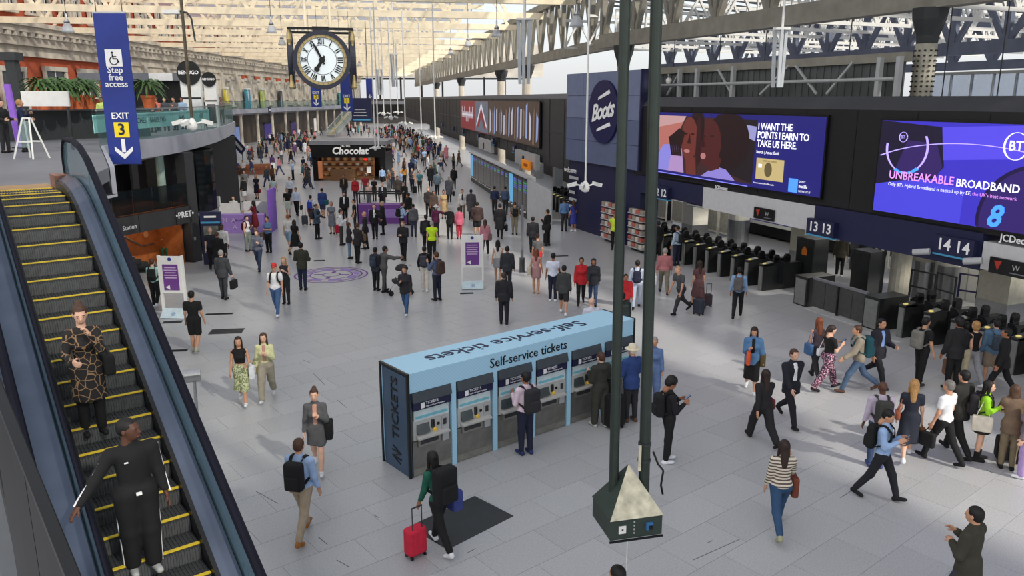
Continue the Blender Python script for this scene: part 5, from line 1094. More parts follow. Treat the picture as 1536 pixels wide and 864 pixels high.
for i, (x, yb, Y, lab) in enumerate(((576, 172, 70, 'left of a tight pair'), (587, 178, 66, 'right of a tight pair'), (608, 187, 62, 'above the orange lit far shop'), (632, 196, 72, 'above the far crowd'), (653, 208, 58, 'rightmost over the far crowd'), (568, 222, 55, 'just right of the chocolate kiosk'), (563, 224, 60, 'over the right end of the chocolate kiosk'), (597, 170, 90, 'far back'))):
    campole(x, 0, yb, Y, 'thin white hanging camera pole '+lab, rp=.045, s=.62 if x < 570 else .85)
t = thing('lamp_bracket', 'grey floodlight on a curved bracket right of the blue banner', 'lamp', AY(262, 18, 27)); MB().box((-.1, 0, 0), (.55, .25, .12)).obj('head', M_white, t); MB().path([(.15, 0, .02), (.4, 0, -.02), (.52, 0, -.2), (.58, 0, -.9)], .03).obj('bracket', M_dgrey, t)
# line-array speaker clusters
def speakers(x, y0, y1, Y, label, zt=None):
    a, b = AY(x, y0, Y), AY(x, y1, Y); h = a.z-b.z; t = thing('speaker_cluster', label, 'loudspeaker', Vector((b.x, Y, b.z)), 0, 'hanging speaker columns')
    m = mat('speaker_grey', (186, 192, 196), .5, noise=.05)
    for k, (dx, dy, tilt) in enumerate(((-.10*h, .1, .035), (-.015*h, -.1, .01), (.085*h, .0, -.015))):
        MB().frame((dx+tilt*h/2, dy, h/2), (h*.027, 0, 0), (0, h*.03, 0), (-tilt*h/2, 0, h/2)).obj('speaker_column', m, t)
    MB().box((0, 0, h+.04), (h*.26, .3, .08)).obj('bracket', M_white, t); MB().tube((.02, 0, h), (.02, 0, (zt or 18.6)-b.z), h*.022, n=10).obj('pole', M_white, t)
speakers(786, 30, 126, 40, 'cluster of tall grey loudspeaker columns left of the pharmacy tower'); speakers(1166, 45, 131, 24.5, 'cluster of tall grey loudspeaker columns above the gold card advert', GZ+.3)
speakers(592, 82, 130, 80, 'distant cluster of loudspeaker columns right of the clock'); speakers(570, 105, 142, 100, 'most distant cluster of loudspeaker columns near the clock')

# ================================================================ balcony furniture
def BP(x, y): return G(x, y, BZ)
t = thing('a_frame_sign', 'white folding A-frame board on the balcony landing', 'sign', BP(48, 238), R(-12)); fr = MB()
for y in (-.28, .28):
    for sx in (-.3, .3): fr.bar((sx, y, 0), (sx*.35, y*.1, 1.05), .04, .04)
    fr.bar((-.2, y*.6, .45), (.2, y*.6, .45), .04, .04)
fr.bar((-.12, 0, 1.05), (.12, 0, 1.05), .05, .05); fr.obj('frame', M_white, t); MB().slab([(-.24, -.2, .3), (.24, -.2, .3), (.11, -.05, .98), (-.11, -.05, .98)], .02, (0, -1, 0)).obj('board', M_glassC, t)
t = thing('purple_post', 'tall purple post on the balcony landing', 'post', BP(30, 222)); MB().frame((-.06, 0, 1.0), (.09, 0, 0), (0, .05, 0), (-.07, 0, 1.0)).obj('panel', mat('post_purple', (150, 100, 210), .5), t); MB().box((0, 0, .02), (.35, .3, .04)).obj('base', M_dgrey, t)
t = thing('dark_column', 'dark steel column behind the purple post', 'column', BP(40, 200)); MB().frame((-.12, 0, 1.7), (.22, 0, 0), (0, .2, 0), (-.12, 0, 1.7)).obj('shaft', M_dgrey, t); MB().box((-.3, 0, 3.4), (.9, .6, .35)).obj('head', M_dgrey, t)
pw = AY(70, 160, 25); t = thing('white_screen_board', 'long white screen board in front of the potted palms', 'screen', Vector((pw.x, 25, BZ))); MB().box((0, 0, 1.55), (1.45, .06, .45)).obj('board', M_white, t)
for sx in (-.65, .65): MB().box((sx, 0, .65), (.06, .06, 1.3)).obj('leg', M_dgrey, t)
M_leaf = mat('palm_green', (70, 100, 50), .6, noise=.2, scale=4); M_pot = mat('terracotta', (200, 104, 60), .8, noise=.12)
fr = MB()
for k in range(34):
    an = k*2.4; r_ = .75+.2*(k % 3)/2; up = .62-.016*k; pts = []
    for q in range(7):
        v = q/6; pts.append(Vector((math.cos(an)*r_*v, math.sin(an)*r_*v, up*1.6*v-1.1*v*v*.75)))
    for q in range(6):
        w = .055*math.sin(pi*(q+.7)/7); s = Vector((-math.sin(an), math.cos(an), 0)); fr.add([pts[q]+s*w, pts[q+1]+s*w*.9, pts[q+1]-UP*.0, pts[q]], [(0, 1, 2, 3)]); fr.add([pts[q]-s*w-UP*.03, pts[q+1]-s*w*.9-UP*.03, pts[q+1], pts[q]], [(0, 1, 2, 3)])
frond_me = fr.mesh('fronds'); frond_me.materials.append(M_leaf); pot_me = MB().lathe([(.22, 0), (.3, .45), (.34, .46), (.34, .55), (.28, .55), (.26, .4)], 14).mesh('pot'); pot_me.materials.append(M_pot); tr_me = MB().lathe([(.09, .4), (.06, .8), (.08, 1.0)], 8).mesh('trunk'); tr_me.materials.append(mat('palm_trunk', (110, 90, 66), .9))
for i, (x, lab) in enumerate(((62, 'leftmost palm in an orange pot'), (82, 'second palm from the left'), (98, 'third palm from the left'), (115, 'fourth palm from the left in an orange pot'), (131, 'rightmost palm beside the banner'), (222, 'palm seen just right of the blue banner'))):
    p = AY(x, 142, 30+.5*i); t = thing('potted_palm', lab+' on the balcony', 'plant', Vector((p.x, p.y, BZ+1.15)), i*1.1, 'potted palms'); t.scale = (.85, .85, .95); link('pot', pot_me, t); link('trunk', tr_me, t); o = link('fronds', frond_me, t, loc=(0, 0, .95))
pa, pb_ = AY(50, 150, 31), AY(145, 150, 33); t = thing('planter_wall', 'low dark planter wall carrying the palms on the balcony', 'planter', Vector((pa.x, pa.y, BZ)), math.atan2(pb_.y-pa.y, pb_.x-pa.x)); l = (pb_-pa).length; MB().box((l/2, .1, .55), (l+4.0, .8, 1.1)).obj('wall', M_dgrey, t); MB().box((l/2, .1, 1.12), (l+4.1, .9, .06)).obj('capping', M_mgrey, t)
# cafe bar with canopy
pc = AY(222, 150, 50); cf = thing('cafe_bar', 'dark balcony cafe bar with a grey canopy', 'cafe bar', Vector((pc.x, 50, BZ)), R(4))
MB().box((-.9, 2, 2.85), (6.2, 4, .45)).obj('canopy', M_mgrey, cf); MB().box((.9, -.02, 2.85), (1.4, .06, .45)).obj('canopy_sign', M_white, cf); MB().box((-.7, 2.5, 1.4), (5.6, .3, 2.6)).obj('back_wall', M_black2, cf); MB().box((-.7, .6, .55), (5.2, .7, 1.1)).obj('counter', M_dgrey, cf)
for x in (-3.6, -.8, 2.0): MB().box((x, .1, 1.35), (.12, .12, 2.6)).obj('post', M_black2, cf)
for i, (x, y, r_, Y, yb) in enumerate(((284, 109, .62, 43, 168), (314, 119, .40, 46, 155))):
    p = AY(x, y, Y); t = thing('round_cafe_sign', 'round black cafe sign on a white stand, %s one' % ('larger near' if i == 0 else 'smaller far'), 'sign', Vector((p.x, Y, BZ)))
    h = p.z-BZ; MB().box((.0, .1, (h-.2)/2), (1.05*r_/.62, .25, h-.2)).obj('stand', M_white, t); MB().box((0, -.03, h*.55), (1.0*r_/.62, .02, .08)).obj('band', M_black2, t); MB().box((0, -.035, h*.28), (.7*r_/.62, .02, h*.4)).obj('menu', M_white if i == 0 else M_dgrey, t)
    o = MB().lathe([(r_, 0), (r_, .08)], 30).obj('disc', M_black2, t); o.rotation_euler = (pi/2, 0, 0); o.location = (0, -.04, h)
    text('BENUGO', r_*.42, p-Vector((0, .14, 0)), (1, 0, 0), UP, M_signwhite, t, bold=.02)
# far escalator down from the balcony
pA, pB = AY(516, 152, 150), G(497, 206); pA = Vector((pB.x+2.5, pB.y+14, BZ)); t = thing('far_escalator', 'distant escalator rising to the far balcony', 'escalator', pB); v = pA-pB
MB().bar(Vector((0, 0, .2)), v, 1.6, .5).obj('truss', M_lgrey, t)
for sx in (-.8, .8): MB().bar(Vector((sx, 0, 1.0)), v+Vector((sx, 0, .8)), .08, 1.0).obj('balustrade', M_glassC, t); MB().bar(Vector((sx, 0, 1.5)), v+Vector((sx, 0, 1.3)), .1, .1).obj('handrail', M_lgrey, t)
mb = MB()
for k in range(26): q = v*(k/26); mb.box((q.x, q.y, q.z+.5), (1.4, .1, .06))
mb.obj('nosing', M_nose, t)
# ================================================================ people: smooth bodies grown from a skeleton
def net(prims, h, k=.03, clips=(), labels=False, pad=.06):
    """surface of a smooth union of tapered limbs / ellipsoids / rounded boxes (naive surface nets)"""
    lo = np.array([1e9]*3); hi = -lo; bb = []
    for q in prims:
        if q[0] == 'c':
            a, b, r = np.array(q[1]), np.array(q[2]), max(q[3], q[4]); l, u = np.minimum(a, b)-r, np.maximum(a, b)+r
        else: c, r = np.array(q[1]), np.array(q[2]); l, u = c-r-.02, c+r+.02
        bb.append((l, u)); lo = np.minimum(lo, l); hi = np.maximum(hi, u)
    lo -= 2.2*h; hi += 2.2*h; n = np.ceil((hi-lo)/h).astype(int)+1
    D = np.full(n, .3, np.float32); best = np.full(n, 9., np.float32) if labels else None; Lb = np.zeros(n, np.int8) if labels else None
    ax = [(lo[i]+h*np.arange(n[i])).astype(np.float32) for i in range(3)]
    for q, (l, u) in zip(prims, bb):
        i0 = np.maximum(0, ((l-pad-lo)/h).astype(int)); i1 = np.minimum(n, ((u+pad-lo)/h).astype(int)+2); sl = tuple(slice(i0[i], i1[i]) for i in range(3))
        X = ax[0][sl[0]][:, None, None]; Y = ax[1][sl[1]][None, :, None]; Z = ax[2][sl[2]][None, None, :]
        if q[0] == 'c':
            a, b, r1, r2 = q[1], q[2], q[3], q[4]; sy = q[6] if len(q) > 6 else 1; bx, by, bz = b[0]-a[0], b[1]-a[1], b[2]-a[2]; den = bx*bx+by*by+bz*bz+1e-9
            t = np.clip(((X-a[0])*bx+(Y-a[1])*by+(Z-a[2])*bz)/den, 0, 1)
            d = np.sqrt((X-a[0]-t*bx)**2+((Y-a[1]-t*by)/sy)**2+(Z-a[2]-t*bz)**2)-(r1+(r2-r1)*t)
        elif q[0] == 'e':
            c, r = q[1], q[2]; k0 = np.sqrt(((X-c[0])/r[0])**2+((Y-c[1])/r[1])**2+((Z-c[2])/r[2])**2); k1 = np.sqrt(((X-c[0])/r[0]**2)**2+((Y-c[1])/r[1]**2)**2+((Z-c[2])/r[2]**2)**2)+1e-6; d = k0*(k0-1)/k1
        else:
            c, r = q[1], q[2]; rr = q[3]; qx, qy, qz = np.abs(X-c[0])-r[0]+rr, np.abs(Y-c[1])-r[1]+rr, np.abs(Z-c[2])-r[2]+rr
            d = np.sqrt(np.maximum(qx, 0)**2+np.maximum(qy, 0)**2+np.maximum(qz, 0)**2)+np.minimum(np.maximum(np.maximum(qx, qy), qz), 0)-rr
        s = D[sl]; hh = np.clip(.5+.5*(s-d)/k, 0, 1); D[sl] = s*(1-hh)+d*hh-k*hh*(1-hh)
        if labels:
            bs = best[sl]; m = d < bs; bs[m] = np.broadcast_to(d, bs.shape)[m]; Lb[sl][m] = q[5]
    for axis, val, sg in clips:
        sh = [1, 1, 1]; sh[axis] = -1; D = np.maximum(D, (sg*(ax[axis]-val)).reshape(sh))
    S = D < 0
    c8 = [S[i:n[0]-1+i, j:n[1]-1+j, m:n[2]-1+m] for i in (0, 1) for j in (0, 1) for m in (0, 1)]
    cnt = sum(c.astype(np.int8) for c in c8); mask = (cnt > 0) & (cnt < 8); ijk = np.argwhere(mask)
    idx = np.full(mask.shape, -1, np.int32); idx[mask] = np.arange(len(ijk))
    off = [(i, j, m) for i in (0, 1) for j in (0, 1) for m in (0, 1)]
    V = [D[ijk[:, 0]+o[0], ijk[:, 1]+o[1], ijk[:, 2]+o[2]] for o in off]
    acc = np.zeros((len(ijk), 3)); ct = np.zeros(len(ijk))
    for a in range(8):
        for b in range(a+1, 8):
            oa, ob = np.array(off[a]), np.array(off[b])
            if abs(oa-ob).sum() != 1: continue
            cr = (V[a] < 0) != (V[b] < 0); t = V[a]/(V[a]-V[b]+1e-12); p = oa+(ob-oa)*t[:, None]; acc[cr] += p[cr]; ct[cr] += 1
    verts = lo+h*(ijk+acc/ct[:, None]); quads = []
    for axis in range(3):
        sa = [slice(None)]*3; sb = [slice(None)]*3; sa[axis] = slice(0, -1); sb[axis] = slice(1, None)
        e = np.argwhere(S[tuple(sa)] != S[tuple(sb)]); o1, o2 = (axis+1) % 3, (axis+2) % 3
        e = e[(e[:, o1] > 0) & (e[:, o2] > 0) & (e[:, o1] < n[o1]-1) & (e[:, o2] < n[o2]-1)]
        pos = S[e[:, 0], e[:, 1], e[:, 2]]; Q = []
        for d1, d2 in ((-1, -1), (0, -1), (0, 0), (-1, 0)):
            c = e.copy(); c[:, o1] += d1; c[:, o2] += d2; Q.append(idx[c[:, 0], c[:, 1], c[:, 2]])
        Q = np.stack(Q, 1); Q[~pos] = Q[~pos][:, ::-1]; quads.append(Q)
    Q = np.concatenate(quads); Q = Q[(Q >= 0).all(1)]
    lab = None
    if labels:
        vl = Lb[ijk[:, 0], ijk[:, 1], ijk[:, 2]]; lab = vl[Q[:, 0]]
    return verts, Q, lab
def npmesh(name, parts, mats=None, labs=None):
    vs = np.concatenate([p[0] for p in parts]); o = 0; fs = []
    for v, f in [(p[0], p[1]) for p in parts]: fs.append(f+o); o += len(v)
    fs = np.concatenate(fs); me = bpy.data.meshes.new(name)
    me.vertices.add(len(vs)); me.vertices.foreach_set('co', vs.astype(np.float32).ravel()); me.loops.add(len(fs)*4); me.loops.foreach_set('vertex_index', fs.astype(np.int32).ravel())
    me.polygons.add(len(fs)); me.polygons.foreach_set('loop_start', np.arange(0, len(fs)*4, 4, dtype=np.int32)); me.polygons.foreach_set('use_smooth', np.ones(len(fs), bool))
    for m in (mats or [M_skinref]): me.materials.append(m)
    if labs is not None: me.polygons.foreach_set('material_index', labs.astype(np.int32))
    me.update(calc_edges=True); me.validate(); return me
SKIN = [mat('skin_%d' % i, c, .55, noise=.04, scale=12) for i, c in enumerate(((222, 176, 150), (200, 150, 120), (160, 108, 80), (92, 60, 46), (66, 42, 34)))]
M_skinref = SKIN[0]
def cloth(c): 
    if not isinstance(c, (tuple, str)): return c
    k = 'cloth_%s' % (c if isinstance(c, str) else '%02x%02x%02x' % c); return mat(k, c, .85, noise=.10, scale=9, bump=.25)
def hairm(c): return mat('hair_%02x%02x%02x' % c, c, .6, noise=.25, scale=40)
BLK, DRK, GRY, NVY, WHT, JEAN, TAN, BRN = (22, 22, 24), (44, 44, 48), (96, 98, 102), (30, 34, 56), (226, 228, 232), (54, 72, 104), (178, 156, 128), (86, 62, 48)
H_BLK, H_BRN, H_DBR, H_BLO, H_GRY, H_RED = (20, 17, 16), (74, 50, 36), (44, 30, 24), (176, 134, 84), (150, 146, 142), (120, 66, 40)
# ---- hand: palm, four unequal bent fingers and a thumb from the side of the palm (built once per curl, shared)
def hand_np(curl):
    pr = [('b', (0, 0, -.045), (.040, .015, .048), .014)]
    for i, (x, l) in enumerate(((-.030, .068), (-.010, .078), (.010, .072), (.029, .056))):
        a = np.array((x, 0, -.088)); an = 0
        for seg, ll in enumerate((.45, .32, .23)):
            an += R(curl*(.5 if seg == 0 else 1.)); b = a+np.array((x*.05, math.sin(an), -math.cos(an)))*l*ll; pr.append(('c', tuple(a), tuple(b), .0092-.0008*seg, .0086-.0010*seg)); a = b
    pr += [('c', (-.034, .004, -.03), (-.062, .016, -.058), .012, .0105), ('c', (-.062, .016, -.058), (-.066, .026, -.088), .0105, .0085), ('c', (0, 0, .03), (0, 0, -.02), .026, .030, 0, .75)]
    v, f, _ = net(pr, .0082, k=.008, pad=.03); return v, f
HANDS = {c: hand_np(c) for c in (12, 38)}
# ---- head: skull, jaw, brow, nose, lips, ears
def head_np(h=.0125):
    pr = [('e', (0, -.012, .03), (.078, .098, .092)), ('e', (0, .028, -.040), (.058, .066, .080)), ('e', (0, .02, -.005), (.069, .075, .07)), ('c', (0, .088, .012), (0, .108, -.024), .010, .015), ('e', (0, .084, -.066), (.022, .014, .010)), ('c', (-.035, .078, .022), (.035, .078, .022), .012, .012), ('c', (0, -.02, -.05), (0, -.035, -.17), .052, .056)]
    v, f, _ = net(pr, h, k=.02)
    for s in (-1, 1):
        v2, f2, _ = net([('e', (s*.078, -.008, -.004), (.012, .022, .034))], h*.8, k=.01); f = np.concatenate([f, f2+len(v)]); v = np.concatenate([v, v2])
    return v, f
HEAD = {0: head_np(.0125), 1: head_np(.022)}
def hair_np(style, h):
    if style == 'short': pr = [('e', (0, -.020, .042), (.086, .103, .094)), ('e', (0, -.05, -.01), (.078, .068, .07))]
    elif style == 'buzz': pr = [('e', (0, -.018, .036), (.082, .100, .092)), ('e', (0, -.05, -.005), (.074, .062, .06))]
    elif style == 'curly': pr = [('e', (0, -.025, .055), (.105, .118, .108)), ('e', (0, -.06, -.01), (.09, .08, .08))]
    elif style == 'bun': pr = [('e', (0, -.020, .042), (.085, .103, .094)), ('e', (0, -.05, -.01), (.076, .068, .06)), ('e', (0, -.09, .12), (.045, .045, .042))]
    elif style == 'pony': pr = [('e', (0, -.020, .042), (.085, .103, .094)), ('e', (0, -.05, -.01), (.076, .068, .06)), ('c', (0, -.115, .03), (0, -.14, -.2), .03, .02)]
    elif style == 'bob': pr = [('e', (0, -.022, .04), (.092, .106, .098)), ('e', (0, -.04, -.05), (.092, .075, .09))]
    else: pr = [('e', (0, -.020, .042), (.089, .105, .096)), ('c', (0, -.06, 0), (0, -.105, -.30), .085, .055, 0, .62), ('c', (-.07, .0, .02), (-.085, -.005, -.2), .03, .025), ('c', (.07, .0, .02), (.085, -.005, -.2), .03, .025)]
    v, f, _ = net(pr, h, k=.02)
    # open the face: drop what lies in front of the hairline
    c = v[f].mean(1); keep = ~((c[:, 1] > .048) & (c[:, 2] < .075) & (np.abs(c[:, 0]) < .075)); keep &= ~((c[:, 1] > .02) & (c[:, 2] < -.03) & (np.abs(c[:, 0]) < .05)); return v, f[keep]
ARMS = {'down': (4, 7, 14, 0), 'fwd': (26, 5, 24, 4), 'back': (-22, 6, 8, 0), 'phone': (12, 5, 112, 24), 'strap': (28, 8, 128, 14), 'bag': (2, 12, 8, 0), 'rail': (6, 34, 14, -6), 'face': (42, -2, 128, 24), 'fold': (10, 6, 96, 50), 'reach': (58, 4, 26, 4), 'elbow': (8, 12, 78, 20), 'lift': (70, 20, 20, 10), 'pocket': (-6, 16, 34, 16), 'chest': (22, 10, 112, 40)}
LEGS = {'stand': (2, 2, -2, 2), 'apart': (6, 3, -5, 2), 'walkA': (24, 8, -20, 14), 'walkB': (-20, 16, 24, 8), 'strideA': (32, 14, -26, 26), 'strideB': (-26, 28, 32, 14), 'sit': (84, 86, 80, 84), 'pass': (6, 4, 2, 46), 'ease': (8, 10, -4, 0)}
def rotx(p, a, o): 
    y, z = p[1]-o[1], p[2]-o[2]; c, s = math.cos(a), math.sin(a); return (p[0], o[1]+y*c+z*s, o[2]-y*s+z*c)
def joints(legs, al, ar, lean, fem):
    tL, kL, tR, kR = [R(v) for v in LEGS[legs]]; J = {}; hz = .93
    for nm, sx, t, k in (('L', -1, tL, kL), ('R', 1, tR, kR)):
        hip = (sx*.088, 0, hz-.02); kn = (sx*.092, math.sin(t)*.43, hip[2]-math.cos(t)*.43); an = (sx*.092, kn[1]+math.sin(t-k)*.41, kn[2]-math.cos(t-k)*.41)
        fp = min(.1, (t-k)*.8) if legs != 'sit' else 0; toe = (sx*.105, an[1]+.145*math.cos(fp), an[2]-.035+.16*math.sin(fp)); heel = (sx*.092, an[1]-.035, an[2]-.045-.03*min(0, math.sin(fp))*0)
        J['hip'+nm], J['kn'+nm], J['an'+nm], J['toe'+nm], J['heel'+nm] = hip, kn, an, toe, heel
    o = (0, 0, .95); la = R(lean); sw = .162 if fem else .185
    J['U'] = lambda p: rotx(p, -la*-1, o)
    U = J['U']
    for nm, sx, arm in (('L', -1, al), ('R', 1, ar)):
        f, ab, e, inn = [R(v) for v in ARMS[arm]]; S = U((sx*sw, 0, 1.395)); f0 = f+la*.3
        E = (S[0]+sx*math.sin(ab)*.29, S[1]+math.sin(f0)*math.cos(ab)*.29, S[2]-math.cos(f0)*math.cos(ab)*.29); g = f0+e; i2 = ab-inn
        d = (sx*math.sin(i2), math.sin(g)*math.cos(i2), -math.cos(g)*math.cos(i2)); Wp = (E[0]+d[0]*.25, E[1]+d[1]*.25, E[2]+d[2]*.25)
        J['sh'+nm], J['el'+nm], J['wr'+nm], J['fd'+nm] = S, E, Wp, d; J['hand'+nm] = tuple(Wp[i]+d[i]*.09 for i in range(3))
    J['minz'] = min(J['toeL'][2], J['toeR'][2], J['heelL'][2], J['heelR'][2])-.042
    J['head'] = U((0, .02, 1.625)); return J
def T(p, q, u): return tuple(p[i]+(q[i]-p[i])*u for i in range(3))
def body_prims(J, fem, lab=0):
    U = J['U']; w = .92 if fem else 1
    pr = [('c', (-.06, 0, .93), (.06, 0, .93), .115, .115, lab, .86), ('c', U((0, 0, 1.0)), U((0, 0, 1.30)), .118*w, .145*w, lab, .7), ('c', U((-.02, -.005, 1.405)), U((-.15*w, 0, 1.372)), .060, .058, lab), ('c', U((.02, -.005, 1.405)), U((.15*w, 0, 1.372)), .060, .058, lab), ('c', U((0, -.01, 1.40)), U((0, .0, 1.53)), .054, .05, lab)]
    if fem: pr.append(('c', U((-.06, .07, 1.24)), U((.06, .07, 1.24)), .06, .06, lab))
    for n in 'LR':
        pr += [('c', J['hip'+n], J['kn'+n], .086, .056, lab), ('c', J['kn'+n], T(J['kn'+n], J['an'+n], .35), .055, .056, lab), ('c', T(J['kn'+n], J['an'+n], .35), J['an'+n], .056, .036, lab), ('c', J['heel'+n], J['toe'+n], .036, .03, lab),
               ('c', J['sh'+n], J['el'+n], .050*w, .039*w, lab), ('c', J['el'+n], J['wr'+n], .040*w, .026*w, lab)]
    return pr
def top_prims(J, fem, typ, lab=1):
    U = J['U']; w = .92 if fem else 1; i = {'tee': .014, 'shirt': .016, 'jacket': .03, 'coat': .034, 'hoodie': .034, 'dress': .012, 'tank': .010, 'sdress': .012, 'crop': .010, 'vest': .026}[typ]
    pr = [('c', U((0, 0, 1.0)), U((0, 0, 1.30)), .120*w+i, .147*w+i, lab, .72), ('c', U((-.02, -.005, 1.405)), U((-.15*w, 0, 1.372)), .060+i, .058+i, lab), ('c', U((.02, -.005, 1.405)), U((.15*w, 0, 1.372)), .060+i, .058+i, lab)]
    if fem: pr.append(('c', U((-.06, .07, 1.24)), U((.06, .07, 1.24)), .06+i, .06+i, lab))
    hem = {'tee': .86, 'shirt': .90, 'jacket': .78, 'coat': .48, 'hoodie': .84, 'dress': .50, 'tank': .92, 'sdress': .42, 'crop': 1.08, 'vest': .86}[typ]
    sl = {'tee': .55, 'shirt': 2, 'jacket': 2, 'coat': 2, 'hoodie': 2, 'dress': 2, 'tank': 0, 'sdress': .5, 'crop': 0, 'vest': .2}[typ]
    if hem < 1: pr.append(('c', (-.055, 0, .95), (.055, 0, .95), .118+i, .118+i, lab, .88))
    if hem < .82: pr.append(('c', (0, 0, .95), (0, 0, hem-.05), .150+i, .16+i+(.92-hem)*.12, lab, .86))
    if hem < .7:
        for n in 'LR': pr += [('c', J['hip'+n], J['kn'+n], .10+i, .085+i, lab), ('c', J['kn'+n], T(J['kn'+n], J['an'+n], .4), .085+i, .085+i, lab)]
    if typ in ('jacket', 'coat', 'hoodie', 'shirt'): pr.append(('c', U((0, -.012, 1.43)), U((0, -.008, 1.475)), .058+i*.5, .060+i*.4, lab))
    if typ == 'hoodie': pr.append(('e', U((0, -.11, 1.41)), (.11, .07, .08), 0, 0, lab))
    for n in 'LR':
        if sl: 
            u = min(1, sl); pr.append(('c', J['sh'+n], T(J['sh'+n], J['el'+n], u), .052*w+i, (.048 if sl < 1 else .041)*w+i, lab))
        if sl > 1: pr.append(('c', J['el'+n], T(J['el'+n], J['wr'+n], .93), .042*w+i*.9, .032+i*.7, lab))
    return pr, hem
def bot_prims(J, typ, lab=2):
    i = {'trousers': .014, 'shorts': .022, 'skirt': .02, 'wide': .034, 'leggings': .015, 'mini': .02}[typ]; pr = [('c', (-.058, 0, .94), (.058, 0, .94), .118+i*.7, .118+i*.7, lab, .88)]; hem = None
    if typ in ('skirt', 'mini'):
        hem = .40 if typ == 'skirt' else .62
        for n in 'LR': pr += [('c', J['hip'+n], J['kn'+n], .11, .095, lab), ('c', J['kn'+n], T(J['kn'+n], J['an'+n], .4), .095, .09, lab)]
        pr.append(('c', (0, 0, .96), (0, (J['knL'][1]+J['knR'][1])*.3, hem-.06), .135, .21, lab, .85))
    else:
        for n in 'LR':
            if typ == 'shorts': pr.append(('c', J['hip'+n], T(J['hip'+n], J['kn'+n], .84), .088+i, .074+i, lab))
            else: pr += [('c', J['hip'+n], J['kn'+n], .087+i, .058+i, lab), ('c', J['kn'+n], T(J['kn'+n], J['an'+n], .93), .058+i, .042+i*1.1, lab)]
    return pr, hem
def shoe_prims(J, n, boot=False, lab=3):
    pr = [('c', J['heel'+n], J['toe'+n], .044, .036, lab), ('c', J['heel'+n], T(J['heel'+n], J['an'+n], .9), .045, .044, lab)]
    if boot: pr.append(('c', J['an'+n], T(J['an'+n], J['kn'+n], .3), .046, .054, lab))
    return pr
def orient_hand(v, d, sx):
    z = -Vector(d); x = Vector((0, 1, 0)); x = (x-z*x.dot(z))
    if x.length < .2: x = Vector((0, 0, 1)); x = x-z*x.dot(z)
    x = (-x).normalized(); y = z.cross(x); M = np.array([x, y, z]).T
    vv = v.copy()
    if y.x*sx > 0: vv[:, 1] *= -1
    return vv @ M.T
PC = {}
def cached(key, fn):
    if key not in PC: PC[key] = fn()
    return PC[key]
eye_me = MB().lathe([(.001, -.011), (.008, -.008), (.011, 0), (.008, .008), (.001, .011)], 8).mesh('eye', True); eye_me.materials.append(mat('eye_dark', (40, 30, 26), .3, noise=0))
brow_me = MB().box((0, 0, 0), (.03, .008, .006)).mesh('eyebrow'); brow_me.materials.append(MATS['eye_dark'])
mouth_me = MB().box((0, 0, 0), (.042, .010, .010)).mesh('mouth'); mouth_me.materials.append(mat('lips', (150, 80, 72), .5, noise=0))
NP = [0]
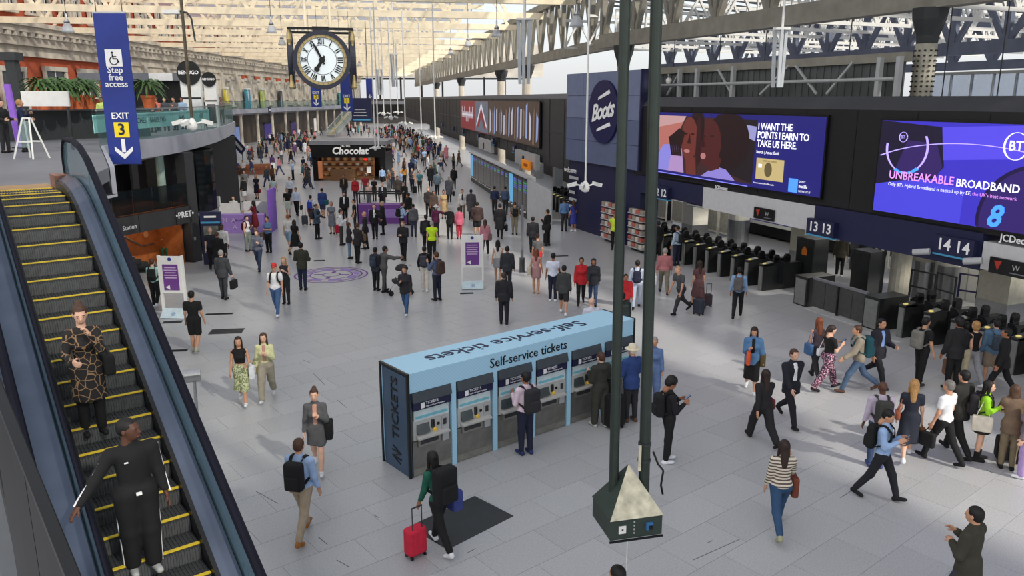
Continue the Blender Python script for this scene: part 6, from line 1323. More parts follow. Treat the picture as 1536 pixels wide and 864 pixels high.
def person(loc, face, label, top, tc, bot, bc, hair, hc, fem=False, skin=0, legs='stand', al='down', ar='down', lean=0, shoe=BLK, boot=False, ht=1.74, turn=0, nod=0, build=1.0, res=None, group=None, acc=(), front=None):
    Yd = max(loc.y, 6); h = res or (.019 if Yd < 13 else .023 if Yd < 19 else .028 if Yd < 27 else .034 if Yd < 40 else .042)
    near = Yd < 30
    J = joints(legs, al, ar, lean, fem); s = ht/1.74; U = J['U']
    t = thing('person', label, 'person', (loc.x, loc.y, loc.z), -R(face), group); t.scale = (s*build, s*build, s)
    pk = (legs, al, ar, lean, fem, h); dz = -J['minz']; off = np.array((0, 0, dz))
    hp = np.array(J['head']); hy = R(turn); cs, sn = math.cos(hy), math.sin(hy); nd = R(nod+lean*.4); cn, sn2 = math.cos(nd), math.sin(nd)
    RM = np.array(((cs, -sn, 0), (sn, cs, 0), (0, 0, 1))) @ np.array(((1, 0, 0), (0, cn, sn2), (0, -sn2, cn)))
    def fbody():
        v, f, _ = net(body_prims(J, fem), h); parts = [(v+off, f)]; hv, hf = HEAD[0 if near else 1]; parts.append((hv @ RM.T+hp+off, hf))
        for n, sx, arm in (('L', -1, al), ('R', 1, ar)):
            cv, cf = HANDS[12 if arm in ('down', 'rail', 'back', 'fwd') else 38]; parts.append((orient_hand(cv, J['fd'+n], sx)+np.array(J['wr'+n])+off, cf))
        return npmesh('body', parts)
    link('body', cached(('b', turn, nod, near)+pk, fbody), t, SKIN[skin])
    def ftop():
        pr, hem = top_prims(J, fem, top); cl = [(2, hem, -1)]
        if lean > 20: cl = []
        v, f, _ = net(pr, h, clips=cl); return npmesh('top', [(v+off, f)])
    nm = {'tee': 't_shirt', 'shirt': 'shirt', 'jacket': 'jacket', 'coat': 'coat', 'hoodie': 'hoodie', 'dress': 'dress', 'sdress': 'dress', 'tank': 'vest_top', 'crop': 'crop_top', 'vest': 'waistcoat'}[top]
    link(nm, cached(('t', top)+pk, ftop), t, cloth(tc))
    if front:                                          # shirt showing in the open front
        def ff():
            pr, hem = top_prims(J, fem, top); pr = [(q[0], q[1], q[2], q[3]+.006, q[4]+.006)+tuple(q[5:]) for q in pr[:4] if q[0] == 'c']
            v, f, _ = net(pr, min(h, .024), clips=[(0, .05, 1), (0, -.05, -1), (1, .03, -1), (2, max(hem, .96), -1)]); return npmesh('front', [(v+off, f)])
        link('shirt_front', cached(('f', top)+pk, ff), t, cloth(front))
    def fbot():
        pr, hem = bot_prims(J, bot); v, f, _ = net(pr, h, k=.034, clips=[(2, hem, -1)] if hem else ()); return npmesh('bottom', [(v+off, f)])
    if bot: link({'trousers': 'trousers', 'shorts': 'shorts', 'skirt': 'skirt', 'mini': 'skirt', 'wide': 'wide_trousers', 'leggings': 'leggings'}[bot], cached(('l', bot)+pk, fbot), t, cloth(bc))
    for n in 'LR':
        def fs():
            v, f, _ = net(shoe_prims(J, n, boot), min(h, .02), k=.015, clips=[(2, J['minz'], -1)]); return npmesh('shoe', [(v+off, f)])
        link('boot' if boot else 'shoe', cached(('s', n, boot)+pk, fs), t, cloth(shoe))
    M4 = Matrix([list(RM[i])+[hp[i]+off[i]] for i in range(3)]+[[0, 0, 0, 1]])
    if hair != 'bald':
        st = hair if hair not in ('cap', 'hat') else 'buzz'
        o = link('hair', cached(('h', st, near), lambda: npmesh('hair', [hair_np(st, .0135 if near else .024)])), t, hairm(hc)); o.matrix_basis = M4
    if hair in ('cap', 'hat'):
        def fh():
            mb = MB().lathe([(.088, .0), (.094, .03), (.09, .075), (.062, .115), (.02, .13)], 16)
            if hair == 'cap': mb.slab([(-.07, .06, .015), (.07, .06, .015), (.055, .17, .002), (-.055, .17, .002)], .008, (0, 0, 1))
            else: mb.lathe([(.09, .02), (.17, .012), (.17, .004), (.09, .008)], 18, cap=False)
            return mb.mesh('hat', True)
        o = link('cap' if hair == 'cap' else 'hat', cached(('hat', hair), fh), t, cloth(hc if hair == 'hat' else (190, 50, 50))); o.matrix_basis = M4 @ Matrix.Translation((0, -.012, .045))
    if near and 90 < (face-turn) % 360 < 270:
        for sx in (-1, 1):
            e = link('eye', eye_me, t); e.matrix_basis = M4 @ Matrix.Translation((sx*.030, .083, .004)); e = link('eyebrow', brow_me, t); e.matrix_basis = M4 @ Matrix.Translation((sx*.031, .091, .026))
        e = link('mouth', mouth_me, t); e.matrix_basis = M4 @ Matrix.Translation((0, .092, -.064))
    J['dz'] = dz
    for a in acc: a(t, J, label, s)
    return t, J
# ---- carried things (each its own object)
def at_person(o, t): o.location = t.location; o.rotation_euler = t.rotation_euler; o.scale = t.scale
def sh(label):
    w = label.split()[:9]
    while w[-1] in ('in', 'a', 'and', 'the', 'with', 'to', 'of', 'his', 'her', 'behind', 'beside', 'at', 'an', 'by', 'on', 'light', 'blue', 'black', 'pale', 'dark', 'long', 'white', 'over', 'his', 'near', 'right', 'left', 'open', 'walking', 'holding'): w.pop()
    return ' '.join(w)
def backpack(col, big=1.0, side=0, what='backpack'):
    def f(t, J, label, s):
        o = thing('backpack', '%s worn by the %s' % (what, sh(label)), 'backpack'); at_person(o, t); dz = J['dz']; U = J['U']
        c = U((side, -.21-.03*(big-1), 1.20)); m = cloth(col)
        me = cached(('bp', big), lambda: npmesh('pack', [net([('b', (0, 0, 0), (.15*big, .085*big, .23*big), .06)], .022, k=.02)[:2]])); link('pack', me, o, m, loc=(c[0], c[1], c[2]+dz))
        me = cached(('bq', big), lambda: npmesh('pocket', [net([('b', (0, 0, 0), (.115*big, .04*big, .11*big), .03)], .02, k=.02)[:2]])); link('front_pocket', me, o, m, loc=(c[0], c[1]-.085*big, c[2]-.08*big+dz))
        for sx in (-1, 1):
            pts = [U(q) for q in ((sx*.09, -.155, 1.40), (sx*.105, -.06, 1.468), (sx*.11, .04, 1.465), (sx*.115, .128, 1.37), (sx*.13, .135, 1.24), (sx*.165, .03, 1.13), (sx*.13, -.13, 1.05))]
            mb = MB()
            for a, b in zip(pts, pts[1:]): mb.bar(Vector(a)+UP*dz, Vector(b)+UP*dz, .05, .018, up=(sx*.2, .9, .6))
            mb.obj('strap', m, o)
    return f
def bag(col, side=1, kind='hand', size=(.30, .12, .24), what='handbag', m=None):
    def f(t, J, label, s):
        o = thing(what.split()[-1] if what.split()[-1] in ('handbag', 'briefcase', 'tote', 'jacket') else 'bag', '%s carried by the %s' % (what, sh(label)), 'bag'); at_person(o, t); dz = J['dz']; n = 'R' if side > 0 else 'L'
        w, d, hh = size; mm = m or cloth(col)
        if kind == 'hand': hx = Vector(J['hand'+n])+UP*dz; c = hx+Vector((side*.03, 0, -.10-hh/2)); top = hx
        elif kind == 'elbow': hx = Vector(J['el'+n])+UP*dz; c = hx+Vector((side*.05, .03, -.10-hh/2)); top = hx+Vector((0, .03, 0))
        else: top = Vector(J['sh'+n])+UP*(dz+.06); c = Vector((side*.25, -.03, 1.0-hh/2+.06+dz))
        me = cached(('bag', size), lambda: npmesh('bag', [net([('b', (0, 0, 0), (d/2, w/2, hh/2), .03)], .022, k=.02)[:2]])); link('bag_body', me, o, mm, loc=c)
        mb = MB()
        for q in (-.3, .3): mb.path([c+Vector((0, w*q, hh/2-.01)), c.lerp(top, .55)+Vector((0, w*q*.5, hh*.22)), top+Vector((0, w*q*.1, .0))], .009, 6)
        mb.obj('handle', mm, o)
    return f
def suitcase(col, dx, dy, label2=None, size=(.38, .24, .58), m=None, tilt=0):
    def f(t, J, label, s):
        o = thing('suitcase', label2 or 'wheeled suitcase of the %s' % sh(label), 'suitcase'); at_person(o, t); o.scale = (1, 1, 1); M = t.matrix_basis.copy(); p = M @ Vector((dx, dy, 0)); o.location = (p.x, p.y, t.location.z); mm = m or cloth(col); w, d, hh = size
        me = cached(('case', size), lambda: npmesh('case', [net([('b', (0, 0, 0), (w/2, d/2, hh/2), .05)], .026, k=.02)[:2]])); link('shell', me, o, mm, loc=(0, 0, hh/2+.05))
        for k in range(3): MB().box((-w*.28+w*.28*k, 0, hh/2+.05), (.02, d+.012, hh*.8)).obj('rib', mm, o)
        hm = MB()
        for sx in (-.09, .09): hm.tube((sx, -d*.3, hh), (sx, -d*.3, hh+.42), .009, n=6)
        hm.tube((-.10, -d*.3, hh+.42), (.10, -d*.3, hh+.42), .013, n=6); hm.obj('handle', M_dgrey, o)
        for sx in (-1, 1):
            for sy in (-1, 1): MB().tube((sx*w*.36-.015, sy*d*.34, .03), (sx*w*.36+.015, sy*d*.34, .03), .03, n=10).obj('wheel', M_black2, o)
    return f
def phone():
    def f(t, J, label, s):
        o = thing('mobile_phone', 'dark mobile phone held by the %s' % sh(label), 'phone'); at_person(o, t); hl, hr = Vector(J['handL']), Vector(J['handR'])
        c = hr if (hl-hr).length > .25 else (hl+hr)/2; c = c+UP*(J['dz']+.03)+Vector((0, .03, 0)); MB().frame(c, (.036, 0, 0), (0, .055, .045), (0, -.003, .004)).obj('phone_body', M_black2, o); MB().frame(c+Vector((0, -.004, .006)), (.032, 0, 0), (0, .05, .041), (0, -.001, .0012)).obj('phone_screen', mat('phone_screen', (90, 110, 140), .2, emit=.4), o)
    return f
# ================================================================ the people one can tell apart
def P(x, y, face, label, *a, hd=False, ht=1.74, **k):
    loc = G(x, y, ht) if hd else G(x, y); loc.z = 0
    return person(loc, face, label, *a, ht=ht, **k)
# -- on the escalator
def on_step(s, lat, face, label, *a, **k):
    p = EL(s, lat, 0); p.z = EP.z-RISE*math.floor(s/RUN+1e-6)-RISE+.012; return person(p, face, label, *a, **k)
M_chain = pattern('chain_print', 'chain', (30, 27, 27), (150, 118, 84), 8.5)
on_step(1.55, -.66, 140, 'woman in a dark chain-print dress touching her face on the escalator', 'dress', M_chain, 'leggings', BLK, 'bun', H_BRN, fem=True, skin=0, al='face', ar='elbow', shoe=BLK, ht=1.62, nod=14, turn=-8, acc=[bag(BLK, -1, 'shoulder', (.36, .14, .28), 'large black leather handbag')])
trk, JT = on_step(3.30, -.60, 142, 'person in a black tracksuit with white stripes holding the escalator handrail', 'shirt', BLK, 'wide', BLK, 'buzz', H_BLK, skin=3, al='down', ar='rail', legs='stand', shoe=(176, 178, 176), ht=1.76, turn=48, build=1.08)
mb = MB()
for n in 'LR':
    sx = -1 if n == 'L' else 1
    for a, b, r_ in (('sh', 'el', .056), ('el', 'wr', .046)):
        A, B = Vector(JT[a+n]), Vector(JT[b+n]); o = Vector((sx*r_, .005, .018)); mb.bar(A+o+UP*JT['dz'], B+Vector((sx*(r_-.006), .005, .01))+UP*JT['dz'], .03, .012, up=(sx, 0, .2))
    for a, b, r_ in (('hip', 'kn', .104), ('kn', 'an', .088)):
        A, B = Vector(JT[a+n]), Vector(JT[b+n]); mb.bar(A+Vector((sx*r_, 0, .03))+UP*JT['dz'], B+Vector((sx*(r_-.012), 0, 0))+UP*JT['dz'], .012, .036, up=(0, 1, 0))
mb.obj('side_stripe', M_signwhite, trk); MB().box((.08, .155, 1.33+JT['dz']), (.035, .01, .012)).obj('chest_logo', M_signwhite, trk); MB().box((0, .15, .96+JT['dz']), (.05, .02, .03)).obj('drawstring', M_signwhite, trk)
# -- left foreground
P(365, 605, 168, 'woman in a black crop top and green print skirt carrying a white jacket', 'crop', BLK, 'skirt', pattern('leafprint', 'noise', (196, 200, 160), (120, 132, 84), 26), 'long', H_DBR, fem=True, skin=1, legs='walkA', al='elbow', ar='down', shoe=WHT, ht=1.66, acc=[bag(WHT, -1, 'elbow', (.22, .14, .34), 'folded white jacket')])
P(402, 599, 172, 'woman in an open pale yellow shirt and beige wide trousers with headphones', 'shirt', (206, 206, 158), 'wide', (164, 156, 138), 'long', H_BRN, fem=True, skin=0, legs='walkB', al='chest', ar='down', shoe=WHT, ht=1.68, acc=[bag((150, 150, 110), 1, 'shoulder', (.3, .1, .34), 'olive tote bag')], front=(190, 140, 130))
P(478, 706, 172, 'woman in a grey playsuit with a black jacket over her shoulder', 'shirt', (88, 88, 90), 'mini', (88, 88, 90), 'bun', H_BRN, fem=True, skin=0, legs='walkA', al='chest', ar='down', shoe=WHT, ht=1.70, acc=[bag(BLK, -1, 'shoulder', (.32, .14, .36), 'black shoulder bag')], front=(200, 150, 128))
P(457, 806, 12, 'man in a light blue shirt and beige trousers walking away with a black backpack', 'shirt', (158, 184, 222), 'trousers', (168, 150, 128), 'short', H_BRN, skin=1, legs='walkA', shoe=(158, 102, 48), ht=1.76, acc=[backpack(BLK, 1.05, what='black backpack')])
P(661, 824, 318, 'hurrying woman in a green sleeve and black leggings loaded with bags', 'shirt', (28, 92, 74), 'leggings', BLK, 'long', H_BLK, fem=True, skin=2, legs='walkB', al='down', ar='strap', lean=14, shoe=WHT, ht=1.68, acc=[backpack(BLK, 1.35, what='huge black backpack'), bag((58, 70, 132), 1, 'shoulder', (.34, .2, .36), 'blue sports bag'), suitcase((206, 40, 66), -.42, .12, 'bright pink and red child suitcase being pulled across the floor', (.34, .22, .46))])
P(295, 528, 355, 'man in a black t-shirt and black shorts walking away near the left totem sign', 'tee', BLK, 'shorts', BLK, 'short', H_BLK, skin=1, legs='pass', shoe=(170, 170, 150), ht=1.78)
P(235, 461, 352, 'person in a mint top with a round black backpack beside the left totem sign', 'tee', (150, 190, 186), 'leggings', BLK, 'short', H_BRN, fem=True, skin=0, legs='pass', shoe=WHT, ht=1.70, acc=[backpack(BLK, .95, what='rounded black backpack')])
P(337, 449, 5, 'grey-haired man in a dark grey suit standing with a briefcase', 'jacket', (62, 64, 68), 'trousers', (58, 60, 64), 'short', H_GRY, skin=0, legs='apart', ar='bag', shoe=BLK, ht=1.78, acc=[bag(BLK, 1, 'hand', (.42, .14, .32), 'black briefcase')])
# -- centre foreground at the kiosk
kdir = 360-math.degrees(KA)
P(788, 681, kdir+2, 'man in a pale pink shirt with a black backpack using a ticket machine', 'shirt', (222, 200, 214), 'trousers', NVY, 'short', H_BLK, skin=2, legs='stand', al='phone', ar='elbow', shoe=(40, 50, 96), ht=1.74, acc=[backpack(DRK, 1.1, what='charcoal backpack')])
P(899, 640, kdir+4, 'person in a dark olive hoodie and trousers using the fifth ticket machine', 'hoodie', (50, 50, 46), 'wide', (58, 58, 52), 'short', H_BRN, skin=0, legs='apart', al='phone', ar='elbow', shoe=(190, 190, 186), ht=1.70, acc=[bag(BLK, 1, 'shoulder', (.3, .14, .3), 'black shoulder bag')])
P(945, 632, kdir+10, 'man in a straw hat and blue blazer at the rightmost ticket machine', 'jacket', (42, 66, 120), 'trousers', DRK, 'hat', (226, 216, 190), skin=1, legs='stand', al='elbow', ar='phone', shoe=(96, 74, 60), ht=1.76, acc=[suitcase(BLK, -.52, -.12, 'tall black suitcase beside the man in a straw hat', (.42, .28, .72))])
P(978, 604, 190, 'woman in a blue jumpsuit passing behind the dark green pole', 'shirt', (98, 122, 166), 'wide', (98, 122, 166), 'short', H_GRY, fem=True, skin=1, legs='walkA', shoe=WHT, ht=1.64)
P(1000, 693, 82, 'man in black looking down at a phone right of the green poles', 'shirt', (24, 24, 30), 'trousers', BLK, 'curly', H_BLK, skin=2, legs='ease', al='phone', ar='phone', shoe=WHT, ht=1.76, nod=30, acc=[backpack(BLK, 1.0, what='black backpack'), phone()])
P(928, 852, 300, 'dark-haired person just entering at the bottom edge', 'tee', (60, 60, 70), 'trousers', DRK, 'short', H_BLK, skin=1, hd=True, turn=-20)
# -- right foreground
P(1125, 588, 196, 'woman in a denim jacket and long black skirt holding an orange bag', 'jacket', (82, 122, 164), 'skirt', BLK, 'long', H_DBR, fem=True, skin=1, legs='walkA', al='bag', ar='phone', shoe=WHT, ht=1.68, nod=16, acc=[bag((86, 76, 44), -1, 'shoulder', (.3, .14, .32), 'olive handbag'), bag((226, 92, 40), 1, 'hand', (.26, .1, .34), 'orange carrier bag')], front=BLK)
P(1141, 664, 350, 'long-haired woman in a black trouser suit walking away', 'shirt', (34, 32, 36), 'wide', (32, 31, 34), 'long', H_DBR, fem=True, skin=1, legs='strideA', al='back', ar='fwd', shoe=BLK, ht=1.68, acc=[bag((100, 40, 44), 1, 'elbow', (.28, .12, .24), 'dark red handbag')])
P(1182, 635, 165, 'man in a dark suit and open white shirt striding towards the camera', 'jacket', (30, 32, 42), 'trousers', (28, 29, 36), 'short', H_BRN, skin=0, legs='strideB', al='back', ar='fwd', shoe=BLK, ht=1.80, front=WHT)
P(1166, 797, 5, 'woman in a cream striped jumper and jeans with a brown handbag', 'shirt', pattern('jumper', 'stripe', (216, 206, 188), (92, 82, 78), 5.5), 'leggings', (44, 74, 108), 'long', H_DBR, fem=True, skin=1, legs='strideB', al='down', ar='strap', shoe=(160, 160, 130), ht=1.70, acc=[bag((112, 58, 42), 1, 'elbow', (.3, .12, .36), 'tan brown handbag')])
P(1316, 749, 128, 'man in a light blue shirt and dark trousers checking his phone', 'shirt', (150, 178, 218), 'trousers', (30, 31, 38), 'short', H_BLK, skin=1, legs='walkA', al='phone', ar='phone', shoe=BLK, ht=1.74, nod=24, acc=[phone(), backpack(BLK, .95, what='black backpack')])
P(1466, 760, 322, 'man in an olive green overshirt at the bottom right edge', 'jacket', (58, 56, 46), 'trousers', (52, 54, 66), 'short', H_BLK, skin=1, legs='walkA', al='fold', ar='phone', hd=True, ht=1.78)
P(1311, 700, 8, 'bald man in a lilac shirt with a grey backpack', 'shirt', (190, 178, 198), 'trousers', JEAN, 'bald', H_GRY, skin=3, legs='stand', shoe=(60, 70, 120), ht=1.74, acc=[backpack((58, 58, 56), 1.05, what='grey backpack')])
P(1358, 688, 20, 'blonde woman in a long sleeveless navy dress with a brown bag strap', 'sdress', (34, 38, 52), None, None, 'long', H_BLO, fem=True, skin=0, legs='walkB', shoe=WHT, ht=1.70, acc=[bag((150, 96, 50), 1, 'hand', (.24, .12, .3), 'brown paper bag'), bag((150, 82, 60), -1, 'shoulder', (.24, .1, .18), 'tan shoulder bag')])
P(1409, 694, 330, 'older man in a white t-shirt and black trousers walking away', 'tee', WHT, 'trousers', BLK, 'short', (120, 116, 112), skin=1, legs='walkA', shoe=BLK, ht=1.74, acc=[bag(BLK, -1, 'hand', (.3, .12, .3), 'black bag')])
P(1431, 682, 340, 'man in a dark jacket just behind the older man in a white t-shirt', 'jacket', (40, 40, 38), 'trousers', BLK, 'short', H_BLK, skin=1, legs='walkB', shoe=BLK, ht=1.82)
P(1466, 690, 118, 'woman in a lime green top with a black backpack and ankle boots', 'shirt', (150, 210, 44), 'mini', (40, 40, 40), 'long', H_BLK, fem=True, skin=0, legs='stand', al='elbow', ar='phone', shoe=BLK, boot=True, ht=1.66, acc=[backpack((36, 34, 38), 1.0, what='dark backpack'), bag((214, 206, 190), 1, 'shoulder', (.38, .12, .34), 'cream tote bag')])
P(1508, 703, 20, 'woman with long curly brown hair and a brown coat at the right edge', 'jacket', (112, 92, 76), 'trousers', (120, 108, 86), 'long', (84, 60, 44), fem=True, skin=0, legs='stand', al='face', shoe=BLK, ht=1.68, lean=12, acc=[suitcase(BLK, .1, .42, 'black suitcase standing by the right edge', (.44, .3, .46))])
P(1532, 716, 300, 'person in lilac trousers cut by the right edge', 'hoodie', (120, 110, 124), 'wide', (176, 150, 206), 'long', H_BRN, fem=True, skin=0, legs='stand', shoe=WHT, ht=1.66)
P(1238, 585, 78, 'woman in a black top and floral trousers reading her phone', 'tee', BLK, 'wide', pattern('floral', 'noise', (58, 50, 60), (190, 120, 150), 30, c=(214, 208, 210)), 'pony', H_DBR, fem=True, skin=0, legs='walkA', al='phone', ar='phone', shoe=BLK, ht=1.68, nod=14, build=1.08, acc=[phone(), bag(WHT, -1, 'shoulder', (.24, .1, .2), 'white shoulder bag')])
P(1221, 570, 350, 'woman with long brown hair partly hidden behind the woman in floral trousers', 'tank', (70, 60, 70), 'trousers', DRK, 'long', H_RED, fem=True, skin=1, legs='walkB', shoe=BLK, ht=1.68, acc=[bag((60, 96, 140), -1, 'shoulder', (.3, .14, .3), 'blue bag')])
P(1283, 588, 276, 'man in a beige jacket and jeans rushing left with a teal backpack', 'hoodie', (150, 140, 124), 'trousers', (74, 96, 124), 'short', H_BRN, skin=1, legs='strideA', al='fwd', ar='back', shoe=BRN, ht=1.78, lean=8, acc=[backpack((22, 72, 84), 1.1, what='teal backpack')])
P(1312, 577, 160, 'man in a dark suit and blue shirt walking past the barriers', 'jacket', (34, 35, 44), 'trousers', (30, 31, 38), 'short', H_BLK, skin=1, legs='strideB', al='elbow', ar='down', shoe=BLK, ht=1.80, front=(130, 160, 214))
P(1377, 578, 70, 'man in a black t-shirt and face mask with a grey backpack', 'tee', (26, 26, 28), 'trousers', BLK, 'short', H_BLK, skin=1, legs='apart', al='down', ar='down', shoe=(60, 60, 60), ht=1.76, acc=[backpack((120, 118, 112), 1.0, what='grey backpack')])
P(1436, 582, 10, 'woman in a black vest and cream wide trousers holding a brown paper bag', 'tank', BLK, 'wide', (176, 166, 140), 'bun', H_BLK, fem=True, skin=0, legs='stand', shoe=TAN, ht=1.70, acc=[bag((130, 96, 72), -1, 'hand', (.3, .14, .4), 'brown paper carrier bag')])
P(1452, 577, 350, 'blonde woman in a black vest and grey leggings at the barriers', 'tank', BLK, 'leggings', (150, 152, 160), 'bob', H_BLO, fem=True, skin=0, legs='walkA', shoe=WHT, ht=1.68)
P(1482, 578, 8, 'person in a blue hoodie and beige shorts with an orange bag at the barriers', 'hoodie', (82, 112, 140), 'shorts', (132, 118, 104), 'short', H_BLK, skin=1, legs='apart', shoe=TAN, ht=1.70, acc=[backpack((60, 72, 84), .9, what='slate backpack'), bag((224, 142, 36), 1, 'hand', (.24, .1, .34), 'orange bag')])
P(1440, 478, 350, 'tall dark-haired person passing through the right barriers', 'jacket', (34, 34, 36), 'trousers', BLK, 'curly', H_BLK, skin=2, legs='stand', hd=True, ht=1.84)
P(1512, 492, 300, 'person in black going through the barrier at the far right', 'jacket', BLK, 'trousers', BLK, 'short', H_BLK, skin=2, legs='walkA', hd=True, ht=1.74)
P(1258, 415, 20, 'person in an olive jacket and white shoes standing on platform 13', 'jacket', (70, 66, 54), 'trousers', BLK, 'short', H_BLK, skin=2, legs='stand', shoe=WHT, ht=1.74)
# -- middle right
P(1105, 477, 20, 'man in a light blue shirt with a grey backpack walking to the barriers', 'shirt', (134, 166, 204), 'trousers', BLK, 'short', H_BLK, skin=2, legs='walkB', shoe=BLK, ht=1.74, acc=[backpack((92, 88, 88), 1.0, what='grey backpack')])
P(1046, 461, 350, 'woman in a long maroon print dress with a small suitcase', 'sdress', (88, 58, 60), 'skirt', (88, 58, 60), 'long', H_DBR, fem=True, skin=1, legs='walkA', ht=1.66, acc=[suitcase((70, 60, 66), .38, .0, 'small dark suitcase pulled by the woman in a maroon dress', (.3, .2, .42))])
P(1020, 470, 238, 'man in a charcoal t-shirt leaning forward as he rushes left with a dark case', 'tee', (70, 72, 76), 'trousers', (50, 50, 54), 'short', (150, 120, 100), skin=1, legs='strideA', lean=16, shoe=BLK, ht=1.74, acc=[suitcase((46, 50, 64), -.45, -.4, 'slate suitcase dragged by the man in a charcoal t-shirt', (.36, .24, .5))])
P(995, 441, 5, 'grey-haired man in a pink jumper carrying a white carrier bag', 'shirt', (170, 108, 112), 'trousers', (118, 112, 98), 'short', H_GRY, skin=0, legs='walkA', shoe=BLK, ht=1.74, build=1.08, acc=[bag(WHT, -1, 'hand', (.3, .1, .34), 'white carrier bag')])
P(954, 463, 10, 'person in a navy waistcoat over a white shirt and pale jeans', 'shirt', (190, 200, 218), 'trousers', (164, 176, 196), 'short', H_BLK, skin=2, legs='walkB', shoe=BLK, ht=1.72, acc=[backpack(NVY, .9, what='navy pack')])
P(939, 412, 180, 'child in a red jacket behind the dark green pole', 'jacket', (170, 34, 40), 'trousers', DRK, 'short', H_BLK, skin=2, hd=True, ht=1.5)
P(934, 440, 350, 'person with a dark green backpack behind the kiosk end', 'jacket', (44, 58, 52), 'trousers', DRK, 'short', H_BLK, skin=2, hd=True, ht=1.68, acc=[backpack((60, 66, 66), 1.0, what='grey green backpack')])
P(888, 448, 350, 'bald man in a white shirt behind the ticket kiosk', 'shirt', (206, 208, 220), 'trousers', DRK, 'bald', H_GRY, skin=0, hd=True, ht=1.72)
P(889, 458, 185, 'woman in a dark jacket and jeans walking towards the kiosk', 'jacket', (40, 42, 48), 'trousers', JEAN, 'bob', H_BLK, fem=True, skin=2, legs='walkA', al='back', ar='fwd', shoe=BLK, ht=1.68)
P(871, 457, 184, 'woman in a bright red top beside the woman in a dark jacket', 'jacket', (178, 34, 42), 'leggings', BLK, 'short', H_BLK, fem=True, skin=2, legs='walkB', shoe=BLK, ht=1.70)
P(845, 472, 6, 'person in a grey jacket and shorts with bare legs near the kiosk top', 'jacket', (62, 64, 64), 'shorts', (40, 40, 42), 'short', H_BLK, fem=True, skin=1, legs='walkA', shoe=WHT, ht=1.70)
P(829, 452, 4, 'man in a white t-shirt with a black bag strap across his back', 'tee', (214, 220, 236), 'trousers', NVY, 'short', H_BLK, skin=2, legs='stand', shoe=WHT, ht=1.74, acc=[bag(BLK, 1, 'shoulder', (.3, .12, .24), 'black messenger bag')])
P(804, 440, 10, 'woman in a pink top with long brown hair and a cream bag', 'tank', (190, 140, 140), 'mini', (170, 130, 130), 'long', H_RED, fem=True, skin=1, legs='stand', shoe=TAN, ht=1.66, acc=[bag((196, 186, 166), -1, 'shoulder', (.36, .14, .34), 'cream shoulder bag')])
P(806, 412, 5, 'person in a grey t-shirt and red shorts near the sign post', 'tee', (92, 92, 94), 'shorts', (190, 40, 50), 'bun', H_DBR, fem=True, skin=1, legs='stand', ht=1.68)
P(799, 381, 2, 'man in dark clothes with arms out near the sign post', 'jacket', (40, 40, 44), 'trousers', DRK, 'short', H_BLK, skin=2, legs='walkA', ht=1.76)
P(821, 369, 300, 'man in a black suit with a shoulder bag by the pharmacy', 'jacket', BLK, 'trousers', BLK, 'short', H_BLK, skin=1, legs='stand', al='phone', ht=1.78, acc=[bag(BLK, -1, 'shoulder', (.36, .14, .28), 'black shoulder bag'), suitcase(BLK, .5, .3, 'black suitcase near the pharmacy front', (.34, .24, .5))])
P(846, 347, 350, 'man in a light blue shirt at the platform 11 gates', 'shirt', (98, 132, 176), 'trousers', DRK, 'short', H_BLK, skin=2, ht=1.80)
P(860, 347, 330, 'woman in a blue dress and white shoes by the pharmacy', 'sdress', (58, 66, 150), 'mini', (58, 66, 150), 'long', H_BRN, fem=True, skin=1, shoe=WHT, ht=1.68)
P(893, 337, 100, 'person in a dark top with a white panel in the pharmacy doorway', 'jacket', (40, 44, 60), 'trousers', BLK, 'bob', H_BLK, fem=True, skin=1, al='phone', ar='phone', ht=1.70)
P(921, 375, 200, 'guard in a yellow hi-vis waistcoat beside the dark green pole', 'vest', (196, 220, 60), 'trousers', BLK, 'short', H_BLK, skin=2, ht=1.78)
P(1017, 339, 320, 'man in a pale blue shirt beyond the left barriers', 'shirt', (166, 186, 206), 'trousers', NVY, 'buzz', H_BLK, skin=2, hd=True, ht=1.74, acc=[backpack(BLK, .9, what='black backpack')])
P(988, 332, 340, 'dark figure passing through the left barriers', 'jacket', BLK, 'trousers', BLK, 'short', H_BLK, skin=3, ht=1.78, hd=True)
P(756, 486, 3, 'man in a black suit walking away above the kiosk', 'jacket', (38, 38, 42), 'trousers', (34, 34, 38), 'short', (60, 50, 44), skin=1, legs='stand', shoe=BLK, ht=1.68, build=1.04)
P(747, 424, 5, 'woman in a white top and grey skirt beside the centre totem sign', 'tank', (214, 210, 204), 'mini', (150, 152, 156), 'long', H_BLK, fem=True, skin=1, legs='pass', al='back', shoe=TAN, ht=1.68)
P(761, 437, 4, 'person in a dark jacket following the woman in a grey skirt', 'jacket', (46, 48, 54), 'trousers', DRK, 'short', H_BLK, skin=2, legs='stand', ht=1.70)
# -- centre
P(455, 435, 3, 'man in an olive jacket and jeans standing on the purple roundel', 'jacket', (54, 56, 44), 'trousers', (34, 44, 68), 'short', H_BLK, skin=1, legs='stand', al='elbow', ar='elbow', ht=1.80)
P(416, 473, 178, 'man in a red cap, white t-shirt and jeans walking towards the camera', 'tee', (228, 228, 230), 'trousers', (66, 96, 138), 'cap', H_BRN, skin=1, legs='walkA', shoe=WHT, ht=1.76, acc=[backpack(BLK, .95, what='black backpack')])
P(430, 456, 182, 'blonde woman in a dark strappy top behind the man in a red cap', 'tank', (48, 46, 50), 'trousers', DRK, 'long', H_BLO, fem=True, skin=0, al='chest', ar='elbow', ht=1.66)
P(389, 407, 178, 'man in a dark checked shirt and jeans', 'shirt', pattern('check', 'plaid', (62, 66, 78), (120, 126, 140), 26), 'trousers', (46, 58, 84), 'short', H_BRN, skin=0, legs='walkA', al='phone', ht=1.76)
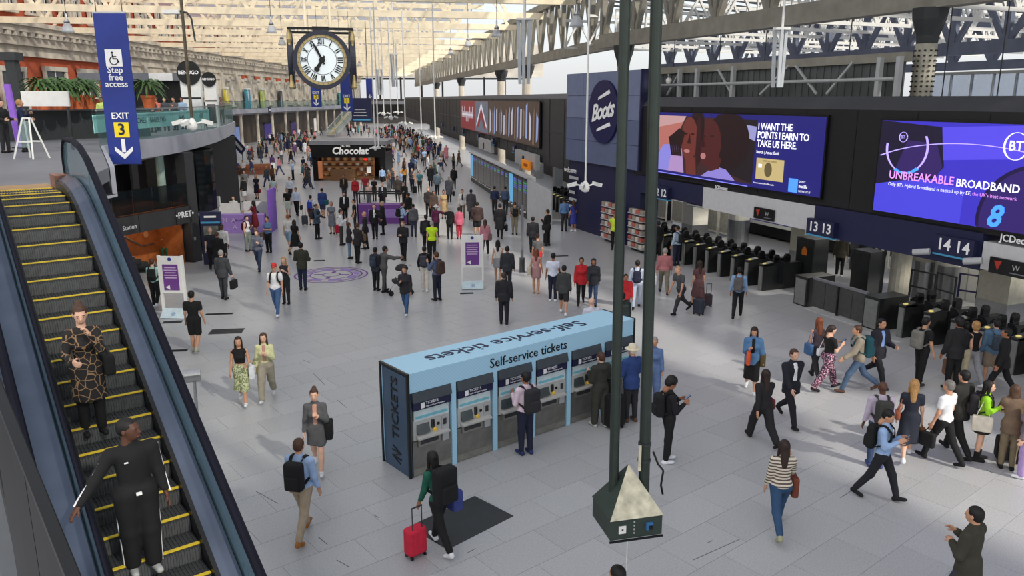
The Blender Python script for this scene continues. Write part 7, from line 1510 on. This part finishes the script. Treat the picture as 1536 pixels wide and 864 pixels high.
P(404, 379, 186, 'woman in a blue top holding a brown jacket', 'tee', (92, 120, 160), 'leggings', BLK, 'bun', H_DBR, fem=True, skin=1, al='fold', ar='fold', ht=1.68, acc=[bag((92, 78, 68), 1, 'elbow', (.3, .18, .4), 'brown folded jacket')])
P(373, 377, 120, 'woman in a white vest with striped trousers and a dark red backpack', 'tank', WHT, 'trousers', (140, 150, 140), 'short', H_BLK, fem=True, skin=0, al='phone', ht=1.68, acc=[backpack((92, 34, 40), .85, what='dark red backpack')])
P(435, 377, 2, 'man in a white t-shirt and pale blue shorts', 'tee', (218, 218, 214), 'shorts', (140, 168, 190), 'short', (150, 90, 60), skin=0, legs='walkA', ht=1.78)
P(444, 381, 20, 'woman in a black dress beside the man in pale blue shorts', 'sdress', BLK, 'mini', BLK, 'long', H_DBR, fem=True, skin=1, legs='walkB', ht=1.62)
P(433, 326, 182, 'man in a black t-shirt and white shorts', 'tee', BLK, 'shorts', (206, 216, 200), 'short', H_DBR, skin=1, ht=1.74)
P(446, 324, 175, 'man in a white shirt carrying a dark bag', 'shirt', (204, 212, 230), 'trousers', BLK, 'short', H_DBR, skin=1, legs='walkA', ht=1.76, acc=[bag(BLK, -1, 'hand', (.36, .14, .28), 'dark bag')])
P(485, 327, 8, 'man in a blue jacket and shorts with a teal bag', 'jacket', (46, 66, 122), 'shorts', (50, 54, 80), 'short', H_BLK, skin=1, legs='apart', ht=1.78, acc=[bag((26, 90, 96), 1, 'shoulder', (.36, .18, .28), 'teal bag')])
P(468, 338, 5, 'person in a white top with a bright blue backpack and a grey suitcase', 'tee', WHT, 'shorts', (90, 40, 60), 'short', H_BLK, skin=1, ht=1.70, acc=[backpack((44, 64, 160), .9, what='bright blue backpack'), suitcase((70, 72, 78), -.45, .1, 'grey suitcase beside the bright blue backpack', (.34, .22, .5))])
P(477, 359, 100, 'man in a slate jacket and black trousers with a dark backpack', 'jacket', (66, 82, 98), 'trousers', BLK, 'short', H_BRN, skin=1, al='phone', ar='phone', ht=1.80, acc=[backpack(DRK, .95, what='dark backpack')])
P(499, 351, 182, 'bald person in a grey dress with a crimson suitcase', 'sdress', (110, 114, 124), 'mini', (110, 114, 124), 'bob', (150, 110, 90), fem=True, skin=1, ht=1.72, acc=[suitcase((178, 24, 60), -.34, .0, 'crimson suitcase beside the grey dress', (.34, .22, .46))])
P(513, 368, 80, 'man in a white top and dark trousers reading', 'shirt', (218, 220, 222), 'trousers', (64, 62, 56), 'short', H_DBR, skin=1, al='phone', ar='phone', ht=1.76)
P(518, 334, 178, 'man in an open black blazer and white shirt behind the reading man', 'jacket', BLK, 'trousers', BLK, 'short', H_BLK, skin=1, ht=1.76, front=WHT)
P(533, 347, 250, 'person in a black t-shirt beside the purple stall', 'tee', BLK, 'trousers', DRK, 'short', H_BLK, skin=1, ht=1.74)
P(525, 388, 70, 'woman in a dark jacket and light jeans in the waiting group', 'jacket', (44, 42, 48), 'trousers', (104, 128, 152), 'bob', H_BRN, fem=True, skin=1, ht=1.64)
P(537, 395, 40, 'man in a dark suit with a tan bag in the waiting group', 'jacket', (38, 36, 38), 'trousers', BLK, 'short', H_BRN, skin=1, al='phone', lean=6, ht=1.76, acc=[bag((126, 100, 74), -1, 'hand', (.42, .14, .32), 'tan bag')])
P(549, 374, 260, 'bald man in a dark suit in the waiting group', 'jacket', (34, 34, 38), 'trousers', BLK, 'bald', H_BRN, skin=1, legs='apart', ht=1.80)
P(563, 359, 180, 'man in a black suit and white shirt facing the camera', 'jacket', BLK, 'trousers', BLK, 'short', (110, 70, 50), skin=0, al='chest', legs='apart', ht=1.80, front=WHT)
P(575, 352, 250, 'woman in a long black coat beside the man in a black suit', 'coat', BLK, 'leggings', BLK, 'bob', (170, 150, 130), fem=True, skin=1, ht=1.76)
P(603, 354, 60, 'man in a light blue shirt with a black backpack at the purple stall', 'shirt', (170, 192, 224), 'trousers', DRK, 'short', H_BRN, skin=0, al='phone', ar='phone', lean=6, ht=1.76, acc=[backpack(BLK, .95, what='black backpack')])
P(621, 355, 350, 'person in a grey top and dark jeans right of the purple stall', 'hoodie', (92, 94, 98), 'trousers', (48, 52, 72), 'short', H_BLK, fem=True, skin=1, ht=1.70)
P(606, 391, 200, 'man in a black top with a grey jacket tied at his waist', 'jacket', (34, 34, 36), 'trousers', BLK, 'short', (130, 80, 60), skin=0, al='fold', ar='fold', legs='apart', shoe=BRN, ht=1.76)
P(649, 391, 4, 'worker in a lime yellow hi-vis waistcoat seen from behind', 'vest', (196, 232, 40), 'trousers', BLK, 'short', H_GRY, skin=0, legs='apart', ht=1.76)
P(640, 379, 3, 'person in black with a dark backpack left of the hi-vis worker', 'jacket', (34, 34, 40), 'trousers', BLK, 'short', H_BLK, skin=2, ht=1.78, acc=[backpack(DRK, .9, what='dark backpack')])
P(655, 356, 20, 'person in a maroon top and white cap holding hands', 'jacket', (92, 36, 70), 'trousers', DRK, 'hat', (220, 216, 216), skin=2, ar='lift', ht=1.66)
P(675, 359, 0, 'woman in black holding hands with the person in maroon', 'jacket', BLK, 'trousers', BLK, 'short', H_GRY, fem=True, skin=1, al='lift', ht=1.68)
P(689, 359, 0, 'woman in a pink jacket and red trousers', 'jacket', (196, 98, 120), 'leggings', (170, 40, 60), 'short', H_BLK, fem=True, skin=2, ht=1.64)
P(716, 355, 4, 'large man in a brown jacket and dark shorts', 'jacket', (66, 50, 48), 'shorts', (30, 30, 34), 'short', H_BLK, skin=1, ht=1.80, build=1.14)
P(750, 358, 2, 'man in a long black coat carrying a black bag', 'coat', (30, 30, 34), 'trousers', BLK, 'short', H_BLK, skin=1, legs='walkA', ht=1.82, build=1.06, acc=[bag(BLK, 1, 'hand', (.36, .14, .3), 'black bag')])
P(728, 383, 6, 'woman in a dusty pink jacket and black leggings', 'jacket', (178, 120, 132), 'leggings', BLK, 'long', H_BRN, fem=True, skin=1, legs='walkB', ht=1.68, acc=[bag((96, 80, 80), 1, 'shoulder', (.3, .14, .3), 'taupe bag')])
P(694, 327, 178, 'woman in a white cardigan and dark top with khaki trousers', 'jacket', (206, 204, 200), 'trousers', (110, 98, 80), 'short', H_DBR, fem=True, skin=1, legs='walkA', ht=1.74, front=(40, 40, 44))
P(666, 328, 176, 'woman in a mustard beige dress', 'sdress', (176, 150, 110), 'mini', (176, 150, 110), 'bun', H_BLK, fem=True, skin=2, ht=1.70)
P(643, 325, 160, 'man with a dark jacket over his arm in the middle crowd', 'jacket', (44, 40, 42), 'trousers', BLK, 'short', (160, 120, 100), skin=0, ht=1.76)
P(651, 330, 160, 'person in a brown jacket with a brown bag in the middle crowd', 'jacket', (74, 58, 50), 'trousers', DRK, 'short', H_BLK, skin=2, ht=1.72)
P(565, 436, 20, 'woman with a dark backpack in the family by the pushchair', 'jacket', (44, 48, 54), 'trousers', BLK, 'short', H_BLK, fem=True, skin=2, ht=1.64, acc=[backpack((50, 60, 76), .9, what='slate backpack')])
P(577, 438, 60, 'man in a grey tracksuit reaching over the pushchair', 'hoodie', (86, 84, 84), 'trousers', (78, 76, 78), 'short', H_BLK, skin=2, legs='apart', al='reach', ar='lift', lean=6, ht=1.72)
P(609, 472, 188, 'woman in a dark jacket and blue jeans walking beside the pushchair', 'jacket', (42, 40, 44), 'trousers', (58, 90, 130), 'short', H_DBR, fem=True, skin=1, legs='walkA', ar='phone', shoe=WHT, ht=1.66)
P(638, 437, 4, 'woman in a black top and white trousers with a patterned backpack', 'shirt', BLK, 'trousers', (220, 214, 204), 'short', H_BLK, fem=True, skin=2, al='pocket', legs='apart', shoe=WHT, ht=1.70, acc=[backpack((62, 64, 74), .95, what='patterned dark backpack')])
P(656, 451, 310, 'man in a slate blue shirt with a brown backpack', 'shirt', (86, 98, 126), 'trousers', (34, 38, 54), 'short', H_BRN, skin=1, al='strap', ht=1.76, acc=[backpack((72, 52, 42), 1.0, what='brown backpack')])
P(411, 304, 2, 'person in a mint white t-shirt and dark jeans beyond the lilac counter', 'tee', (200, 220, 216), 'trousers', NVY, 'short', H_BLK, skin=1, ht=1.76)
P(436, 303, 180, 'man in a white shirt just behind the man in white shorts', 'shirt', (214, 218, 226), 'trousers', DRK, 'short', H_BLK, skin=1, ht=1.72)
P(574, 282, 2, 'man in a light blue shirt and dark shorts near the chocolate kiosk', 'shirt', (150, 178, 216), 'shorts', BLK, 'short', H_BLK, skin=1, legs='walkA', ht=1.72)
P(517, 300, 178, 'man in a black jacket with a mustard print', 'jacket', (34, 32, 30), 'trousers', (44, 52, 62), 'short', H_BLK, skin=2, ht=1.78, front=(180, 130, 40))
P(534, 304, 180, 'woman in a red jacket in front of the chocolate kiosk', 'jacket', (160, 34, 40), 'trousers', (60, 44, 60), 'bob', H_BRN, fem=True, skin=1, ht=1.74)
P(549, 299, 180, 'person in a red top beside the woman in a red jacket', 'tee', (150, 44, 50), 'trousers', GRY, 'short', H_BLK, skin=2, ht=1.80)
P(554, 312, 182, 'woman in a pale pink top behind the purple stall', 'tank', (206, 170, 160), 'trousers', GRY, 'short', H_BRN, fem=True, skin=0, ht=1.66)
P(562, 302, 182, 'woman in a black top and white mask in mid concourse', 'tee', BLK, 'trousers', DRK, 'bob', H_BLK, fem=True, skin=1, ht=1.66)
P(575, 316, 180, 'man in a black jacket and white shirt behind the purple stall', 'jacket', DRK, 'trousers', DRK, 'short', H_GRY, skin=0, ht=1.78, front=WHT)
P(597, 303, 176, 'man in a dark jacket standing beyond the purple stall', 'jacket', (52, 46, 42), 'trousers', BLK, 'short', H_BLK, skin=2, ht=1.80)
P(608, 312, 200, 'person in black bending beyond the purple stall', 'jacket', BLK, 'trousers', BLK, 'short', H_BRN, skin=1, ht=1.70, lean=8)
P(607, 279, 2, 'woman in a mustard top walking away', 'tee', (190, 132, 50), 'leggings', BLK, 'long', H_DBR, fem=True, skin=2, ht=1.66)
P(614, 338, 300, 'tall person in black right of the purple stall', 'jacket', BLK, 'trousers', BLK, 'short', H_BLK, skin=2, ht=1.84)
P(656, 293, 2, 'person in a grey blue top and black trousers in the far middle', 'jacket', (96, 112, 124), 'trousers', BLK, 'short', H_BLK, skin=1, ht=1.76)
P(674, 303, 4, 'person in a grey coat with a black bag in the far middle', 'coat', (82, 84, 90), 'leggings', DRK, 'short', H_GRY, skin=1, ht=1.78, acc=[bag(BLK, 1, 'hand', (.3, .12, .3), 'black bag')])
P(681, 284, 2, 'person in black walking away left of the departure board', 'jacket', BLK, 'trousers', BLK, 'short', H_BLK, skin=1, ht=1.78)
P(646, 280, 178, 'person in a dark coat in the far middle', 'coat', (36, 36, 40), 'trousers', BLK, 'short', H_BLK, skin=1, ht=1.74)
P(630, 290, 178, 'person in a teal top with a dark suitcase in the far middle', 'tee', (74, 130, 140), 'trousers', DRK, 'short', H_BRN, skin=1, ht=1.72, acc=[suitcase(BLK, .4, .2, 'dark suitcase beside the teal top', (.34, .22, .52))])
P(758, 322, 2, 'person in a slate top by the departure board', 'shirt', (70, 84, 112), 'trousers', DRK, 'short', H_BLK, skin=1, hd=False, ht=1.74)
P(742, 322, 2, 'person in navy by the departure board', 'shirt', (40, 52, 84), 'trousers', DRK, 'short', H_BLK, skin=1, ht=1.76)
P(772, 352, 350, 'person in beige trousers with a dark backpack below the departure board', 'tee', (120, 112, 96), 'trousers', (140, 130, 112), 'short', H_BRN, skin=1, ht=1.74, acc=[backpack(BLK, .95, what='dark backpack')])
P(707, 330, 2, 'person in a grey coat with dark shorts before the departure board', 'coat', (70, 68, 70), 'trousers', DRK, 'short', H_BLK, skin=1, ht=1.80)
# -- left middle
P(337, 398, 176, 'man in a white shirt and dark waistcoat by the information totem', 'shirt', (214, 212, 208), 'trousers', DRK, 'short', H_BLK, skin=3, ht=1.78)
P(330, 410, 10, 'person in a long black coat behind the grey suited man', 'coat', BLK, 'trousers', BLK, 'short', H_BRN, skin=1, ht=1.72)
P(320, 404, 150, 'older man in a dark t-shirt beside the information totem', 'tee', (34, 38, 50), 'trousers', BLK, 'short', (190, 150, 130), skin=0, ht=1.76)
P(384, 352, 270, 'woman in a long dark red dress at the lilac counter', 'sdress', (106, 24, 34), 'skirt', (106, 24, 34), 'long', H_BLK, fem=True, skin=1, al='reach', ht=1.80)
P(353, 338, 180, 'seated man in a white shirt behind the lilac counter', 'shirt', (216, 214, 208), 'trousers', BLK, 'short', H_BRN, skin=0, ht=1.66)
P(367, 303, 300, 'person in black with a white bag strap near the white boards', 'jacket', BLK, 'skirt', (206, 206, 206), 'short', H_BRN, fem=True, skin=1, ht=1.70)
P(386, 298, 182, 'woman in a navy dress with a red handbag', 'sdress', (32, 36, 56), 'mini', (32, 36, 56), 'long', H_BLO, fem=True, skin=1, ht=1.70, acc=[bag((150, 40, 44), -1, 'hand', (.3, .14, .26), 'red handbag')])
P(368, 290, 178, 'person in a grey jacket pushing a pram near the bench', 'jacket', (120, 122, 124), 'trousers', DRK, 'short', H_BLK, skin=1, ht=1.72)
# seated on the stair and on the bench
p = G(247, 391); person(Vector((p.x, p.y+.25, .02)), 165, 'person in a navy top and green trousers sitting on the stair', 'tee', (36, 46, 66), 'trousers', (24, 92, 62), 'short', H_GRY, skin=1, legs='sit', al='phone', ar='phone', shoe=DRK, nod=16)
for i, (x, tcol, lab) in enumerate(((338, (210, 212, 214), 'person in a white top sitting on the curved bench'), (356, (60, 72, 150), 'person in blue sitting on the curved bench'), (366, (222, 222, 224), 'person in a white t-shirt leaning on the curved bench'))):
    p = G(x, 263); person(Vector((p.x, p.y-.1, .04)), 178, lab, 'tee', tcol, 'trousers', DRK, 'short', H_BLK, skin=1+i % 2, legs='sit', al='elbow', ar='elbow')
# balcony people
for i, (x, y, Y, tcol, hc, lab, fc) in enumerate(((2, 172, 23.6, (40, 42, 40), H_BLK, 'dark-haired person in a khaki top on the balcony landing at the left edge', 100), (30, 166, 24, (34, 44, 76), H_BLO, 'blonde person in a navy jacket seated behind the purple post', 60), (152, 150, 36, (190, 210, 120), H_BLK, 'cafe guest in a lime top left of the blue banner', 170), (163, 152, 37, (200, 190, 190), H_BLO, 'blonde cafe guest touching the blue banner edge', 180),
        (226, 148, 38, (60, 60, 66), H_BLK, 'cafe guest in dark grey right of the blue banner', 180), (234, 150, 39.5, (196, 110, 90), H_BRN, 'cafe guest in salmon right of the blue banner', 200), (246, 149, 40, (70, 74, 80), H_BLK, 'cafe guest resting chin on hand', 150), (260, 149, 41, (90, 84, 84), H_BLK, 'cafe guest in brown grey near the white sign stand', 190), (272, 146, 42, (160, 184, 210), H_BLK, 'man in a pale blue shirt beside the white sign stand', 180), (316, 150, 50, (150, 60, 60), H_RED, 'red-haired cafe guest behind the curved glass', 200), (304, 150, 47, (60, 64, 70), H_BLK, 'cafe guest in dark clothes behind the curved glass', 170), (331, 152, 52, (120, 110, 100), H_BRN, 'cafe guest at the end of the curved glass', 160))):
    q = AY(x, y, Y); person(Vector((q.x, Y, BZ)), fc, lab, 'shirt', tcol, 'trousers', DRK, 'short', hc, skin=i % 3, ht=1.60 if i > 1 else 1.5, al='chest' if i % 2 else 'elbow', ar='elbow', res=.034, legs='stand')
# pushchair
p = G(599, 441); t = thing('pushchair', 'black pushchair in front of the man in a grey tracksuit', 'pushchair', p, R(-70)); m = cloth(DRK)
link('seat', npmesh('seat', [net([('b', (0, 0, .5), (.2, .24, .08), .06), ('b', (0, .22, .72), (.2, .08, .26), .06)], .03)[:2]]), t, m); link('hood', npmesh('hood', [net([('e', (0, .12, .95), (.24, .24, .18))], .03, clips=[(2, .9, -1)])[:2]]), t, m)
fr = MB()
for sx in (-.22, .22): fr.tube((sx, -.35, .1), (sx, .45, 1.05), .018, n=6); fr.tube((sx, .4, .1), (sx, -.1, .6), .018, n=6)
fr.tube((-.22, .45, 1.05), (.22, .45, 1.05), .02, n=6); fr.obj('frame', M_steel, t)
for sx in (-.24, .24):
    for y in (-.35, .4): MB().tube((sx-.02, y, .1), (sx+.02, y, .1), .1, n=12).obj('wheel', M_black2, t)
# ================================================================ the distant crowd: one mesh per figure, shared between look-alikes
def far_mesh(top, bot, fem, legs, hair):
    J = joints(legs, 'down', random.choice(['down', 'phone', 'fwd']), 0, fem); tp, hem = top_prims(J, fem, top, 1); bt, _ = bot_prims(J, bot, 2)
    pr = body_prims(J, fem, 0)+tp+bt; hp = J['head']
    for n in 'LR': pr += shoe_prims(J, n, False, 2)+[('c', J['wr'+n], J['hand'+n], .03, .032, 0)]
    pr += [('e', (hp[0], hp[1], hp[2]-.01), (.078, .092, .112), 0, 0, 0), ('e', (hp[0], hp[1]-.03, hp[2]+.035), (.088, .1, .096), 0, 0, 3)]
    if hair == 'long': pr.append(('c', (hp[0], hp[1]-.08, hp[2]), (hp[0], hp[1]-.1, hp[2]-.28), .075, .05, 3, .6))
    v, f, l = net(pr, .045, k=.02, labels=True); v[:, 2] -= J['minz']; return npmesh('figure', [(v, f)], [SKIN[1], cloth(DRK), cloth(DRK), hairm(H_BLK)], l)
FARM = [far_mesh(*a) for a in (('tee', 'trousers', False, 'stand', 's'), ('shirt', 'trousers', False, 'walkA', 's'), ('jacket', 'trousers', False, 'walkB', 's'), ('tee', 'shorts', False, 'walkA', 's'), ('jacket', 'leggings', True, 'walkB', 'long'), ('tank', 'trousers', True, 'stand', 'long'), ('shirt', 'mini', True, 'walkA', 'long'), ('coat', 'trousers', False, 'stand', 's'))]
TC = [('black', BLK, 9), ('dark grey', (60, 62, 66), 6), ('white', WHT, 6), ('navy', (36, 42, 74), 5), ('red', (172, 44, 44), 3), ('light blue', (150, 178, 214), 4), ('beige', (186, 168, 140), 3), ('pink', (204, 130, 140), 2), ('green', (60, 96, 70), 2), ('brown', (96, 66, 50), 3), ('teal', (50, 120, 124), 2), ('purple', (106, 70, 130), 1)]
BC = [('black', BLK), ('navy', NVY), ('blue', JEAN), ('beige', TAN), ('grey', GRY)]
tw = [c for c in TC for _ in range(c[2])]
zones = [((572, 720), (196, 226), 118, 'far crowd right of the chocolate kiosk'), ((578, 690), (226, 262), 34, 'just right of the chocolate kiosk'), ((388, 476), (202, 238), 66, 'far crowd left of the chocolate kiosk'), ((372, 472), (238, 285), 26, 'just left of the chocolate kiosk'), ((580, 690), (262, 290), 9, 'between kiosk and departure board'), ((478, 570), (196, 206), 24, 'far behind the chocolate kiosk')]
placed = [Vector(o.location) for o in COL.objects if o.get('category') == 'person']; cands = []
for (x0, x1), (y0, y1), n, zone in zones:
    k = 0; tries = 0
    while k < n and tries < 4000:
        tries += 1; x, y = random.uniform(x0, x1), random.uniform(y0, y1); p = G(x, y); p.z = 0
        if p.x < -40.0 or (p-V0).dot(VN) < 1.2 or any((p-q).length < .75 for q in placed): continue
        if abs(p.x-CK.x) < 4 and CK.y-1 < p.y < CK.y+6.5: continue
        placed.append(p); k += 1; cands.append((p.y, len(placed), p, zone))
cands.sort()
n_named = sum(1 for o in COL.objects if o.get('category') == 'person')
pal = [SKIN[0], SKIN[1], SKIN[3], hairm(H_BLK), hairm(H_BRN), hairm(H_BLO)]+[cloth(c[1]) for c in TC]; bv, bf, bl, bo = [], [], [], 0
FG = []
for me in FARM:
    co_ = np.empty(len(me.vertices)*3, np.float32); me.vertices.foreach_get('co', co_); fv = np.empty(len(me.loops), np.int32); me.loops.foreach_get('vertex_index', fv); mi = np.empty(len(me.polygons), np.int32); me.polygons.foreach_get('material_index', mi); FG.append((co_.reshape(-1, 3), fv.reshape(-1, 4), mi))
for j, (_, _, p, zone) in enumerate(cands):
    tn, tcol, _ = random.choice(tw); bn, bcol = random.choice(BC); fi = random.randrange(8); me = FARM[fi]; rz = random.uniform(0, 6.28); s = random.uniform(.93, 1.05)
    if j < 300-n_named:                                # the nearest ones singly
        lab = 'distant person in %s top and %s %s, %s' % (tn, bn, ('trousers', 'trousers', 'trousers', 'shorts', 'leggings', 'trousers', 'skirt', 'trousers')[fi], zone)
        o = bpy.data.objects.new('person', me); COL.objects.link(o); o.location = p; o.rotation_euler = (0, 0, rz); o.scale = (s, s, s)
        for i, m in enumerate((SKIN[random.choice((0, 1, 1, 2, 3))], cloth(tcol), cloth(bcol), hairm(random.choice((H_BLK, H_DBR, H_BRN, H_BLO, H_GRY))))): o.material_slots[i].link = 'OBJECT'; o.material_slots[i].material = m
        tag(o, lab, 'person', 'people '+zone)
    else:                                              # the farthest as one crowd
        v, f, mi = FG[fi]; c_, s_ = math.cos(rz), math.sin(rz); w_ = np.stack([v[:, 0]*c_-v[:, 1]*s_, v[:, 0]*s_+v[:, 1]*c_, v[:, 2]], 1)*s+np.array(p)
        lut = np.array([random.randrange(3), 6+[c[0] for c in TC].index(tn), 6+random.choice((0, 0, 1, 3, 6)), 3+random.randrange(3)]); bv.append(w_); bf.append(f+bo); bl.append(lut[mi]); bo += len(v)
cm = npmesh('crowd', [(np.concatenate(bv), np.concatenate(bf))], pal, np.concatenate(bl))
tag(link('crowd', cm), 'dense far crowd at the back of the concourse', 'crowd', kind='stuff')
